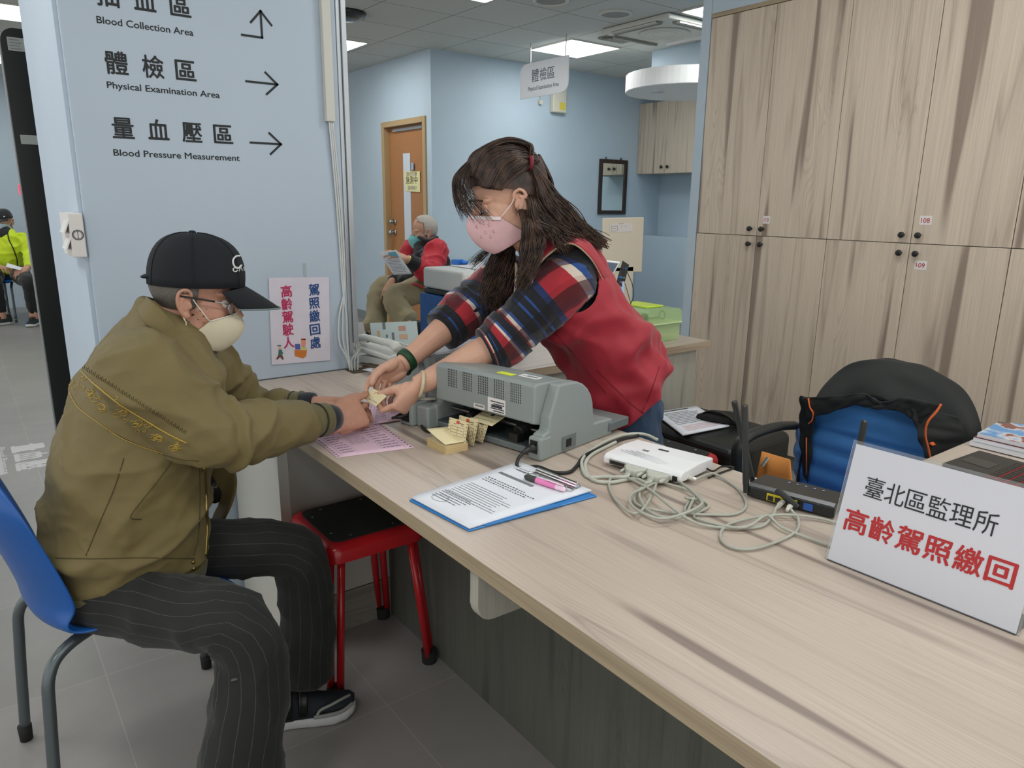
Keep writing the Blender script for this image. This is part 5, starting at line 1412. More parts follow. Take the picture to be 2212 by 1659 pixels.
# ------------------------------------------------------------------ people: shared builders
from mathutils.bvhtree import BVHTree
SKIN_M = mat('skin_man', (182, 134, 112), .5, var=.07, vscale=60, sss=.12, bump=.25, bscale=350)
SKIN_W = mat('skin_woman', (212, 166, 142), .48, var=.03, vscale=40, sss=.12, bump=.08, bscale=350)
SKIN_2 = mat('skin_elder', (196, 150, 126), .5, var=.05, vscale=50, sss=.1)
EYEW = mat('eye_white', (214, 208, 202), .25)
EYED = mat('eye_dark', (34, 24, 20), .2)
NAIL = mat('fingernail', (206, 160, 146), .3)

def head(mb, O, F, U, k=1.0, neck=None, neck_r=.056):
    """skull, face, nose, lips, ears and neck as overlapping shapes; O between the ears, F forward, U up"""
    F = V(F).normalized(); U = (V(U)-F*V(U).dot(F)).normalized(); S = U.cross(F)     # S: the person's left
    M = Matrix((F, S, U)).transposed()
    h = lambda f, s, u: V(O)+(F*f+S*s+U*u)*k
    e = lambda c, r, R=None: mb.ball(h(*c), tuple(x*k for x in r), M if R is None else M @ R, 20, 14)
    e((-.004, 0, .038), (.090, .076, .086)); e((.028, 0, -.028), (.066, .064, .088)); e((.056, 0, -.096), (.034, .036, .024))
    for s in (-1, 1):
        e((.008, .044*s, -.066), (.045, .02, .04)); e((.055, .04*s, -.03), (.026, .02, .028))
        e((-.008, .0765*s, -.010), (.015, .0055, .027), rot('Z', -20*s)); e((-.002, .078*s, -.037), (.0085, .006, .010)); e((.004, .078*s, -.014), (.005, .005, .008))
        mb.tube(spline([h(.006, .079*s, .004), h(.002, .083*s, .019), h(-.010, .087*s, .024), h(-.022, .088*s, .014), h(-.024, .087*s, -.006), h(-.017, .084*s, -.026), h(-.006, .080*s, -.040)], 4), .0046*k, 8)
        mb.tube(spline([h(-.006, .083*s, .010), h(-.014, .084*s, .002), h(-.013, .083*s, -.014), h(-.004, .080*s, -.024)], 4), .0034*k, 8)
        e((.100, .011*s, -.041), (.011, .009, .008)); e((.064, .034*s, .018), (.02, .022, .010))
    e((.074, 0, .016), (.018, .03, .012))
    mb.tube([h(.083, 0, .012), h(.098, 0, -.012), h(.112, 0, -.034), h(.100, 0, -.046)], [(.009*k, .008*k), (.010*k, .010*k), (.012*k, .012*k), (.007*k, .009*k)], 12)
    e((.086, 0, -.066), (.012, .024, .007)); e((.083, 0, -.078), (.012, .021, .008))
    if neck is not None:
        mb.tube(spline([h(-.018, 0, -.03), h(-.022, 0, -.095), V(neck)], 4), [neck_r*k*.98]*4+[neck_r*k*1.0]*4+[neck_r*k*1.18], 18)
    return h, M
def eyes(h, M, k, parent, lid=None, open_=.6):
    for s in (-1, 1):
        o = MB().ball(h(.074, .032*s, -.004), .0125*k, None, 14, 10).build('eye', EYEW, parent, smooth=True)
        MB().ball(h(.0795, .032*s, -.006), .0078*k, None, 10, 8).build('iris', EYED, o, smooth=True)
        if lid: MB().ball(h(.0745, .032*s, .0005+.003*(1-open_)), .0140*k, M, 14, 10).build('eyelid', lid, parent, smooth=True) if open_ < .35 else None

def hand(mb, W, D, P, side, curls, thumb, k=1.0, spread=.06, nails=None, palm=.088):
    """W wrist, D along the palm, P out of the palm, side +1 right / -1 left; curls: 4 x (a, b, c) degrees; thumb: 3 directions in (D, T, P)"""
    D = V(D).normalized(); P = (V(P)-D*V(P).dot(D)).normalized(); T = D.cross(P)*side
    q = lambda d, t, p: V(W)+(D*d+T*t+P*p)*k
    rings = [(-.012, .027, .021, 0), (.012, .029, .020, 0), (.035, .036, .0185, .001), (.062, .041, .0155, .001), (palm, .042, .0125, 0), (palm+.008, .038, .009, 0)]
    mb.tube([q(d, o_, -.001) for d, a, b, o_ in rings], [(a*k, b*k) for d, a, b, o_ in rings], 18, ref=T)
    mb.ball(q(.036, .026, .012), (.03*k, .019*k, .016*k), Matrix((D, T, P)).transposed())      # thumb muscle
    mb.ball(q(.04, -.024, .009), (.034*k, .016*k, .013*k), Matrix((D, T, P)).transposed())      # heel of the hand
    tips = []
    segs = [(.046, .027, .022), (.050, .031, .023), (.047, .029, .022), (.037, .021, .020)]
    rad = [.0092, .0094, .0088, .0078]
    for i in range(4):
        base = q(palm-.006-.0035*max(0, i-1)**1.3, .030-.0205*i, -.001)
        ang = 0; pts = [q(palm-.035, .026-.018*i, -.001), base]; d_ = None
        for a, L in zip(curls[i], segs[i]):
            ang += math.radians(a)
            d_ = D*math.cos(ang)+P*math.sin(ang)+T*spread*(1.5-i)*math.cos(ang)
            pts.append(pts[-1]+d_.normalized()*L*k)
        r = rad[i]*k
        P2 = []; R2 = []
        for j in range(len(pts)-1):
            for t in (0, .33, .67):
                P2.append(pts[j].lerp(pts[j+1], t)); R2.append(r*(1.0+(.07 if t == 0 and j > 0 else -.03))*(1-.07*max(0, j-1)))
        P2.append(pts[-1]); R2.append(r*.74)
        mb.tube(P2, R2, 12); mb.ball(pts[-1], r*.80, None, 10, 8)
        tips.append((pts[-1], d_.normalized()))
        if nails is not None:
            nn_ = (D*math.cos(ang+math.pi/2)+P*math.sin(ang+math.pi/2))
            c = pts[-1]-d_.normalized()*.006*k-nn_*(r*.62)
            nails.ball(c, (.0075*k, .0055*k, .0022*k), Matrix((d_.normalized(), nn_.cross(d_).normalized(), nn_)).transposed(), 10, 7)
    pts = [q(.018, .020, .006)]
    for (a, b, c), L in zip(thumb, (.046, .036, .029)):
        v = (D*a+T*b+P*c).normalized(); pts.append(pts[-1]+v*L*k)
    P2 = []; R2 = []
    for j in range(3):
        for t in (0, .33, .67):
            P2.append(pts[j].lerp(pts[j+1], t)); R2.append((.0150, .0125, .0112)[j]*k*(1.04 if t == 0 else .97))
    P2.append(pts[-1]); R2.append(.0085*k)
    mb.tube(P2, R2, 12); mb.ball(pts[-1], .0092*k, None, 10, 8)
    if nails is not None:
        v = (pts[-1]-pts[-2]).normalized(); nn_ = V(thumb_up(D, T, P, v))
        nails.ball(pts[-1]-v*.007*k+nn_*.0072*k, (.0085*k, .007*k, .0025*k), Matrix((v, nn_.cross(v).normalized(), nn_)).transposed(), 10, 7)
    tips.append((pts[-1], (pts[-1]-pts[-2]).normalized()))
    return tips
def thumb_up(D, T, P, v):
    n = T*1.0-P*.35; n = n-v*n.dot(v); return n.normalized()

def rings_tube(mb, secs, n=28, p=2.3):
    """secs: (centre, axis a, axis b, ra, rb): superelliptic rings"""
    R = []
    for c, a, b, ra, rb in secs:
        a = V(a).normalized(); b = V(b); b = (b-a*b.dot(a)).normalized(); r = []
        for j in range(n):
            t = 2*math.pi*j/n; cc, ss = math.cos(t), math.sin(t)
            x = math.copysign(abs(cc)**(2/p), cc)*ra; y = math.copysign(abs(ss)**(2/p), ss)*rb
            r.append(V(c)+a*x+b*y)
        R.append(r)
    return mb.loft(R)

def folds(seed, amp, sc=(9, 9, 13), fine=.3):
    """cloth creases: sharp ridges between soft hollows"""
    o = V((seed*3.1, seed*7.7, seed*1.3))
    def f(p, n):
        q = V((p.x*sc[0], p.y*sc[1], p.z*sc[2]))+o
        q = q+V((noise.noise(q*.7), noise.noise(q*.7+o), 0))*.6
        a = noise.noise(q); b = noise.noise(q*2.3+o)
        return amp*((1-abs(a))**5*1.5 - .62 + b*fine)
    return f
def bvh_of(o):
    bm = bmesh.new(); bm.from_mesh(o.data); off = root_of(o).location
    b = BVHTree.FromBMesh(bm); bm.free()
    return b, off
def on(bv, px, py, lift=.001):
    b, off = bv
    d = ray(px, py).normalized()
    loc, nrm, i, dist = b.ray_cast(EYE-off, d)
    if loc is None: return None
    if nrm.dot(d) > 0: nrm = -nrm
    return loc+off+nrm*lift
def on_path(bv, pts, n, lift=.001):
    out = []
    P = spline([V((a, b, 0)) for a, b in pts], n)
    for p in P:
        q = on(bv, p.x, p.y, lift)
        if q is not None: out.append(q)
    return out

def mask_mesh(h, m, parent, k=1.0, du=0.0, wide=.069, edge=None):
    """pleated face mask wrapped from cheek to cheek"""
    prof = [(.112, -.008), (.126, -.026), (.129, -.044), (.125, -.060), (.120, -.075), (.110, -.092), (.094, -.110), (.078, -.122)]
    prof = [(f-.25*abs(du)*(u > -.03), u+du*(1-i*.09)) for i, (f, u) in enumerate(prof)]
    nu = 17; rows = []
    for i, (f, u) in enumerate(prof):
        b = i/(len(prof)-1); row = []
        for j in range(nu):
            a = -1+2*j/(nu-1); c = abs(a)
            ff = f-(f-(.046-.062*b))*(c**2.3)*.97
            uu = u+(-.030-.052*b+du-u)*(c**2.4)*.85 - .003*c
            ss = a*wide*(1-.05*abs(b-.5))
            pl = .0022*math.sin(b*math.pi*7)*(1-c**3)
            row.append(h(ff+pl, ss, uu))
        rows.append(row)
    o = MB().loft(rows, close=False, cap=False).build('face_mask', m, parent, smooth=True, mods=[('SOLIDIFY', dict(thickness=.0018)), ('SUBSURF', dict(levels=1, render_levels=1))])
    for s in (0, nu-1):
        sg = -1 if s == 0 else 1
        t, b_ = rows[0][s], rows[-1][s]
        MB().tube(spline([t, h(.014, sg*.079, -.004), h(-.001, sg*.0835, .018), h(-.012, sg*.078, .018)], 6), .0013*k, 6).tube(spline([b_, h(-.002, sg*.079, -.060), h(-.006, sg*.082, -.046), h(-.014, sg*.077, -.036)], 6), .0013*k, 6).build('ear_loop', edge or WHITE, o, smooth=True)
    MB().tube(rows[0], .0016*k, 6).build('mask_edge', edge or m, o, smooth=True)
    return o, rows
def fabric(name, rgb, rough=.8, bump=.3, bscale=700, sheen=.2, var=.05, vscale=20):
    return mat(name, rgb, rough, bump=bump, bscale=bscale, sheen=sheen, var=var, vscale=vscale)
# ------------------------------------------------------------------ the seated man in the olive jacket
YM = 1.80
man = thing('person', 'seated person in an olive jacket and navy cap handing over a card', 'person', (.2, 1.82, 0))
OLIVE = fabric('olive_cloth', (110, 97, 58), .75, .15, 900, .04, .06, 6)
OLIVE_D = fabric('olive_rib', (92, 86, 50), .85, .5, 900)
NAVY = fabric('navy_knit', (16, 22, 34), .9, .4, 900)
TROU = None
def pinstripe():
    m = bpy.data.materials.new('pinstripe_wool'); m.use_nodes = True; nt = m.node_tree; N = nt.nodes; L = nt.links; b = N['Principled BSDF']
    b.inputs['Roughness'].default_value = .9; b.inputs['Sheen Weight'].default_value = .1
    uv = N.new('ShaderNodeUVMap'); sx = N.new('ShaderNodeSeparateXYZ'); L.new(uv.outputs[0], sx.inputs[0])
    k = N.new('ShaderNodeMath'); k.operation = 'MULTIPLY'; k.inputs[1].default_value = 17; L.new(sx.outputs['X'], k.inputs[0])
    fr = N.new('ShaderNodeMath'); fr.operation = 'FRACT'; L.new(k.outputs[0], fr.inputs[0])
    lt_ = N.new('ShaderNodeMath'); lt_.operation = 'LESS_THAN'; lt_.inputs[1].default_value = .05; L.new(fr.outputs[0], lt_.inputs[0])
    tc = N.new('ShaderNodeTexCoord'); n = N.new('ShaderNodeTexNoise'); n.inputs['Scale'].default_value = 260; L.new(tc.outputs['Object'], n.inputs['Vector'])
    mu = N.new('ShaderNodeMath'); mu.operation = 'MULTIPLY'; L.new(lt_.outputs[0], mu.inputs[0]); L.new(n.outputs['Fac'], mu.inputs[1])
    mx = N.new('ShaderNodeMix'); mx.data_type = 'RGBA'; mx.inputs['A'].default_value = (*lin((27, 29, 27)), 1); mx.inputs['B'].default_value = (*lin((84, 84, 80)), 1)
    L.new(mu.outputs[0], mx.inputs['Factor']); L.new(mx.outputs['Result'], b.inputs['Base Color'])
    return m
TROU = pinstripe()

# --- joints
hF = V((math.cos(math.radians(-18)), math.sin(math.radians(-18)), -.165)); hU = V((.16, -.05, 1))
HO = py_(414, 640, 1.785)
nk = py_(358, 705, 1.80)
S1, E1, W1 = py_(318, 818, 1.635), py_(478, 935, 1.575), py_(722, 903, 1.705)
S2, E2, W2 = py_(440, 800, 1.97), py_(545, 885, 1.99), py_(672, 873, 1.865)
HP1, HP2 = V((.155, 1.735, .50)), V((.155, 1.90, .50))
K1, K2 = pz(515, 1350, .475), pz(634, 1192, .485)
A1, A2 = V((K1.x-.02, K1.y-.06, .07)), pz(660, 1475, .10)

# --- skin: one continuous body
mb = MB(); nails = MB()
hh_, hM = head(mb, HO, hF, hU, .95, nk, .062)
cardc = pz(806, 858, .83)
D1 = (py_(812, 878, 1.73)-W1).normalized()
# near right hand: dorsal side to the camera, thumb on top, fingers folded under
tp1 = hand(mb, W1-D1*.008-V((0, 0, .013)), D1+V((0, 0, .13)), V((.10, .84, -.52)), 1, [(6, 44, 30), (28, 70, 42), (36, 76, 46), (42, 80, 46)], [(.86, .46, .04), (.98, .02, .10), (.98, -.12, .12)], 1.04, nails=nails, spread=.10)
D2 = (py_(800, 866, 1.80)-W2).normalized()
tp2 = hand(mb, W2+D2*.01, D2, V((.10, -.42, -.88)), -1, [(18, 34, 22), (34, 46, 28), (44, 52, 30), (50, 54, 30)], [(.72, .62, .25), (.95, .25, .15), (.98, .0, .10)], 1.0, nails=nails)
mb.tube(spline([nk, V((.33, 1.80, .96)), V((.27, 1.80, .78)), V((.19, 1.81, .55))], 5), [.07]*4+[(.08, .10)]*12, 16)
for Sx, Ex, Wx in ((S1, E1, W1), (S2, E2, W2)): mb.tube(spline([V((Sx.x, Sx.y+(.06 if Sx.y < 1.8 else -.06), Sx.z)), Sx, Ex, Wx-(Wx-Ex).normalized()*.01], 5), [.05]*5+[.042]*5+[.032]*5+[.027], 14)
for Hx, Kx, Ax in ((HP1, K1, A1), (HP2, K2, A2)): mb.tube(spline([Hx+V((.03, 0, -.015)), Kx, Ax], 6), [.042]*4+[.04]*4+[.035]*5, 12)
me = remesh(mb, .0027, 4)
body = link('body', me, SKIN_M, man, smooth=True)
nails.build('fingernails', NAIL, man, smooth=True)
eyes(hh_, hM, .95, man)
mb = MB()
bvb = bvh_of(body)
for a, b, r in ((417, 680, .0032), (433, 672, .002), (440, 683, .0018), (428, 690, .0016), (446, 668, .0014), (410, 694, .0014), (440, 697, .0015)):
    p = on(bvb, a, b, .0002)
    if p: mb.ball(p, (r, r, r*.7), None, 10, 6)
mb.build('age_spots', mat('age_spot', (74, 48, 38), .6), man, smooth=True)

# grey hair under the cap, cap with brim
hair = MB(); 
k = 1.03; g = []
for i in range(12):
    u = -.040+.075*i/11; row = []
    for j in range(25):
        a = math.radians(76+ (360-152)*j/24)
        wdt = math.sqrt(max(.05, 1-((u-.038)/.094)**2))
        row.append(hh_(-.004+.0955*wdt*math.cos(a), .0815*wdt*math.sin(a), u))
    g.append(row)
hair.loft(g, close=False, cap=False).build('hair', mat('hair_grey', (98, 94, 88), .7, bump=.8, bscale=500, var=.2, vscale=200), man, smooth=True, mods=[('SOLIDIFY', dict(thickness=.004))])
CAPM = fabric('cap_navy', (7, 15, 22), .85, .25, 1200, 0, .04, 30)
cF = V((math.cos(math.radians(-16)), math.sin(math.radians(-16)), -.06)).normalized(); cU = V((0, 0, 1)); cU = (cU-cF*cU.dot(cF)).normalized(); cS = cU.cross(cF)
CO = py_(424, 611, 1.785)
cp = lambda f, s, u: CO+cF*f+cS*s+cU*u
cap = MB(); rows = []
for i in range(12):
    t = i/11*math.pi/2; row = []
    for j in range(36):
        a = 2*math.pi*j/36
        f_ = .106 if math.cos(a) > 0 else .104
        sq_ = math.cos(t)**.72
        fr = .010*max(0, math.cos(a))**2*math.sin(2*t)
        row.append(cp(f_*math.cos(a)*sq_+fr-.006*math.sin(t), .087*math.sin(a)*sq_, .118*math.sin(t)**.95-.004))
    rows.append(row)
cap_o = cap.loft(rows).build('cap', CAPM, man, smooth=True)
MB().ball(cp(-.006, 0, .114), (.009, .009, .005), None, 12, 8).build('button', CAPM, cap_o, smooth=True)
mb = MB()
for q in range(6):
    a = math.pi*q/3+math.pi/6
    if True:
        pts = []
        for i in range(12):
            t = i/11*math.pi/2*.97; sq_ = math.cos(t)**.72
            pts.append(cp((.1065 if math.cos(a) > 0 else .1045)*math.cos(a)*sq_-.006*math.sin(t)+.010*max(0, math.cos(a))**2*math.sin(2*t), .0875*math.sin(a)*sq_, .1185*math.sin(t)**.95-.004))
        mb.tube(pts, .0011, 5)
mb.build('seam', CAPM, cap_o, smooth=True)
# brim: curved visor sloping down
rows = []
for i in range(9):
    t = i/8; row = []
    for j in range(17):
        a = -1+2*j/16
        s_ = .078*a*(1-.16*t*t)
        f0 = .103*math.sqrt(max(0, 1-(a*.86)**2))
        f = f0+t*.082*(1-.55*abs(a)**2.4)
        row.append(cp(f, s_, -.002-.008*a*a - t*.046-.006*t*t + .010*a*a*t))
    rows.append(row)
brim = MB().loft(rows, close=False, cap=False).build('brim', CAPM, cap_o, smooth=True, mods=[('SOLIDIFY', dict(thickness=.0035)), ('SUBSURF', dict(levels=1, render_levels=1))])
MB().tube(rows[-1], .0022, 6).build('brim_edge', mat('brim_trim', (108, 124, 122), .8), brim, smooth=True)
MB().tube(spline([cp(-.1000, -.03, .012), cp(-.1035, 0, .012), cp(-.1000, .03, .012)], 5), [(.003, .012)]*11, 8, ref=(0, 0, 1)).build('back_strap', CAPM, cap_o, smooth=True)
bvc = bvh_of(cap_o)
def stitched(pts, r, m, par, bv, name, n=6, lift=.0008, closed=False):
    P = on_path(bv, pts, n, lift)
    if len(P) > 1: return MB().tube(P, r, 5).build(name, m, par, smooth=True)
LOGO = mat('cap_logo_white', (212, 218, 216), .6)
stitched([(521, 573), (512, 580), (504, 572), (503, 562), (509, 554), (517, 553)], .0022, LOGO, cap_o, bvc, 'logo')
for pts in (([(512, 577), (505, 579), (503, 584), (508, 587), (513, 584)]), ([(516, 586), (519, 577), (523, 585)]), ([(526, 577), (527, 584), (532, 584)])):
    stitched(pts, .0013, LOGO, cap_o, bvc, 'logo', 4)

# glasses
GL = mat('glasses_frame', (176, 178, 180), .25, .9); 
gs_ = MB().tube([hh_(.099, -.009, -.004), hh_(.103, 0, -.002), hh_(.099, .009, -.004)], .0014, 6).build('glasses', GL, man, smooth=True)
for s in (-1, 1): MB().tube([hh_(-.018, .086*s, .008), hh_(.03, .082*s, .006), hh_(.055, .077*s, .004)], .0022, 8).build('temple', mat('temple_black', (30, 30, 30), .4) if s < 0 else MATS['temple_black'], gs_, smooth=True)
mb = MB().tube([hh_(.055, -.077, .004), hh_(.085, -.068, .000)], .0016, 8).tube([hh_(.055, .077, .004), hh_(.085, .068, .0)], .0016, 8)
for s in (-1, 1):
    ctr = hh_(.098, .035*s, -.010)
    mb.tube([ctr+(hh_(0, 1, 0)-hh_(0, 0, 0))*.027*math.cos(a)+(hh_(0, 0, 1)-hh_(0, 0, 0))*.019*math.sin(a)-(hh_(1, 0, 0)-hh_(0, 0, 0))*.012*(math.cos(a)*s > 0)*abs(math.cos(a))**2 for a in [2*math.pi*j/24 for j in range(25)]], .0012, 6)
mb.tube([hh_(.099, -.009, -.004), hh_(.103, 0, -.002), hh_(.099, .009, -.004)], .0014, 6)
mb.build('rim', GL, gs_, smooth=True)
mb = MB()
for s in (-1, 1):
    ctr = hh_(.0975, .035*s, -.010)
    vs = [mb.bm.verts.new(ctr+(hh_(0, 1, 0)-hh_(0, 0, 0))*.026*math.cos(a)+(hh_(0, 0, 1)-hh_(0, 0, 0))*.018*math.sin(a)-(hh_(1, 0, 0)-hh_(0, 0, 0))*.012*(math.cos(a)*s > 0)*abs(math.cos(a))**2) for a in [2*math.pi*j/20 for j in range(20)]]
    mb.face(vs)
mb.build('lens', mat('lens_glass', (240, 245, 245), .05, alpha=.15), gs_, mods=[('SOLIDIFY', dict(thickness=.001))])
MASKM = fabric('mask_ivory', (214, 206, 180), .85, .15, 900, .1, .02, 30)
mask_mesh(hh_, MASKM, man, .97, -.016, edge=mat('mask_trim', (226, 224, 214), .8))

# jacket: torso, sleeves and shoulders as one skin
def mring(px, py, hw, hy, tilt=0, Y=YM):
    c = py_(px, py, Y); s = pxs((c-EYE).dot(_f))
    a = V((math.cos(math.radians(tilt)), 0, math.sin(math.radians(tilt))))
    return (c, a, V((0, 1, 0)), hw*s, hy)
mb = MB()
rings_tube(mb, [mring(284, 1236, 140, .165, 2), mring(280, 1212, 152, .18, 1), mring(274, 1150, 164, .195), mring(276, 1060, 160, .20), mring(290, 980, 166, .205), mring(308, 900, 156, .205), mring(328, 830, 140, .205, -8), mring(350, 770, 114, .184, -14), mring(364, 725, 88, .136, -20), mring(370, 690, 70, .092, -24), mring(368, 668, 58, .07, -26)], 32, 2.35)
jr = [.088, .102, .104, .092, .082, .076, .068, .056, .044]
mb.tube(spline([S1+V((-.01, .10, .02)), S1, S1.lerp(E1, .55)+V((-.005, 0, -.014)), E1, E1.lerp(W1, .50)+V((0, 0, -.004)), W1.lerp(E1, .24)], 4), [(a, a*.95) for a in interp([.08, .098, .092, .080, .062, .047], 4)], 20)
mb.tube(spline([S2+V((0, -.08, .02)), S2, S2.lerp(E2, .55), E2, E2.lerp(W2, .5), W2.lerp(E2, .24)], 4), interp([.085, .09, .08, .07, .056, .042], 4), 18)
mb.ball(S1+V((.01, .06, .005)), (.085, .085, .075)); mb.ball(S2+V((-.02, -.05, .01)), (.09, .09, .08))
me = remesh(mb, .0058, 6)
fo1 = folds(3, .0085, (5, 5, 8)); fo2 = folds(8, .0016, (15, 15, 22))
ua1 = (E1-S1).normalized(); fa1 = (W1-E1).normalized()
def jd(p, n):
    d = fo1(p, n)+fo2(p, n)
    for E_, W_, ax in ((E1, W1, fa1), (E2, W2, (W2-E2).normalized())):
        t = (p-E_).dot(ax); L_ = (W_-E_).length
        rad = ((p-E_)-ax*t).length
        if rad < .10 and -.10 < t < L_:
            wv = math.sin(t*95+noise.noise(p*14)*3.4)
            g_ = max(0, 1-abs(t-.02)/.09)+.9*max(0, 1-abs(t-L_*.86)/.05)
            d += .0085*wv*g_
    # drag folds over the back of the waist and above the hem
    if p.z < .92 and p.y < 1.9:
        w_ = max(0, min(1, (.92-p.z)/.2))*max(0, min(1, (p.z-.50)/.05))
        t_ = (p.z*46-p.x*30)+noise.noise(p*5)*5.0
        d += .011*w_*((.5+.5*math.sin(t_))**3-.35)*(.6+.8*noise.noise(V((p.x*6, p.y*6, p.z*9+3))))
    # gathered hem
    if p.z < .53: d = min(d, .002)
    return d
displace(me, jd)
jacket = link('jacket', me, OLIVE, man, smooth=True)
bvj = bvh_of(jacket)
mb = MB(); rings_tube(mb, [mring(284, 1206, 145, .172, 1), mring(284, 1212, 153, .183, 1), mring(285, 1232, 150, .179, 2), mring(286, 1246, 147, .175, 2), mring(286, 1248, 138, .165, 2)], 32, 2.35)
mb.build('hem_band', OLIVE_D, jacket, smooth=True)
# knitted cuffs and the navy cuffs under them
for E_, W_, r0 in ((E1, W1, .041), (E2, W2, .038)):
    ax = (W_-E_).normalized(); W_ = W_-ax*(.032 if r0 > .04 else .020); b0 = W_-ax*.066
    pts = [b0+ax*(.0062*i) for i in range(11)]
    cf = MB().tube(pts, [r0+.0022*math.sin(i*2.1) for i in range(11)], 20).build('ribbed_cuff', OLIVE_D, jacket, smooth=True)
    mb = MB()
    for i in range(5):
        a0 = b0+ax*(.012+.003*(i % 2))
    MB().torus(b0+ax*.036, r0+.001, .0022, frame_(V(), ax.orthogonal(), ax.cross(ax.orthogonal())).to_3x3(), 24, 6).build('cuff_stripe', mat('cuff_pattern', (50, 48, 32), .9) if 'cuff_pattern' not in MATS else MATS['cuff_pattern'], cf, smooth=True)
    MB().tube([W_-ax*.014, W_-ax*.005, W_+ax*.016, W_+ax*.032], [r0-.006, r0-.003, r0-.004, r0-.008], 20).build('knit_cuff', NAVY, man, smooth=True)
# collar
cpts_t = [(322, 641), (336, 655), (352, 672), (372, 690), (394, 712), (412, 740)]
A_ = [py_(318, 640, 1.80), py_(332, 652, 1.735), py_(352, 672, 1.712), py_(376, 696, 1.712), py_(398, 720, 1.725), py_(414, 748, 1.745), py_(424, 775, 1.765)]
B_ = [py_(296, 668, 1.80), py_(306, 690, 1.715), py_(330, 716, 1.690), py_(360, 742, 1.690), py_(388, 764, 1.705), py_(408, 788, 1.73), py_(420, 805, 1.755)]
def strip(name, A, B, m, par, thick=.006, n=5, bulge=.0):
    a, b = spline(A, n), spline(B, n); rows = []
    for i in range(len(a)):
        rows.append([a[i].lerp(b[i], t/5)+V((0, -bulge*math.sin(math.pi*t/5), bulge*.4*math.sin(math.pi*t/5))) for t in range(6)])
    return MB().loft(rows, close=False, cap=False).build(name, m, par, smooth=True, mods=[('SOLIDIFY', dict(thickness=thick, offset=0)), ('SUBSURF', dict(levels=1, render_levels=1))])
strip('collar', A_, B_, OLIVE, jacket, .007, 5, .006)
A2_ = [py_(318, 640, 1.80), py_(345, 650, 1.87), py_(390, 678, 1.89), py_(425, 720, 1.88), py_(440, 765, 1.86)]
B2_ = [py_(300, 665, 1.80), py_(340, 668, 1.90), py_(400, 700, 1.93), py_(446, 745, 1.92), py_(458, 800, 1.89)]
strip('collar', A2_, B2_, OLIVE, jacket, .007, 5)
# shirt at the throat
MB().tube([py_(398, 725, 1.80), py_(408, 750, 1.80), py_(414, 775, 1.80)], [(.05, .05), (.055, .06), (.05, .06)], 16).build('undershirt', NAVY, man, smooth=True)
strip('shirt_collar', [py_(408, 748, 1.745), py_(418, 760, 1.76), py_(424, 785, 1.765)], [py_(418, 752, 1.75), py_(425, 768, 1.765), py_(423, 795, 1.768)], PAPER, man, .003)
# far front panel hanging open with patterned lining, zip and snaps
LIN = bpy.data.materials.new('lining_pattern'); LIN.use_nodes = True; nt = LIN.node_tree
tc = nt.nodes.new('ShaderNodeTexCoord'); n_ = nt.nodes.new('ShaderNodeTexNoise'); n_.inputs['Scale'].default_value = 55; n_.inputs['Detail'].default_value = 4
r_ = nt.nodes.new('ShaderNodeValToRGB'); r_.color_ramp.elements[0].position = .60; r_.color_ramp.elements[0].color = (*lin((20, 20, 18)), 1); r_.color_ramp.elements[1].position = .66; r_.color_ramp.elements[1].color = (*lin((120, 118, 108)), 1)
nt.links.new(tc.outputs['Object'], n_.inputs['Vector']); nt.links.new(n_.outputs['Fac'], r_.inputs['Fac']); nt.links.new(r_.outputs['Color'], nt.nodes['Principled BSDF'].inputs['Base Color'])
strip('front_panel', [py_(450, 995, 1.86), py_(500, 1004, 1.85), py_(512, 1040, 1.84), py_(503, 1085, 1.84), py_(482, 1130, 1.85), py_(474, 1165, 1.86)], [py_(445, 1000, 1.88), py_(470, 1070, 1.89), py_(472, 1090, 1.89), py_(462, 1110, 1.90), py_(450, 1150, 1.90), py_(448, 1200, 1.90)], OLIVE, jacket, .008, 5)
strip('lining', [py_(440, 1000, 1.875), py_(485, 1008, 1.87), py_(495, 1050, 1.87), py_(488, 1075, 1.87)], [py_(440, 1080, 1.89), py_(450, 1085, 1.89), py_(462, 1088, 1.89), py_(470, 1085, 1.89)], LIN, jacket, .004)
strip('snap_tab', [py_(455, 1158, 1.80), py_(470, 1160, 1.80), py_(483, 1168, 1.80)], [py_(452, 1195, 1.80), py_(466, 1198, 1.80), py_(488, 1186, 1.80)], OLIVE, jacket, .005)
mb = MB()
for a, b, Y in ((453, 1168, 1.79), (474, 1179, 1.79)): mb.ball(py_(a, b, Y), (.0055, .004, .0055), None, 12, 8)
for a, b in ((417, 1215), (418, 1229)):
    p = on(bvj, a, b, .001)
    if p: mb.ball(p, (.0045, .003, .0045), None, 12, 8)
mb.build('snap_button', mat('brass_snap', (150, 128, 78), .3, .9), jacket, smooth=True)
P_ = on_path(bvj, [(442, 1010), (444, 1080), (446, 1150), (440, 1235)], 8, .0015)
if len(P_) > 3: MB().tube(P_, [(.0028, .0015)]*len(P_), 6).build('zip', MATS['brass_snap'], jacket, smooth=True)
SEAM = mat('seam_olive', (70, 62, 34), .9)
for pts in ([(268, 990), (245, 1060), (215, 1130), (186, 1200)], [(372, 995), (340, 1040), (300, 1090), (282, 1118), (305, 1122)], [(232, 930), (300, 962), (380, 990), (430, 996)], [(430, 1003), (432, 1080), (428, 1160), (418, 1200)], [(120, 1205), (200, 1207), (300, 1205), (420, 1207)]):
    stitched(pts, .0011, SEAM, jacket, bvj, 'seam', 8, .0003)
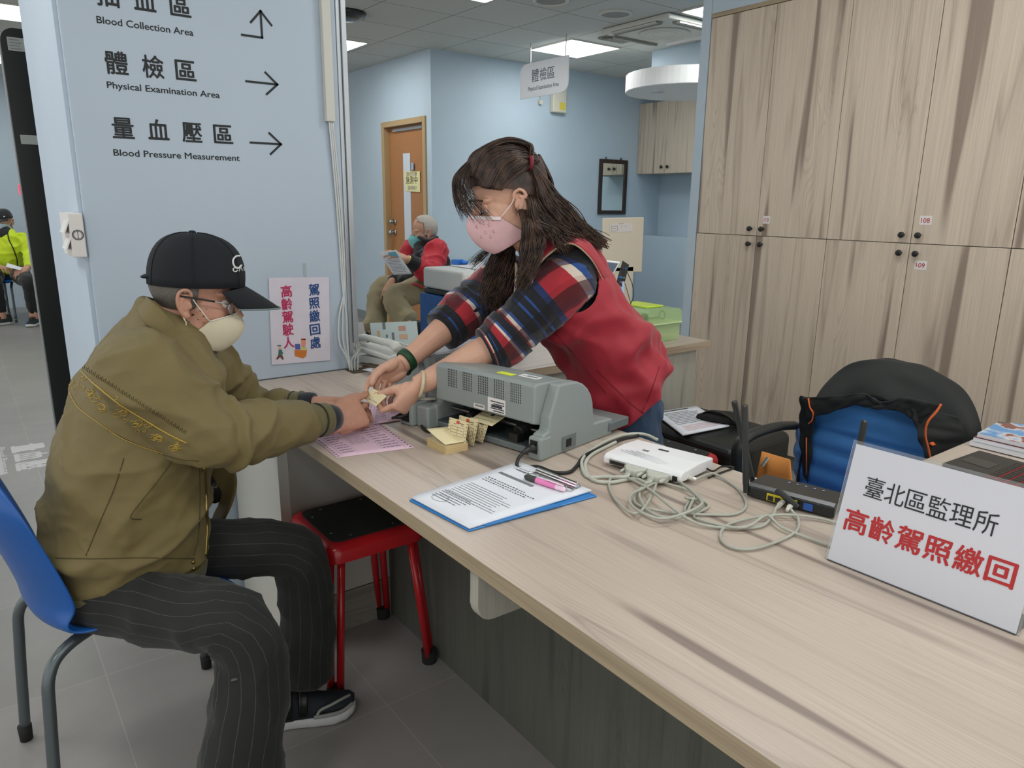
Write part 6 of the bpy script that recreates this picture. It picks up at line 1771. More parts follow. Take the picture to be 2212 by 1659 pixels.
# embroidered gold band round the back and upper arm
GOLD = mat('embroidery_gold', (172, 144, 56), .5)
stitched([(166, 792), (205, 830), (255, 870), (310, 905), (360, 935), (404, 957)], .0016, GOLD, jacket, bvj, 'embroidery', 8, .001)
stitched([(150, 848), (170, 880), (215, 915), (260, 945), (310, 966), (352, 980)], .0010, GOLD, jacket, bvj, 'embroidery', 8, .001)
r = random.Random(5)
mb = MB()
for q in range(7):
    t = q/6; bx, by = 166+(372-166)*t, 826+(962-826)*t
    for z in range(7):
        a = r.random()*6.28; l1 = 5+8*r.random(); cx_, cy_ = bx+r.uniform(-17, 17), by+r.uniform(-13, 13)
        pts = [(cx_+l1*math.cos(a+i*.9)*(1-.12*i), cy_+.62*l1*math.sin(a+i*.9)*(1-.12*i)+i*.6) for i in range(6)]
        P_ = on_path(bvj, pts, 3, .0008)
        if len(P_) > 3 and max((P_[i+1]-P_[i]).length for i in range(len(P_)-1)) < .02: mb.tube(P_, .0008, 4)
mb.build('embroidery', GOLD, jacket)
mb = MB()
for q in range(60):
    t = q/59; bx, by = 178+(400-178)*t, 796+(938-796)*t
    for dx in (0,):
        P_ = on_path(bvj, [(bx, by), (bx+2, by-6-3*(q % 2))], 2, .0006)
        if len(P_) > 1: mb.tube(P_, .0006, 4)
mb.build('embroidery', SEAM, jacket)

# trousers
def trouser(secs, name='trouser_leg'):
    """secs: (point, ra, rb)"""
    P_ = spline([s[0] for s in secs], 5); R_ = interp([(s[1], s[2]) for s in secs], 5)
    return P_, R_
def leg_mesh(secs, seed):
    P_, R_ = trouser(secs)
    mb = MB().tube(P_, R_, 28, ref=(0, 1, 0), uv=True)
    bmesh.ops.recalc_face_normals(mb.bm, faces=mb.bm.faces[:])
    bmesh.ops.subdivide_edges(mb.bm, edges=mb.bm.edges[:], cuts=1, use_grid_fill=True)
    me = bpy.data.meshes.new('trousers'); mb.bm.to_mesh(me); mb.bm.free()
    f1 = folds(seed, .007, (10, 10, 9)); Kp = secs[2][0]
    def fn(p, n):
        d = f1(p, n); q = (p-Kp).length
        d += .006*max(0, 1-q/.14)*math.sin(p.z*85+p.x*45+noise.noise(p*9)*2)
        return d
    displace(me, fn); return me
SH1 = pz(532, 1600, .23)
def toward(p, d): return EYE+(p-EYE)*d
l1 = [(HP1+V((-.03, 0, -.025)), .060, .075), (HP1.lerp(K1, .5)+V((0, 0, -.012)), .078, .082), (K1+V((-.005, 0, .0)), .072, .072), (K1+V((.012, -.02, -.12)), .075, .078), (K1+V((-.030, -.040, -.30)), .088, .088), (K1+V((-.046, -.045, -.455)), .094, .098)]
l2 = [(HP2+V((.02, 0, .01)), .075, .08), (HP2.lerp(K2, .5)+V((0, 0, .015)), .075, .078), (K2+V((-.01, 0, .0)), .068, .070), (K2.lerp(A2, .35)+V((.022, 0, 0)), .064, .07), (K2.lerp(A2, .75)+V((.01, 0, 0)), .066, .075), (A2+V((.0, 0, .02)), .066, .08)]
mA = leg_mesh(l1, 2); mB_ = leg_mesh(l2, 6)
tr = link('trouser_leg', mA, TROU, man, smooth=True)
link('trouser_leg', mB_, TROU, man, smooth=True)
MB().tube(spline([V((.15, 1.72, .495)), V((.15, 1.81, .50)), V((.15, 1.92, .495))], 5), [(.065, .08)]*2+[(.08, .10)]*7+[(.065, .08)]*2, 20, ref=(0, 0, 1)).build('trouser_seat', fabric('wool_plain', (27, 29, 27), .9, .3, 900), man, smooth=True)
bvt = bvh_of(tr)
q = on(bvt, 508, 1467, .0006)
if q: MB().ball(q, (.009, .004, .003), None, 10, 6).build('worn_spot', mat('worn_thread', (84, 84, 82), .9), tr, smooth=True)

# shoes
SOLE = mat('sole_white', (206, 208, 206), .6); UPPER = mat('shoe_navy', (22, 32, 40), .7, bump=.3, bscale=500); SHG = mat('shoe_grey', (150, 150, 146), .6)
def shoe(heel, toe, parent, name='shoe', upper=UPPER, sole=SOLE, trim=SHG, k=1.0):
    h_, t_ = V(heel), V(toe); d = t_-h_; d.z = 0; L_ = d.length; d.normalize(); s = V((-d.y, d.x, 0))
    z0 = min(h_.z, t_.z)
    q = lambda a, b, z: V((h_.x, h_.y, z0))+d*(L_*a)+s*b+V((0, 0, z))
    outl = [(0, .022), (.05, .032), (.2, .036), (.4, .035), (.6, .044), (.78, .049), (.9, .042), (.97, .026), (1, .01)]
    rise = lambda a: .010*max(0, (a-.75)/.25)**2
    rings = []
    for a, w_ in outl:
        rings.append([q(a, w_*b, rise(a)+z) for b, z in ((-1, .002), (-1.06, .016), (-1.0, .028), (1.0, .028), (1.06, .016), (1, .002))])
    MB().loft(rings).build('sole', sole, parent, bevel=.003, smooth=True)
    top = [(.02, .03, .085), (.12, .036, .09), (.3, .036, .085), (.42, .036, .078), (.55, .040, .066), (.7, .044, .05), (.85, .042, .042), (.95, .03, .034), (.995, .012, .022)]
    rings = []
    for a, w_, zt in top:
        rings.append([q(a, w_*math.cos(t)*(1-.25*max(0, math.sin(t))), .02+rise(a)+(zt-.0)*max(0, math.sin(t))**.8*1.0 + min(0, math.sin(t))*.008) for t in [2*math.pi*j/18 for j in range(18)]])
    up = MB().loft(rings).build(name, upper, parent, smooth=True)
    mb = MB()
    for a0, a1 in ((.36, .42), (.50, .55)):
        for a in (a0, ):
            zt = .085 if a < .45 else .072
            mb.tube([q(a, -.040, .038), q(a+.01, -.034, .03+zt*.72), q(a+.02, -.012, .026+zt), q(a+.02, .015, .026+zt), q(a+.01, .034, .03+zt*.7)], [(.012, .0025)]*5, 8, ref=d)
    mb.build('strap', BLACK, up, smooth=True)
    mb = MB()
    mb.tube(spline([q(.62, -.044, .032), q(.66, -.043, .05), q(.76, -.040, .058), q(.86, -.03, .062), q(.95, -.010, .056)], 5), .004, 8)
    mb.tube(spline([q(.60, -.045, .034), q(.70, -.049, .036), q(.85, -.045, .036), q(.97, -.025, .04)], 5), .005, 8)
    mb.tube(spline([q(.25, -.040, .034), q(.30, -.038, .06), q(.36, -.036, .075)], 5), .005, 8)
    mb.build('overlay', trim, up, smooth=True)
    mb = MB().box(q(.37, -.020, .1105), (.022, .010, .002), rot('Z', math.degrees(math.atan2(d.y, d.x))))
    return up
toe2 = pz(768, 1532, .0); heel2 = toe2+(pz(612, 1562, 0)-toe2).normalized()*.275
shoe(heel2, toe2, man)
toe1 = V((A1.x+.16, A1.y-.08, 0)); shoe(toe1+V((-.245, .11, 0)), toe1, man)
# ------------------------------------------------------------------ the woman in the red vest
wom = thing('person', 'person with long brown hair, red vest and plaid shirt leaning over the counter', 'person', (1.68, 1.50, 0))
wF = V((-.93, .366, 0)).normalized()
FD = V((wF.x*math.cos(math.radians(17)), wF.y*math.cos(math.radians(17)), -math.sin(math.radians(17)))); FU = V((wF.x*math.sin(math.radians(17)), wF.y*math.sin(math.radians(17)), math.cos(math.radians(17))))
WO = pd(1098, 432, 1.96); WK = 1.04
wnk = pd(1160, 535, 2.10)
s1, e1, w1 = pd(1236, 596, 2.02), pd(1078, 742, 2.02), pd(906, 831, 1.975)
s2, e2, w2 = pd(1110, 590, 2.33), pd(985, 690, 2.20), pd(872, 784, 2.09)
mb = MB(); nails = MB()
wh, wM = head(mb, WO, FD, FU, WK, wnk, .047)
d1 = (pd(838, 868, 1.955)-w1).normalized()
# near left hand: back of the hand to the camera, thumb over the card, fingers folded below it
toC = (EYE-w1).normalized()
hand(mb, w1+(w1-e1).normalized()*.004, -_r*.60-_u*.78, -_r*.75+_u*.35+_f*.50, -1, [(32, 74, 28), (44, 78, 34), (52, 80, 38), (60, 80, 40)], [(.72, .34, .58), (.78, .0, .62), (.72, -.08, .68)], .93, nails=nails, spread=.06)
# far right hand: palm side to the camera
d2 = (pd(818, 838, 2.03)-w2).normalized()
hand(mb, w2-d2*.002, -_r*.80-_u*.56, _r*.16-_u*.60-_f*.75, 1, [(38, 24, 14), (56, 40, 26), (62, 50, 32), (66, 54, 34)], [(.88, .36, .24), (.90, .06, .40), (.60, -.04, .78)], .93, nails=nails, spread=.06)
def arm(sh, el, wr, r0):
    P_ = spline([sh, sh.lerp(el, .6), el, el.lerp(wr, .25), el.lerp(wr, .7), wr, wr+(wr-el).normalized()*.01], 5)
    R_ = interp([.05, .046, .044, (.043, .041), (.033, .030), (.0275, .0215), (.027, .020)] if 0 else [(.05, .05), (.046, .046), (.045, .043), (.043, .040), (.033, .030), (.0285, .022), (.028, .021)], 5)
    mb.tube(P_, R_, 18, ref=V((0, 0, 1)))
arm(s1, e1, w1, .05); arm(s2, e2, w2, .05)
hipc = pd(1342, 862, 2.28)
mb.tube(spline([wnk, pd(1215, 640, 2.18), pd(1290, 730, 2.23), hipc], 5), [.06]*3+[.10]*13, 16)
for dy in (-.09, .09):
    hp = hipc+V((.36*dy, .9*dy, 0)); mb.tube([hp, V((hp.x+.03, hp.y, .45)), V((hp.x+.06, hp.y, .06))], [.07, .05, .04], 12)
me = remesh(mb, .0026, 4)
wbody = link('body', me, SKIN_W, wom, smooth=True)
nails.build('fingernails', NAIL, wom, smooth=True)
eyes(wh, wM, WK, wom, SKIN_W, .3)
BROW = mat('brow_brown', (58, 42, 36), .8)
mb = MB()
for s in (-1, 1):
    mb.tube([wh(.094, .016*s, .022), wh(.092, .034*s, .026), wh(.078, .052*s, .020)], [(.0018, .003)]*3, 6)
mb.build('eyebrow', BROW, wom, smooth=True)
mb = MB()
for s in (-1, 1): mb.tube([wh(.088, .020*s, -.010), wh(.090, .032*s, -.0125), wh(.082, .046*s, -.009)], .0016, 6)
mb.build('eyelashes', mat('lash_dark', (30, 22, 20), .8), wom, smooth=True)
PM_ = fabric('mask_pink', (226, 184, 188), .85, .1, 900, .1, .03, 60)
mo, mrows = mask_mesh(wh, PM_, wom, WK, edge=mat('mask_pink_trim', (240, 226, 226), .8))
MB().tube([p+V((0, 0, -.004)) for p in mrows[0]], [(.0045, .0012)]*len(mrows[0]), 6, ref=(0, 0, 1)).build('nose_band', MATS['mask_pink_trim'], mo, smooth=True)
bvm = bvh_of(mo)
mb = MB()
for a, b in ((1038, 481), (1045, 482), (1056, 486), (1049, 502), (1067, 500), (1030, 490), (1040, 512), (1060, 512)):
    p = on(bvm, a, b, .001)
    if p: mb.torus(p, .0035, .0007, wM @ rot('Y', 90) @ rot('X', 60), 10, 5)
mb.build('mask_print', mat('mask_print_grey', (176, 140, 146), .8), mo)

# --- hair: a fitted cap of hair plus many combed strands
HAIR = bpy.data.materials.new('hair_brown'); HAIR.use_nodes = True; nt = HAIR.node_tree; b = nt.nodes['Principled BSDF']
tc = nt.nodes.new('ShaderNodeTexCoord'); n_ = nt.nodes.new('ShaderNodeTexNoise'); n_.inputs['Scale'].default_value = 38; n_.inputs['Detail'].default_value = 3
r_ = nt.nodes.new('ShaderNodeValToRGB'); r_.color_ramp.elements[0].position = .35; r_.color_ramp.elements[0].color = (*lin((46, 36, 31)), 1); r_.color_ramp.elements[1].position = .68; r_.color_ramp.elements[1].color = (*lin((84, 63, 52)), 1)
nt.links.new(tc.outputs['Object'], n_.inputs['Vector']); nt.links.new(n_.outputs['Fac'], r_.inputs['Fac']); nt.links.new(r_.outputs['Color'], b.inputs['Base Color'])
b.inputs['Roughness'].default_value = .42; b.inputs['Specular IOR Level'].default_value = .4
hm = MB(); rows = []
# cap: latitude rings around the head axis from crown to hairline
for i in range(15):
    t = i/14; row = []
    for j in range(40):
        a = 2*math.pi*j/40; ca, sa = math.cos(a), math.sin(a)          # a=0 front
        front = max(0, ca); side = abs(sa)
        low = (.024-.075*(-ca)**.7) if ca < 0 else (.022+.036*front**1.1+.012*side*front)
        u = .144-(.144-low)*t**1.35
        w_ = math.sqrt(max(.0, 1-((u-.038)/.107)**2)) if u > .038 else 1.0-.16*((.038-u)/.09)**1.5
        row.append(wh((-.010+.106*ca*w_), .090*sa*w_, u))
    rows.append(row)
hm.loft(rows, cap=False)
rnd2 = random.Random(21)
def strands(guides, N, r=.0022, jit=.006, wave=.004, freq=5, tp=.35, n=6):
    """guides: list of control paths; every strand blends two neighbours"""
    G = [spline(g, n) for g in guides]; L_ = min(len(g) for g in G)
    for q in range(int(N*1.9)):
        x = rnd2.random()*(len(G)-1); i = min(int(x), len(G)-2); f = x-i
        ph = rnd2.random()*6.28; o = V((rnd2.gauss(0, 1), rnd2.gauss(0, 1), rnd2.gauss(0, 1)))*jit
        ln = int(L_*(.86+.14*rnd2.random())); pts = []
        rr = r*.68*(.7+.6*rnd2.random())
        for k_ in range(ln):
            s_ = k_/(L_-1); p = G[i][k_].lerp(G[i+1][k_], f)
            amp = wave*s_
            pts.append(p+o*(.25+.75*s_)+V((math.sin(freq*6.28*s_+ph), math.cos(freq*6.28*s_+ph), math.sin(freq*5*s_+ph*2)))*amp)
        if len(pts) > 3: hm.tube(pts, [rr*(1-(1-tp)*(k_/(len(pts)-1))**2) for k_ in range(len(pts))], 4)
tie = pd(1146, 352, 1.985)
for q in range(60):                               # where that line of sight meets the combed hair
    d_ = 1.80+.004*q; v = wM.transposed() @ (pd(1146, 352, d_)-wh(-.010, 0, .038))/WK
    if (v.x/.116)**2+(v.y/.100)**2+(v.z/.117)**2 < 1: tie = pd(1146, 352, d_); break

T_ = lambda a, b, d: pd(a, b, d)
# combed back over the crown to the tie
for sgn in (-1, 1):
    gd = []
    for u0, f0, s0 in ((.075, .078, .0), (.085, .066, .035), (.070, .060, .058), (.045, .055, .070), (.035, .035, .083), (.026, .012, .088)):
        s0 *= sgn
        mid = wh(-.02, s0*1.18, .070+u0*.75) if u0 > .03 else wh(-.05, s0*1.08, u0+.04)
        gd.append([wh(f0+.02, s0, u0+.008), wh(f0-.02, s0*1.12, u0+.050 if u0 > .03 else u0+.03), mid, wh(-.085, s0*.75, .075+u0*.12), tie+(wh(0, s0*.15, 0)-wh(0, 0, 0))])
    strands(gd, 190, .0024, .003, .002, 2, .7)
# volume at the crown
gd = [[wh(.085, s_, .085), wh(.045, s_*1.1, .130), wh(-.02, s_*1.15, .143), wh(-.08, s_*.9, .114), tie] for s_ in (-.055, -.02, .02, .055)]
strands(gd, 130, .0026, .004, .002, 2, .7)
strands([[wh(.035, -.091, .055), wh(-.01, -.102, .072), wh(-.06, -.094, .08), tie], [wh(.02, -.093, .040), wh(-.02, -.103, .056), wh(-.065, -.093, .066), tie], [wh(.0, -.095, .032), wh(-.03, -.103, .044), wh(-.07, -.093, .054), tie]], 150, .0024, .003, .002, 2, .7, 9)
strands([[wh(-.045, -.094, .075), wh(-.060, -.093, .025), wh(-.066, -.088, -.03), T_(1160, 490, 1.885), T_(1188, 515, 1.91), T_(1218, 545, 1.935)],
  [wh(-.082, -.074, .085), wh(-.102, -.068, .025), wh(-.102, -.062, -.03), T_(1202, 480, 1.93), T_(1242, 510, 1.98), T_(1282, 540, 2.04)],
  [wh(-.108, -.035, .085), wh(-.121, -.034, .02), T_(1190, 440, 2.02), T_(1228, 470, 2.05), T_(1276, 505, 2.10), T_(1313, 532, 2.13)],
  [wh(-.112, .0, .085), wh(-.126, .0, .02), T_(1200, 432, 2.06), T_(1240, 468, 2.08), T_(1282, 502, 2.12), T_(1318, 530, 2.14)]], 250, .0024, .005, .005, 2, .6)
strands([[wh(.040, -.080, .045), wh(.034, -.083, .01), wh(.026, -.082, -.02), wh(.022, -.080, -.055)], [wh(.026, -.085, .04), wh(.020, -.086, .01), wh(.014, -.085, -.02), wh(.013, -.082, -.045)]], 34, .0012, .002, .002, 1.5, .3)
# half ponytail and the long wavy hair down the back
T = lambda a, b, d: pd(a, b, d)
gd = [[tie, T(1172, 385, 1.895), T(1205, 425, 1.93), T(1240, 462, 1.98), T(1275, 500, 2.04), T(1312, 530, 2.09)],
      [tie, T(1166, 385, 1.885), T(1190, 430, 1.905), T(1222, 465, 1.94), T(1255, 505, 1.99), T(1290, 538, 2.06)],
      [tie, T(1160, 390, 1.88), T(1174, 432, 1.885), T(1200, 470, 1.91), T(1228, 500, 1.95), T(1260, 545, 2.01)]]
strands(gd, 170, .0024, .009, .006, 3)
gd = [[wh(-.092, -.045, .075), T(1165, 420, 1.92), T(1190, 455, 1.94), T(1235, 488, 1.98), T(1280, 515, 2.04), T(1310, 532, 2.08)],
      [wh(-.080, -.068, .06), T(1152, 430, 1.885), T(1172, 468, 1.89), T(1205, 490, 1.92), T(1240, 515, 1.96), T(1275, 548, 2.03)],
      [wh(-.062, -.082, .045), T(1142, 435, 1.872), T(1152, 480, 1.875), T(1180, 500, 1.895), T(1195, 520, 1.91), T(1215, 545, 1.93)]]
strands(gd, 210, .0024, .008, .007, 3)
# hair falling in front of the near shoulder
gd = [[wh(-.035, -.091, .05), T(1128, 470, 1.872), T(1130, 520, 1.882), T(1128, 565, 1.90), T(1122, 600, 1.918), T(1118, 630, 1.93)],
      [wh(-.05, -.089, .05), T(1142, 470, 1.875), T(1150, 520, 1.885), T(1148, 560, 1.90), T(1140, 595, 1.918), T(1128, 625, 1.93)],
      [wh(-.07, -.078, .05), T(1160, 475, 1.885), T(1175, 510, 1.90), T(1168, 545, 1.905), T(1150, 585, 1.915), T(1128, 618, 1.93)]]
strands(gd, 190, .0023, .006, .006, 3)
# hair hanging on the far side, below the mask
gd = [[wh(-.02, .092, -.02), T(1085, 520, 2.06), T(1068, 550, 2.07), T(1050, 585, 2.08), T(1045, 620, 2.08), T(1040, 660, 2.08)],
      [wh(-.05, .09, -.03), T(1100, 530, 2.08), T(1085, 570, 2.09), T(1075, 610, 2.09), T(1068, 640, 2.09), T(1062, 672, 2.09)],
      [wh(-.07, .07, -.03), T(1115, 530, 2.08), T(1108, 570, 2.08), T(1100, 600, 2.08), T(1092, 640, 2.09), T(1084, 668, 2.09)]]
strands(gd, 200, .0025, .008, .007, 3)
gd = [[wh(-.02, .092, -.03), T(1062, 528, 2.04), T(1040, 545, 2.05), T(1022, 558, 2.05), T(1012, 568, 2.05)], [wh(-.02, .092, -.035), T(1066, 535, 2.05), T(1048, 558, 2.06), T(1030, 575, 2.06), T(1020, 590, 2.06)]]
strands(gd, 26, .0012, .006, .003, 2)
# fringe
gd = [[wh(.052, -.02, .128), wh(.118, -.005, .092), wh(.136, .005, .045), wh(.132, .0, .0), wh(.126, -.006, -.022)],
      [wh(.056, -.03, .122), wh(.108, -.028, .090), wh(.120, -.034, .045), wh(.112, -.042, .010), wh(.098, -.052, -.02)],
      [wh(.050, -.05, .115), wh(.085, -.056, .080), wh(.088, -.068, .040), wh(.074, -.078, .0), wh(.055, -.082, -.035)]]
strands(gd, 44, .0012, .006, .004, 1.2, .3)
gd = [[wh(.052, .0, .128), wh(.112, .02, .094), wh(.128, .034, .048), wh(.120, .046, .0), wh(.108, .056, -.03)], [wh(.05, .03, .12), wh(.095, .05, .08), wh(.095, .068, .035), wh(.075, .08, -.01), wh(.06, .088, -.04)]]
strands(gd, 30, .0012, .006, .004, 1.2, .3)
hair_o = hm.build('hair', HAIR, wom, smooth=True)
MB().torus(tie, .013, .006, wM @ rot('Y', 70), 20, 8).build('hair_tie', mat('hair_tie_red', (116, 24, 44), .6), wom, smooth=True)

# --- plaid shirt sleeves with rolled cuffs
def plaid():
    m = bpy.data.materials.new('plaid_flannel'); m.use_nodes = True; nt = m.node_tree; N = nt.nodes; L = nt.links; b = N['Principled BSDF']
    b.inputs['Roughness'].default_value = .9; b.inputs['Sheen Weight'].default_value = .25
    uv = N.new('ShaderNodeUVMap'); sx = N.new('ShaderNodeSeparateXYZ'); L.new(uv.outputs[0], sx.inputs[0])
    def ramp(sock, stops):
        r = N.new('ShaderNodeValToRGB'); r.color_ramp.interpolation = 'CONSTANT'; e = r.color_ramp.elements
        while len(e) > 1: e.remove(e[-1])
        e[0].position = stops[0][0]; e[0].color = (*lin(stops[0][1]), 1)
        for p, c in stops[1:]:
            q = e.new(p); q.color = (*lin(c), 1)
        L.new(sock, r.inputs['Fac']); return r.outputs['Color']
    def rep(sock, k):
        a = N.new('ShaderNodeMath'); a.operation = 'MULTIPLY'; a.inputs[1].default_value = k; L.new(sock, a.inputs[0])
        f = N.new('ShaderNodeMath'); f.operation = 'FRACT'; L.new(a.outputs[0], f.inputs[0]); return f.outputs[0]
    blk, blu, red, crm, drd = (16, 20, 30), (34, 70, 132), (164, 36, 48), (206, 192, 178), (92, 24, 34)
    bands = ramp(rep(sx.outputs['Y'], 1.0), [(0, blk), (.07, blu), (.085, blk), (.12, blu), (.135, blk), (.27, blu), (.295, crm), (.325, red), (.46, (30, 46, 92)), (.50, blk), (.56, blu), (.575, blk), (.62, blu), (.635, blk), (.70, blu), (.72, crm), (.745, red), (.85, blk), (.92, blu), (.935, blk), (.97, crm), (.985, red)])
    cols = ramp(rep(sx.outputs['X'], 4.0), [(0, (255, 255, 255)), (.38, (150, 130, 140)), (.46, (110, 140, 210)), (.5, (130, 110, 120)), (.86, (235, 225, 225))])
    mx = N.new('ShaderNodeMix'); mx.data_type = 'RGBA'; mx.blend_type = 'MULTIPLY'; mx.inputs['Factor'].default_value = 1.0
    L.new(bands, mx.inputs['A']); L.new(cols, mx.inputs['B']); L.new(mx.outputs['Result'], b.inputs['Base Color'])
    return m
PLAID = plaid()
def sleeve(pts, rads, name, seed, vscale=1.0, voff=0.0, amp=.006, n=5, seg=30, kn=None):
    P_ = spline(pts, n); R_ = interp(rads, n)
    mb = MB().tube(P_, R_, seg, ref=_u, uv=True)
    bmesh.ops.recalc_face_normals(mb.bm, faces=mb.bm.faces[:])
    bmesh.ops.subdivide_edges(mb.bm, edges=mb.bm.edges[:], cuts=1, use_grid_fill=True)
    l = mb.bm.loops.layers.uv.verify()
    for f in mb.bm.faces:
        for lp in f.loops: lp[l].uv = (lp[l].uv[0], lp[l].uv[1]*vscale+voff)
    me = bpy.data.meshes.new(name); mb.bm.to_mesh(me); mb.bm.free()
    f1 = folds(seed, amp, (11, 11, 11)); f2 = folds(seed+3, amp*.4, (30, 30, 30))
    displace(me, lambda p, n_: f1(p, n_)+f2(p, n_)+(0 if kn is None else .006*max(0, 1-(p-kn).length/.12)*math.sin((p-kn).dot((pts[-1]-pts[0]).normalized())*120+noise.noise(p*10)*2)))
    return link(name, me, PLAID, wom, smooth=True)
cu1 = e1.lerp(w1, .10)
sleeve([s1+V((.02, .07, .02)), s1, s1.lerp(e1, .45), e1.lerp(s1, .14)], [(.062, .066), (.080, .080), (.082, .080), (.066, .064)], 'sleeve', 4, .80, 0, .006, kn=s1.lerp(e1, .7))
sleeve([e1.lerp(s1, .20), e1.lerp(s1, .05), e1.lerp(w1, .06), e1.lerp(w1, .17)], [(.079, .076), (.078, .074), (.069, .066), (.064, .061)], 'rolled_cuff', 9, .36, .65, .004)
cu2 = e2.lerp(w2, .05)
sleeve([s2, s2.lerp(e2, .5), e2.lerp(s2, .1)], [(.085, .085), (.078, .078), (.07, .07)], 'sleeve', 14, .6, .1, .006)
sleeve([e2.lerp(s2, .25), e2.lerp(s2, .05), e2.lerp(w2, .12), e2.lerp(w2, .28)], [(.078, .074), (.076, .073), (.068, .066), (.063, .062)], 'rolled_cuff', 19, .30, .67, .004)
# shirt body inside the vest
SHN = fabric('shirt_navy', (20, 22, 32), .9, .3, 700)
mb = MB()
ax = lambda x, y: (_r*x+_u*y).normalized()
side = V((-.42, -.906, 0))
def wring(a, b, d, ra, rb, dx=.83, dy=.55): return (pd(a, b, d), ax(dx, dy), side, ra, rb)
rings_tube(mb, [wring(1166, 515, 2.14, .05, .06), wring(1185, 555, 2.15, .09, .13), wring(1222, 630, 2.17, .105, .15), wring(1280, 720, 2.22, .11, .15), wring(1330, 790, 2.25, .11, .15)], 28, 2.2)
mb.build('shirt_body', SHN, wom, smooth=True)
strip('shirt_placket', [pd(1112, 565, 2.06), pd(1112, 600, 2.06), pd(1108, 650, 2.06)], [pd(1118, 570, 2.06), pd(1118, 610, 2.06), pd(1112, 655, 2.06)], fabric('placket_cream', (186, 170, 148), .8), wom, .003)

# --- red vest: a shell with a cut armhole on the near side
VEST = fabric('vest_red', (158, 26, 44), .62, .12, 900, .15, .05, 8)
secs = [wring(1172, 500, 2.13, .070, .075, .86, .50), wring(1183, 525, 2.14, .092, .125, .86, .5), wring(1200, 560, 2.15, .118, .175, .85, .52), wring(1224, 610, 2.16, .132, .195, .84, .54), wring(1252, 662, 2.18, .136, .20, .83, .55), wring(1284, 715, 2.21, .138, .20, .80, .60), wring(1318, 775, 2.24, .150, .20, .75, .66), wring(1335, 820, 2.25, .160, .20, .70, .71), wring(1344, 850, 2.26, .163, .198, .68, .73)]
NS = 56; P5 = 6
C_ = spline([s_[0] for s_ in secs], P5); RA = interp([(s_[3], s_[4]) for s_ in secs], P5)
AX = interp([tuple(s_[1]) for s_ in secs], P5)
rows = []
for i in range(len(C_)):
    a = V(AX[i]).normalized(); b = (side-a*side.dot(a)).normalized(); row = []
    for j in range(NS):
        t = 2*math.pi*j/NS; cc, ss = math.cos(t), math.sin(t)
        row.append(C_[i]+a*math.copysign(abs(cc)**(2/2.2), cc)*RA[i][0]+b*math.copysign(abs(ss)**(2/2.2), ss)*RA[i][1])
    rows.append(row)
def to_px(p):
    d = p-EYE; z = d.dot(_f); return 1106+FPX*d.dot(_r)/z, 829.5-FPX*d.dot(_u)/z
hx, hy, hr1, hr2, hang = 1216, 592, 92, 70, math.radians(52)     # armhole outline as seen on the near flank
def hole(p):
    x, y = to_px(p); dx, dy = x-hx, y-hy
    e = dx*math.cos(hang)+dy*math.sin(hang); f = -dx*math.sin(hang)+dy*math.cos(hang)
    return math.hypot(e/hr1, f/hr2), e, f
bm = bmesh.new(); Vr = [[bm.verts.new(p) for p in r] for r in rows]
near = lambda i, j: math.sin(2*math.pi*j/NS) > .05
rho = [[hole(rows[i][j])[0] if near(i, j) else 9 for j in range(NS)] for i in range(len(rows))]
for i in range(len(rows)-1):
    for j in range(NS):
        q = [(i, j), (i, (j+1) % NS), (i+1, (j+1) % NS), (i+1, j)]
        if sum(rho[a][b_] for a, b_ in q)/4 < 1.0: continue
        bm.faces.new([Vr[a][b_] for a, b_ in q])
# pull the ragged rim onto the outline
for e in [e for e in bm.edges if e.is_boundary]:
    for v in e.verts:
        r0, a_, b_ = hole(v.co)
        if r0 < 1.6 and r0 > .2 and v.co.dot(side) > C_[10].dot(side):
            x, y = to_px(v.co); k_ = 1.0/r0; nx, ny = hx+(x-hx)*k_, hy+(y-hy)*k_
            v.co = pd(nx, ny, (v.co-EYE).dot(_f))
bmesh.ops.delete(bm, geom=[v for v in bm.verts if not v.link_faces], context='VERTS')
bmesh.ops.recalc_face_normals(bm, faces=bm.faces[:])
me = bpy.data.meshes.new('vest'); bm.to_mesh(me); bm.free()
vf1 = folds(31, .020, (6, 6, 6)); vf2 = folds(37, .009, (13, 13, 13))
hemc = C_[-1]
def vd(p, n):
    x, y = to_px(p); d = vf1(p, n)+vf2(p, n)
    d += .007*math.sin((x*.62+y*.78)*.045+noise.noise(p*6)*3)*max(0, min(1, (y-600)/120))
    r0 = hole(p)[0]
    if r0 < 1.25: d *= .3
    return d
displace(me, vd)
vest = link('vest', me, VEST, wom, smooth=True, mods=[('SOLIDIFY', dict(thickness=.004, offset=-1)), ('SUBSURF', dict(levels=1, render_levels=1))])
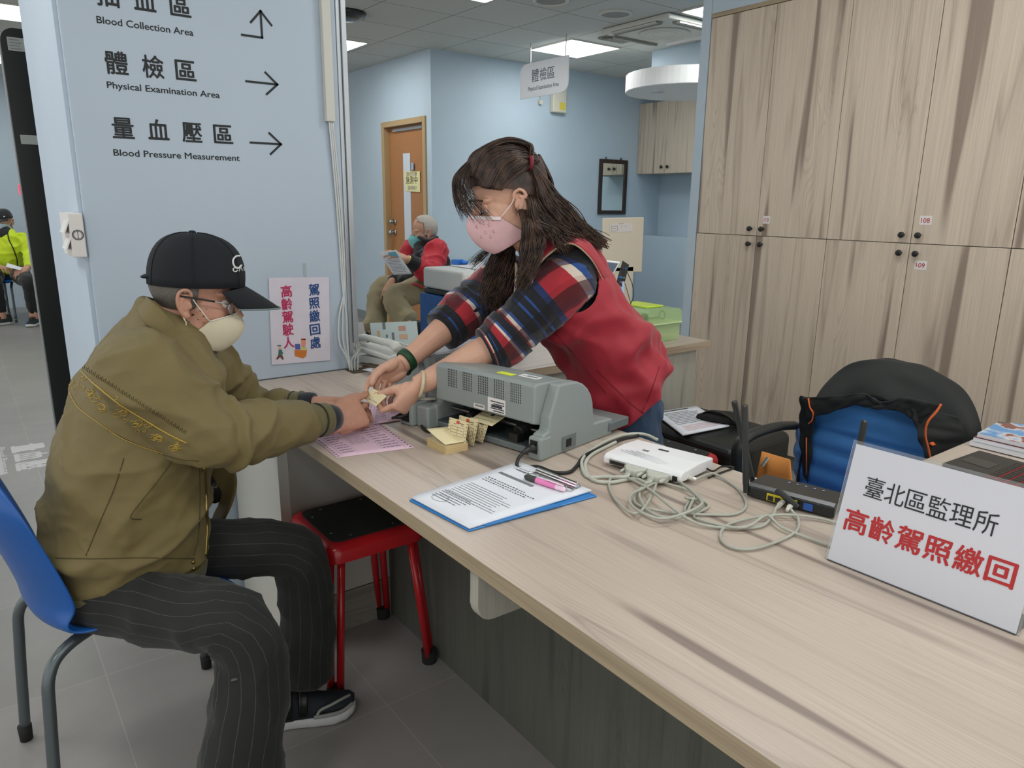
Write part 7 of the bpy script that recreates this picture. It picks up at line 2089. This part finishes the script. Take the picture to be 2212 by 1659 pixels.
# beige piping around the armhole
bm = bmesh.new(); bm.from_mesh(me); loop = []
be = [e for e in bm.edges if e.is_boundary and all(hole(v.co)[0] < 1.5 for v in e.verts)]
mb = MB()
for e in be: mb.tube([e.verts[0].co+root_of(vest).location, e.verts[1].co+root_of(vest).location], .0026, 5)
bm.free()
if be: mb.build('armhole_piping', fabric('piping_beige', (170, 152, 124), .8), vest, smooth=True)
strip('shoulder_strap', [pd(1122, 650, 2.02), pd(1136, 585, 2.00), pd(1168, 520, 1.99), pd(1222, 488, 2.0), pd(1274, 524, 2.01), pd(1316, 592, 2.05)], [pd(1138, 652, 1.99), pd(1156, 585, 1.955), pd(1184, 548, 1.935), pd(1232, 524, 1.935), pd(1276, 556, 1.955), pd(1304, 604, 2.0)], VEST, vest, .005, 5, .004)
strip('strap_piping', [pd(1138, 652, 1.988), pd(1156, 585, 1.953), pd(1184, 548, 1.933), pd(1232, 524, 1.933), pd(1276, 556, 1.953), pd(1304, 604, 1.998)], [pd(1139, 653, 1.99), pd(1158, 587, 1.956), pd(1186, 551, 1.936), pd(1232, 527, 1.936), pd(1275, 559, 1.956), pd(1302, 606, 2.0)], fabric('piping_beige_2', (170, 152, 124), .8), vest, .003)
# collar band and the front edge running down from it
strip('vest_collar', [pd(1150, 505, 2.04), pd(1165, 486, 2.05), pd(1195, 472, 2.10), pd(1225, 478, 2.16)], [pd(1162, 535, 2.03), pd(1185, 512, 2.04), pd(1220, 502, 2.09), pd(1248, 510, 2.16)], VEST, wom, .005)
strip('vest_front', [pd(1150, 520, 2.03), pd(1138, 570, 2.02), pd(1128, 620, 2.03), pd(1120, 670, 2.04), pd(1112, 720, 2.06)], [pd(1172, 520, 2.05), pd(1160, 560, 2.05), pd(1150, 600, 2.06), pd(1142, 650, 2.08), pd(1150, 720, 2.10)], VEST, wom, .005)
strip('vest_front', [pd(1074, 640, 2.16), pd(1072, 680, 2.16), pd(1076, 730, 2.16)], [pd(1092, 640, 2.18), pd(1098, 690, 2.18), pd(1110, 740, 2.18)], VEST, wom, .005)
bvv = bvh_of(vest)
VS = mat('vest_seam', (110, 16, 30), .8)
for pts in ([(1290, 800), (1340, 850), (1372, 880), (1392, 893)], [(1425, 790), (1405, 850), (1385, 893)], [(1200, 720), (1260, 790), (1310, 850)]):
    stitched(pts, .0012, VS, vest, bvv, 'seam', 8, .0003)

# --- jeans
JEAN = fabric('denim_blue', (52, 74, 100), .85, .4, 700, .1, .12, 25)
mb = MB()
hipd = hipc
for sgn in (-1, 1):
    hp = hipc+V((-.42, -.906, 0))*(.085*sgn)
    kx = V((1.70 if sgn > 0 else 1.74, hp.y+.02, .46)); ax_ = V((1.73 if sgn > 0 else 1.80, hp.y+.03, .05))
    mb.tube(spline([hp+V((-.02, .01, .03)), hp+V((0, 0, -.08)), kx, ax_], 5), interp([(.085, .09), (.085, .09), (.066, .068), (.06, .065)], 5), 20)
mb.ball(hipc+V((.0, 0, -.02)), (.10, .155, .10))
me = remesh(mb, .008, 4); displace(me, folds(44, .006, (12, 12, 9)))
jeans = link('jeans', me, JEAN, wom, smooth=True)
bvjn = bvh_of(jeans)
for pts in ([(1408, 848), (1405, 870), (1412, 872)],): stitched(pts, .0012, mat('denim_stitch', (150, 140, 120), .8), jeans, bvjn, 'stitch', 6)
for sgn in (-1, 1):
    hp = hipc+V((-.42, -.906, 0))*(.085*sgn); ax_ = V((1.73 if sgn > 0 else 1.80, hp.y+.03, .0))
    shoe(ax_+V((.07, -.02, 0)), ax_+V((-.17, .06, 0)), wom, upper=SOFTBLACK)

# --- wristband and bangle
wa2 = (w2-e2).normalized(); c = w2-wa2*.014
MB().tube([c-wa2*.011, c-wa2*.0105, c+wa2*.0105, c+wa2*.011], [(.0335, .0275), (.0355, .0295), (.0355, .0295), (.0335, .0275)], 26, ref=V((0, 0, 1))).build('green_wristband', mat('band_green', (18, 66, 36), .5, bump=.3, bscale=400), wom, smooth=True)
MB().ball(c+V((0, 0, -.036)), (.012, .010, .010), None, 10, 8).build('wristband_bead', mat('bead_green', (16, 56, 40), .3), wom, smooth=True)
wa1 = (w1-e1).normalized()
bxm = frame_(V(), wa1.cross(V((0, 0, 1))), V((0, 0, 1))).to_3x3()
tilt = Matrix.Rotation(math.radians(-12), 3, toC)
MB().torus(w1-wa1*.004, .0335, .0050, tilt @ bxm, 40, 12).build('jade_bangle', mat('jade_cream', (206, 196, 164), .12, sss=.2), wom, smooth=True)

# --- the card between the four hands
cc = thing('licence_card', 'small cream licence card held between the two people\'s fingers over the counter', 'card', cardc)
ca, cb_, cd, ce = [pd(a, b, d) for a, b, d in ((782, 858, 1.985), (812, 878, 1.945), (836, 856, 1.95), (808, 840, 1.99))]
nrm = (cb_-ca).cross(ce-ca).normalized()
if nrm.z < 0: nrm = -nrm
MB().quadslab([ca, cb_, cd, ce], .0008, nrm).build('card', CARD, cc)
f = lambda u, v: (ca*(1-u)+cb_*u)*(1-v)+(ce*(1-u)+cd*u)*v+nrm*.0012
mb = MB()
for u0, v0, u1, v1 in ((.1, .15, .5, .2), (.1, .3, .45, .35), (.6, .2, .9, .24)): mb.face([mb.bm.verts.new(f(u, v)) for u, v in ((u0, v0), (u1, v0), (u1, v1), (u0, v1))])
mb.build('print', PRINT, cc, fix=False)
mb = MB()
for u0, v0, u1, v1 in ((.3, .55, .8, .60), (.3, .80, .8, .85), (.3, .55, .34, .85), (.76, .55, .8, .85), (.45, .62, .5, .8), (.6, .62, .65, .8)): mb.face([mb.bm.verts.new(f(u, v)) for u, v in ((u0, v0), (u1, v0), (u1, v1), (u0, v1))])
mb.build('tan_emblem', mat('emblem_tan', (190, 132, 76), .7), cc, fix=False)
# ------------------------------------------------------------------ two more seated people in the background
def seated(name, label, base, yaw, cloth, knees, feet, hips, shoulders, elbows, wrists, hO, hF_, hU_, k=1.0, hands=None):
    """base: root location; every joint in room coordinates; returns helpers"""
    t = thing(name, label, 'person', base)
    mb = MB()
    nk_ = V(hO)-V(hU_).normalized()*.15-V(hF_).normalized()*.03
    h_, M_ = head(mb, hO, hF_, hU_, k, nk_, .058)
    mid = (V(hips[0])+V(hips[1]))/2
    mb.tube(spline([nk_, nk_.lerp(mid, .4), mid], 5), [.06]*3+[.09]*8, 14)
    for s_, e_, w_, hd in zip(shoulders, elbows, wrists, hands):
        mb.tube(spline([V(s_), V(e_), V(w_)], 5), [.04]*6+[.03]*5, 12)
        hand(mb, V(w_), V(hd[0]), V(hd[1]), hd[2], hd[3], hd[4], k)
    for hp, kn, ft in zip(hips, knees, feet): mb.tube([V(hp), V(kn), V(ft)], [.06, .05, .04], 10)
    link('body', remesh(mb, .0045, 3), cloth['skin'], t, smooth=True)
    eyes(h_, M_, k, t, cloth['skin'], cloth.get('lid', .6))
    return t, h_, M_, nk_, mid

# --- person in the red and black jacket by the wooden door
B2 = 5.35
q2 = lambda a, b, dd=0.0: pd(a, b, B2+dd)
RJ = fabric('jacket_red', (186, 28, 46), .7, .1, 600, .1)
BJ = fabric('jacket_dark', (22, 22, 26), .8, .2, 600, .1)
KH = fabric('khaki_cloth', (148, 138, 108), .9, .3, 400, .1)
hO2 = q2(917, 503)
F2 = (-_r*.92-_f*.38-V((0, 0, .16))).normalized(); U2 = V((0, 0, 1))+(-_r*.15)
hips = [q2(912, 622, -.10), q2(900, 618, .16)]; knees = [q2(845, 640, -.30), q2(822, 625, .05)]; feet = [q2(846, 735, -.28), q2(808, 735, .08)]
knees[0] = q2(852, 645, -.34); feet = [pd(884, 712, 5.0), pd(806, 730, 5.3)]
sh = [q2(942, 552, -.12), q2(890, 552, .20)]; el = [q2(925, 588, -.28), q2(878, 600, .10)]; wr = [q2(880, 560, -.40), q2(846, 608, -.06)]
d2a = (q2(852, 548, -.46)-wr[0]).normalized(); d2b = (q2(836, 636, -.10)-wr[1]).normalized()
p2, h2, M2, nk2, mid2 = seated('person', 'seated person in a red and black jacket and khaki trousers by the wooden door', V((hips[0].x, hips[0].y, 0)), 0, dict(skin=SKIN_2, lid=.3), knees, feet, hips, sh, el, wr, hO2, F2, U2, 1.0,
    [(d2a, V((0, 0, -1))+_f*.6, -1, [(14, 24, 14)]*4, [(.7, .5, .5), (.9, .1, .4), (.95, 0, .2)]), (d2b, V(_f)*1.0, 1, [(14, 18, 12)]*4, [(.8, .5, .2), (.95, .2, .2), (.97, .1, .1)])])
mb = MB()
ry, fx = _r, _f
rings_tube(mb, [(mid2-V((0, 0, .04)), _r, _f, .17, .17), (mid2+V((0, 0, .05)), _r, _f, .175, .175), (q2(925, 590, .02), _r, _f, .155, .18), (q2(930, 560, .02), _r, _f, .14, .185), (q2(926, 538, .02), _r, _f, .115, .15), (q2(921, 524, .01), _r, _f, .075, .08)], 24)
mb.ball(sh[0], (.085, .085, .08)); mb.ball(sh[1], (.085, .085, .08))
me = remesh(mb, .012, 4); displace(me, folds(51, .012, (8, 8, 10)))
link('jacket', me, BJ, p2, smooth=True)
for i, nm in ((0, 'red_sleeve'), (1, 'red_sleeve')):
    mb = MB(); mb.tube(spline([sh[i]+V((0, 0, .02))-_f*.01, sh[i].lerp(el[i], .5), el[i], el[i].lerp(wr[i], .62)], 5), interp([.088, .09, .08, .055], 5), 18); mb.ball(sh[i]+V((0, 0, .03))-_f*.02, (.092, .092, .085))
    me = remesh(mb, .010, 3); displace(me, folds(55+i, .010, (10, 10, 10))); link(nm, me, RJ, p2, smooth=True)
    MB().tube([el[i].lerp(wr[i], .58), el[i].lerp(wr[i], .95)], [.056, .042], 16).build('dark_cuff', BJ, p2, smooth=True)
MB().tube(spline([q2(905, 512, -.10), q2(925, 520, -.12), q2(945, 512, -.10)], 4), [(.022, .012)]*9, 10).build('collar', BJ, p2, smooth=True)
MB().tube(spline([q2(866, 612, -.25), q2(895, 614, -.27), q2(915, 622, -.27), q2(932, 640, -.24)], 5), [(.014, .006)]*16, 8).build('red_hem_stripe', RJ, p2, smooth=True)
MB().tube(spline([q2(905, 545, -.195), q2(912, 538, -.20), q2(914, 545, -.20), q2(908, 552, -.20)], 4), .004, 6).build('chest_logo', GREY_INK, p2, smooth=True)
for i in (0, 1):
    me = leg_mesh([(hips[i], .09, .10), (hips[i].lerp(knees[i], .5), .088, .092), (knees[i], .078, .08), (knees[i].lerp(feet[i], .5), .075, .08), (feet[i]+V((0, 0, .06)), .075, .08)], 61+i)
    link('trouser_leg', me, KH, p2, smooth=True)
    d_ = (-_r*.9-_f*.2); d_.z = 0; d_.normalize()
    f0 = V((feet[i].x, feet[i].y, max(0, feet[i].z-.06)))
    shoe(f0-d_*.10, f0+d_*.17, p2, upper=SOFTBLACK, sole=MATS['sole_white'])
mask_mesh(h2, fabric('mask_teal', (126, 204, 206), .85, .1, 600), p2, 1.0)
g = []
for i in range(12):
    u = -.03+.16*i/11; row = []
    wdt = math.sqrt(max(.0, 1-((u-.034)/.098)**2))
    for j in range(28):
        a0 = 40 if u > .075 else 74
        if u > .105: a0 = 0
        a = math.radians(a0+(360-2*a0)*j/27); row.append(h2(-.006+.098*wdt*math.cos(a), .083*wdt*math.sin(a), u))
    g.append(row)
MB().loft(g, close=False, cap=False).build('hair', mat('hair_silver', (172, 166, 158), .7, bump=.8, bscale=300), p2, smooth=True, mods=[('SOLIDIFY', dict(thickness=.005))])
wv2 = wr[0]-(wr[0]-el[0]).normalized()*.02
MB().tube([wv2, wv2+(wr[0]-el[0]).normalized()*.022], .030, 16).build('gold_watch', mat('watch_gold', (190, 160, 96), .3, .8), p2, smooth=True)
pq = [q2(818, 545, -.50), q2(856, 540, -.50), q2(890, 592, -.42), q2(850, 594, -.42)]
t, at = sheet('reading_paper', 'white printed paper held by the person in the red and black jacket', 'paper', pq, PAPER)
tow = (EYE-pq[0]).normalized()
marks(t, lambda u, v, h: at(u, v, 0)+tow*.004, textlines(.1, .9, .38, .92, 9, random.Random(9), .5, .03, .1, .3), GREY_INK)
marks(t, lambda u, v, h: at(u, v, 0)+tow*.004, [(.45, .06, .9, .3)], mat('paper_blue_block', (110, 170, 190), .7), 'blue_block')
dark_leg = mat('chair_leg_steel', (92, 100, 104), .3, .7)
shell_chair((mid2.x+.02, mid2.y+.03, 0), math.atan2(-_r.y, -_r.x)-.25, 'black shell chair under the person in the red and black jacket', mat('chair_black_plastic', (28, 30, 30), .4), dark_leg, None, .44)

# --- person in the yellow-green jacket in the far hallway, cut by the left edge
B3 = 8.1
q3 = lambda a, b, dd=0.0: pd(a, b, B3+dd)
YJ = fabric('jacket_lime', (198, 222, 30), .7, .1, 400, .1)
DK = fabric('dark_trousers', (14, 15, 17), .85, .2, 400)
hO3 = q3(9, 478)
F3 = (-_f*.95+_r*.1); F3.z = -.12; F3.normalize()
hips = [q3(-10, 590, .06), q3(38, 590, .06)]; knees = [q3(-12, 608, -.38), q3(62, 610, -.38)]; feet = [q3(6, 690, -.22), q3(74, 688, -.22)]
for f_ in feet: f_.z = .07
sh = [q3(-24, 508), q3(50, 508)]; el = [q3(-34, 552, -.05), q3(64, 552, -.05)]; wr = [q3(-2, 577, -.25), q3(60, 578, -.25)]
p3, h3, M3, nk3, mid3 = seated('person', 'seated person in a bright lime jacket and dark trousers at the far left edge', V((mid2.x*0+q3(14, 600).x, q3(14, 600).y, 0)), 0, dict(skin=SKIN_2, lid=.6), knees, feet, hips, sh, el, wr, hO3, F3, V((0, 0, 1)), 1.02,
    [(_r*.8-_f*.4-V((0, 0, .1)), V((0, 0, -1)), 1, [(20, 30, 20)]*4, [(.7, .6, .2), (.9, .2, .2), (.95, 0, .1)]), (-_r*.3-_f*.6-V((0, 0, .5)), V(_f), -1, [(20, 30, 20)]*4, [(.7, .6, .2), (.9, .2, .2), (.95, 0, .1)])])
mb = MB()
rings_tube(mb, [(mid3-V((0, 0, .03)), _r, _f, .19, .15), (mid3+V((0, 0, .10)), _r, _f, .19, .15), (q3(13, 540), _r, _f, .19, .14), (q3(13, 515), _r, _f, .185, .12), (q3(12, 502), _r, _f, .13, .09), (q3(11, 494), _r, _f, .07, .07)], 24)
for i in (0, 1): mb.tube(spline([sh[i], sh[i].lerp(el[i], .5), el[i], wr[i]], 5), interp([.075, .07, .062, .045], 5), 16)
me = remesh(mb, .014, 4); displace(me, folds(71, .014, (7, 7, 9))); link('jacket', me, YJ, p3, smooth=True)
bvl = bvh_of(p3.children[-1])
P_ = on_path(bvl, [(17, 505), (20, 520), (30, 540), (36, 560), (38, 574)], 6, .004)
if len(P_) > 3: MB().tube(P_, .006, 6).build('zip', BLACK, p3.children[-1], smooth=True)
MB().tube([q3(10, 497, -.02), q3(10, 506, -.06), q3(10, 514, -.10)], [.062, .06, .04], 14).build('dark_scarf', BJ, p3, smooth=True)
for i in (0, 1):
    me = leg_mesh([(hips[i], .09, .095), (hips[i].lerp(knees[i], .5), .085, .09), (knees[i], .07, .072), (knees[i].lerp(feet[i], .5), .06, .06), (feet[i]+V((0, 0, .08)), .05, .05)], 81+i)
    link('trouser_leg', me, DK, p3, smooth=True)
    d_ = -_f+_r*(-.45 if i == 0 else .25); d_.z = 0; d_.normalize(); f0 = V((feet[i].x, feet[i].y, 0))
    u_ = shoe(f0-d_*.09, f0+d_*.17, p3, upper=mat('shoe_dark_green', (36, 46, 44), .7) if i == 0 else MATS['shoe_dark_green'], trim=mat('shoe_blue', (40, 110, 190), .6) if i == 0 else MATS['shoe_blue'])
mask_mesh(h3, fabric('mask_sky', (190, 212, 222), .85, .1, 600), p3, 1.02)
rows = []
for i in range(9):
    t = i/8*math.pi/2; rows.append([h3(-.002+.10*math.cos(a)*math.cos(t)**.75, .086*math.sin(a)*math.cos(t)**.75, .035+.10*math.sin(t)) for a in [2*math.pi*j/28 for j in range(28)]])
cp3 = MB().loft(rows).build('cap', fabric('cap_black', (30, 32, 34), .85, .2, 400), p3, smooth=True)
rows = []
for i in range(5):
    t = i/4; rows.append([h3(.092*math.sqrt(max(0, 1-(a*.9)**2))+t*.06*(1-.5*a*a), .075*a, .036-t*.018) for a in [-1+2*j/12 for j in range(13)]])
MB().loft(rows, close=False, cap=False).build('brim', MATS['cap_black'], cp3, smooth=True, mods=[('SOLIDIFY', dict(thickness=.004))])
MB().tube([h3(.099, -.03, .062), h3(.101, -.01, .062), h3(.10, .01, .062)], .006, 6).tube([h3(.085, .05, .06), h3(.075, .058, .066)], .006, 6).build('cap_lettering', LOGO, cp3, smooth=True)
t, at = sheet('held_paper', 'small white paper in the hand of the person in the lime jacket', 'paper', [q3(12, 576, -.36), q3(45, 584, -.36), q3(48, 578, -.28), q3(16, 568, -.28)], PAPER)
shell_chair((mid3.x, mid3.y+.02, 0), math.atan2(-_f.y, -_f.x), 'blue shell chair under the person in the lime jacket', CHAIRB, dark_leg, 'blue shell chairs', .45)
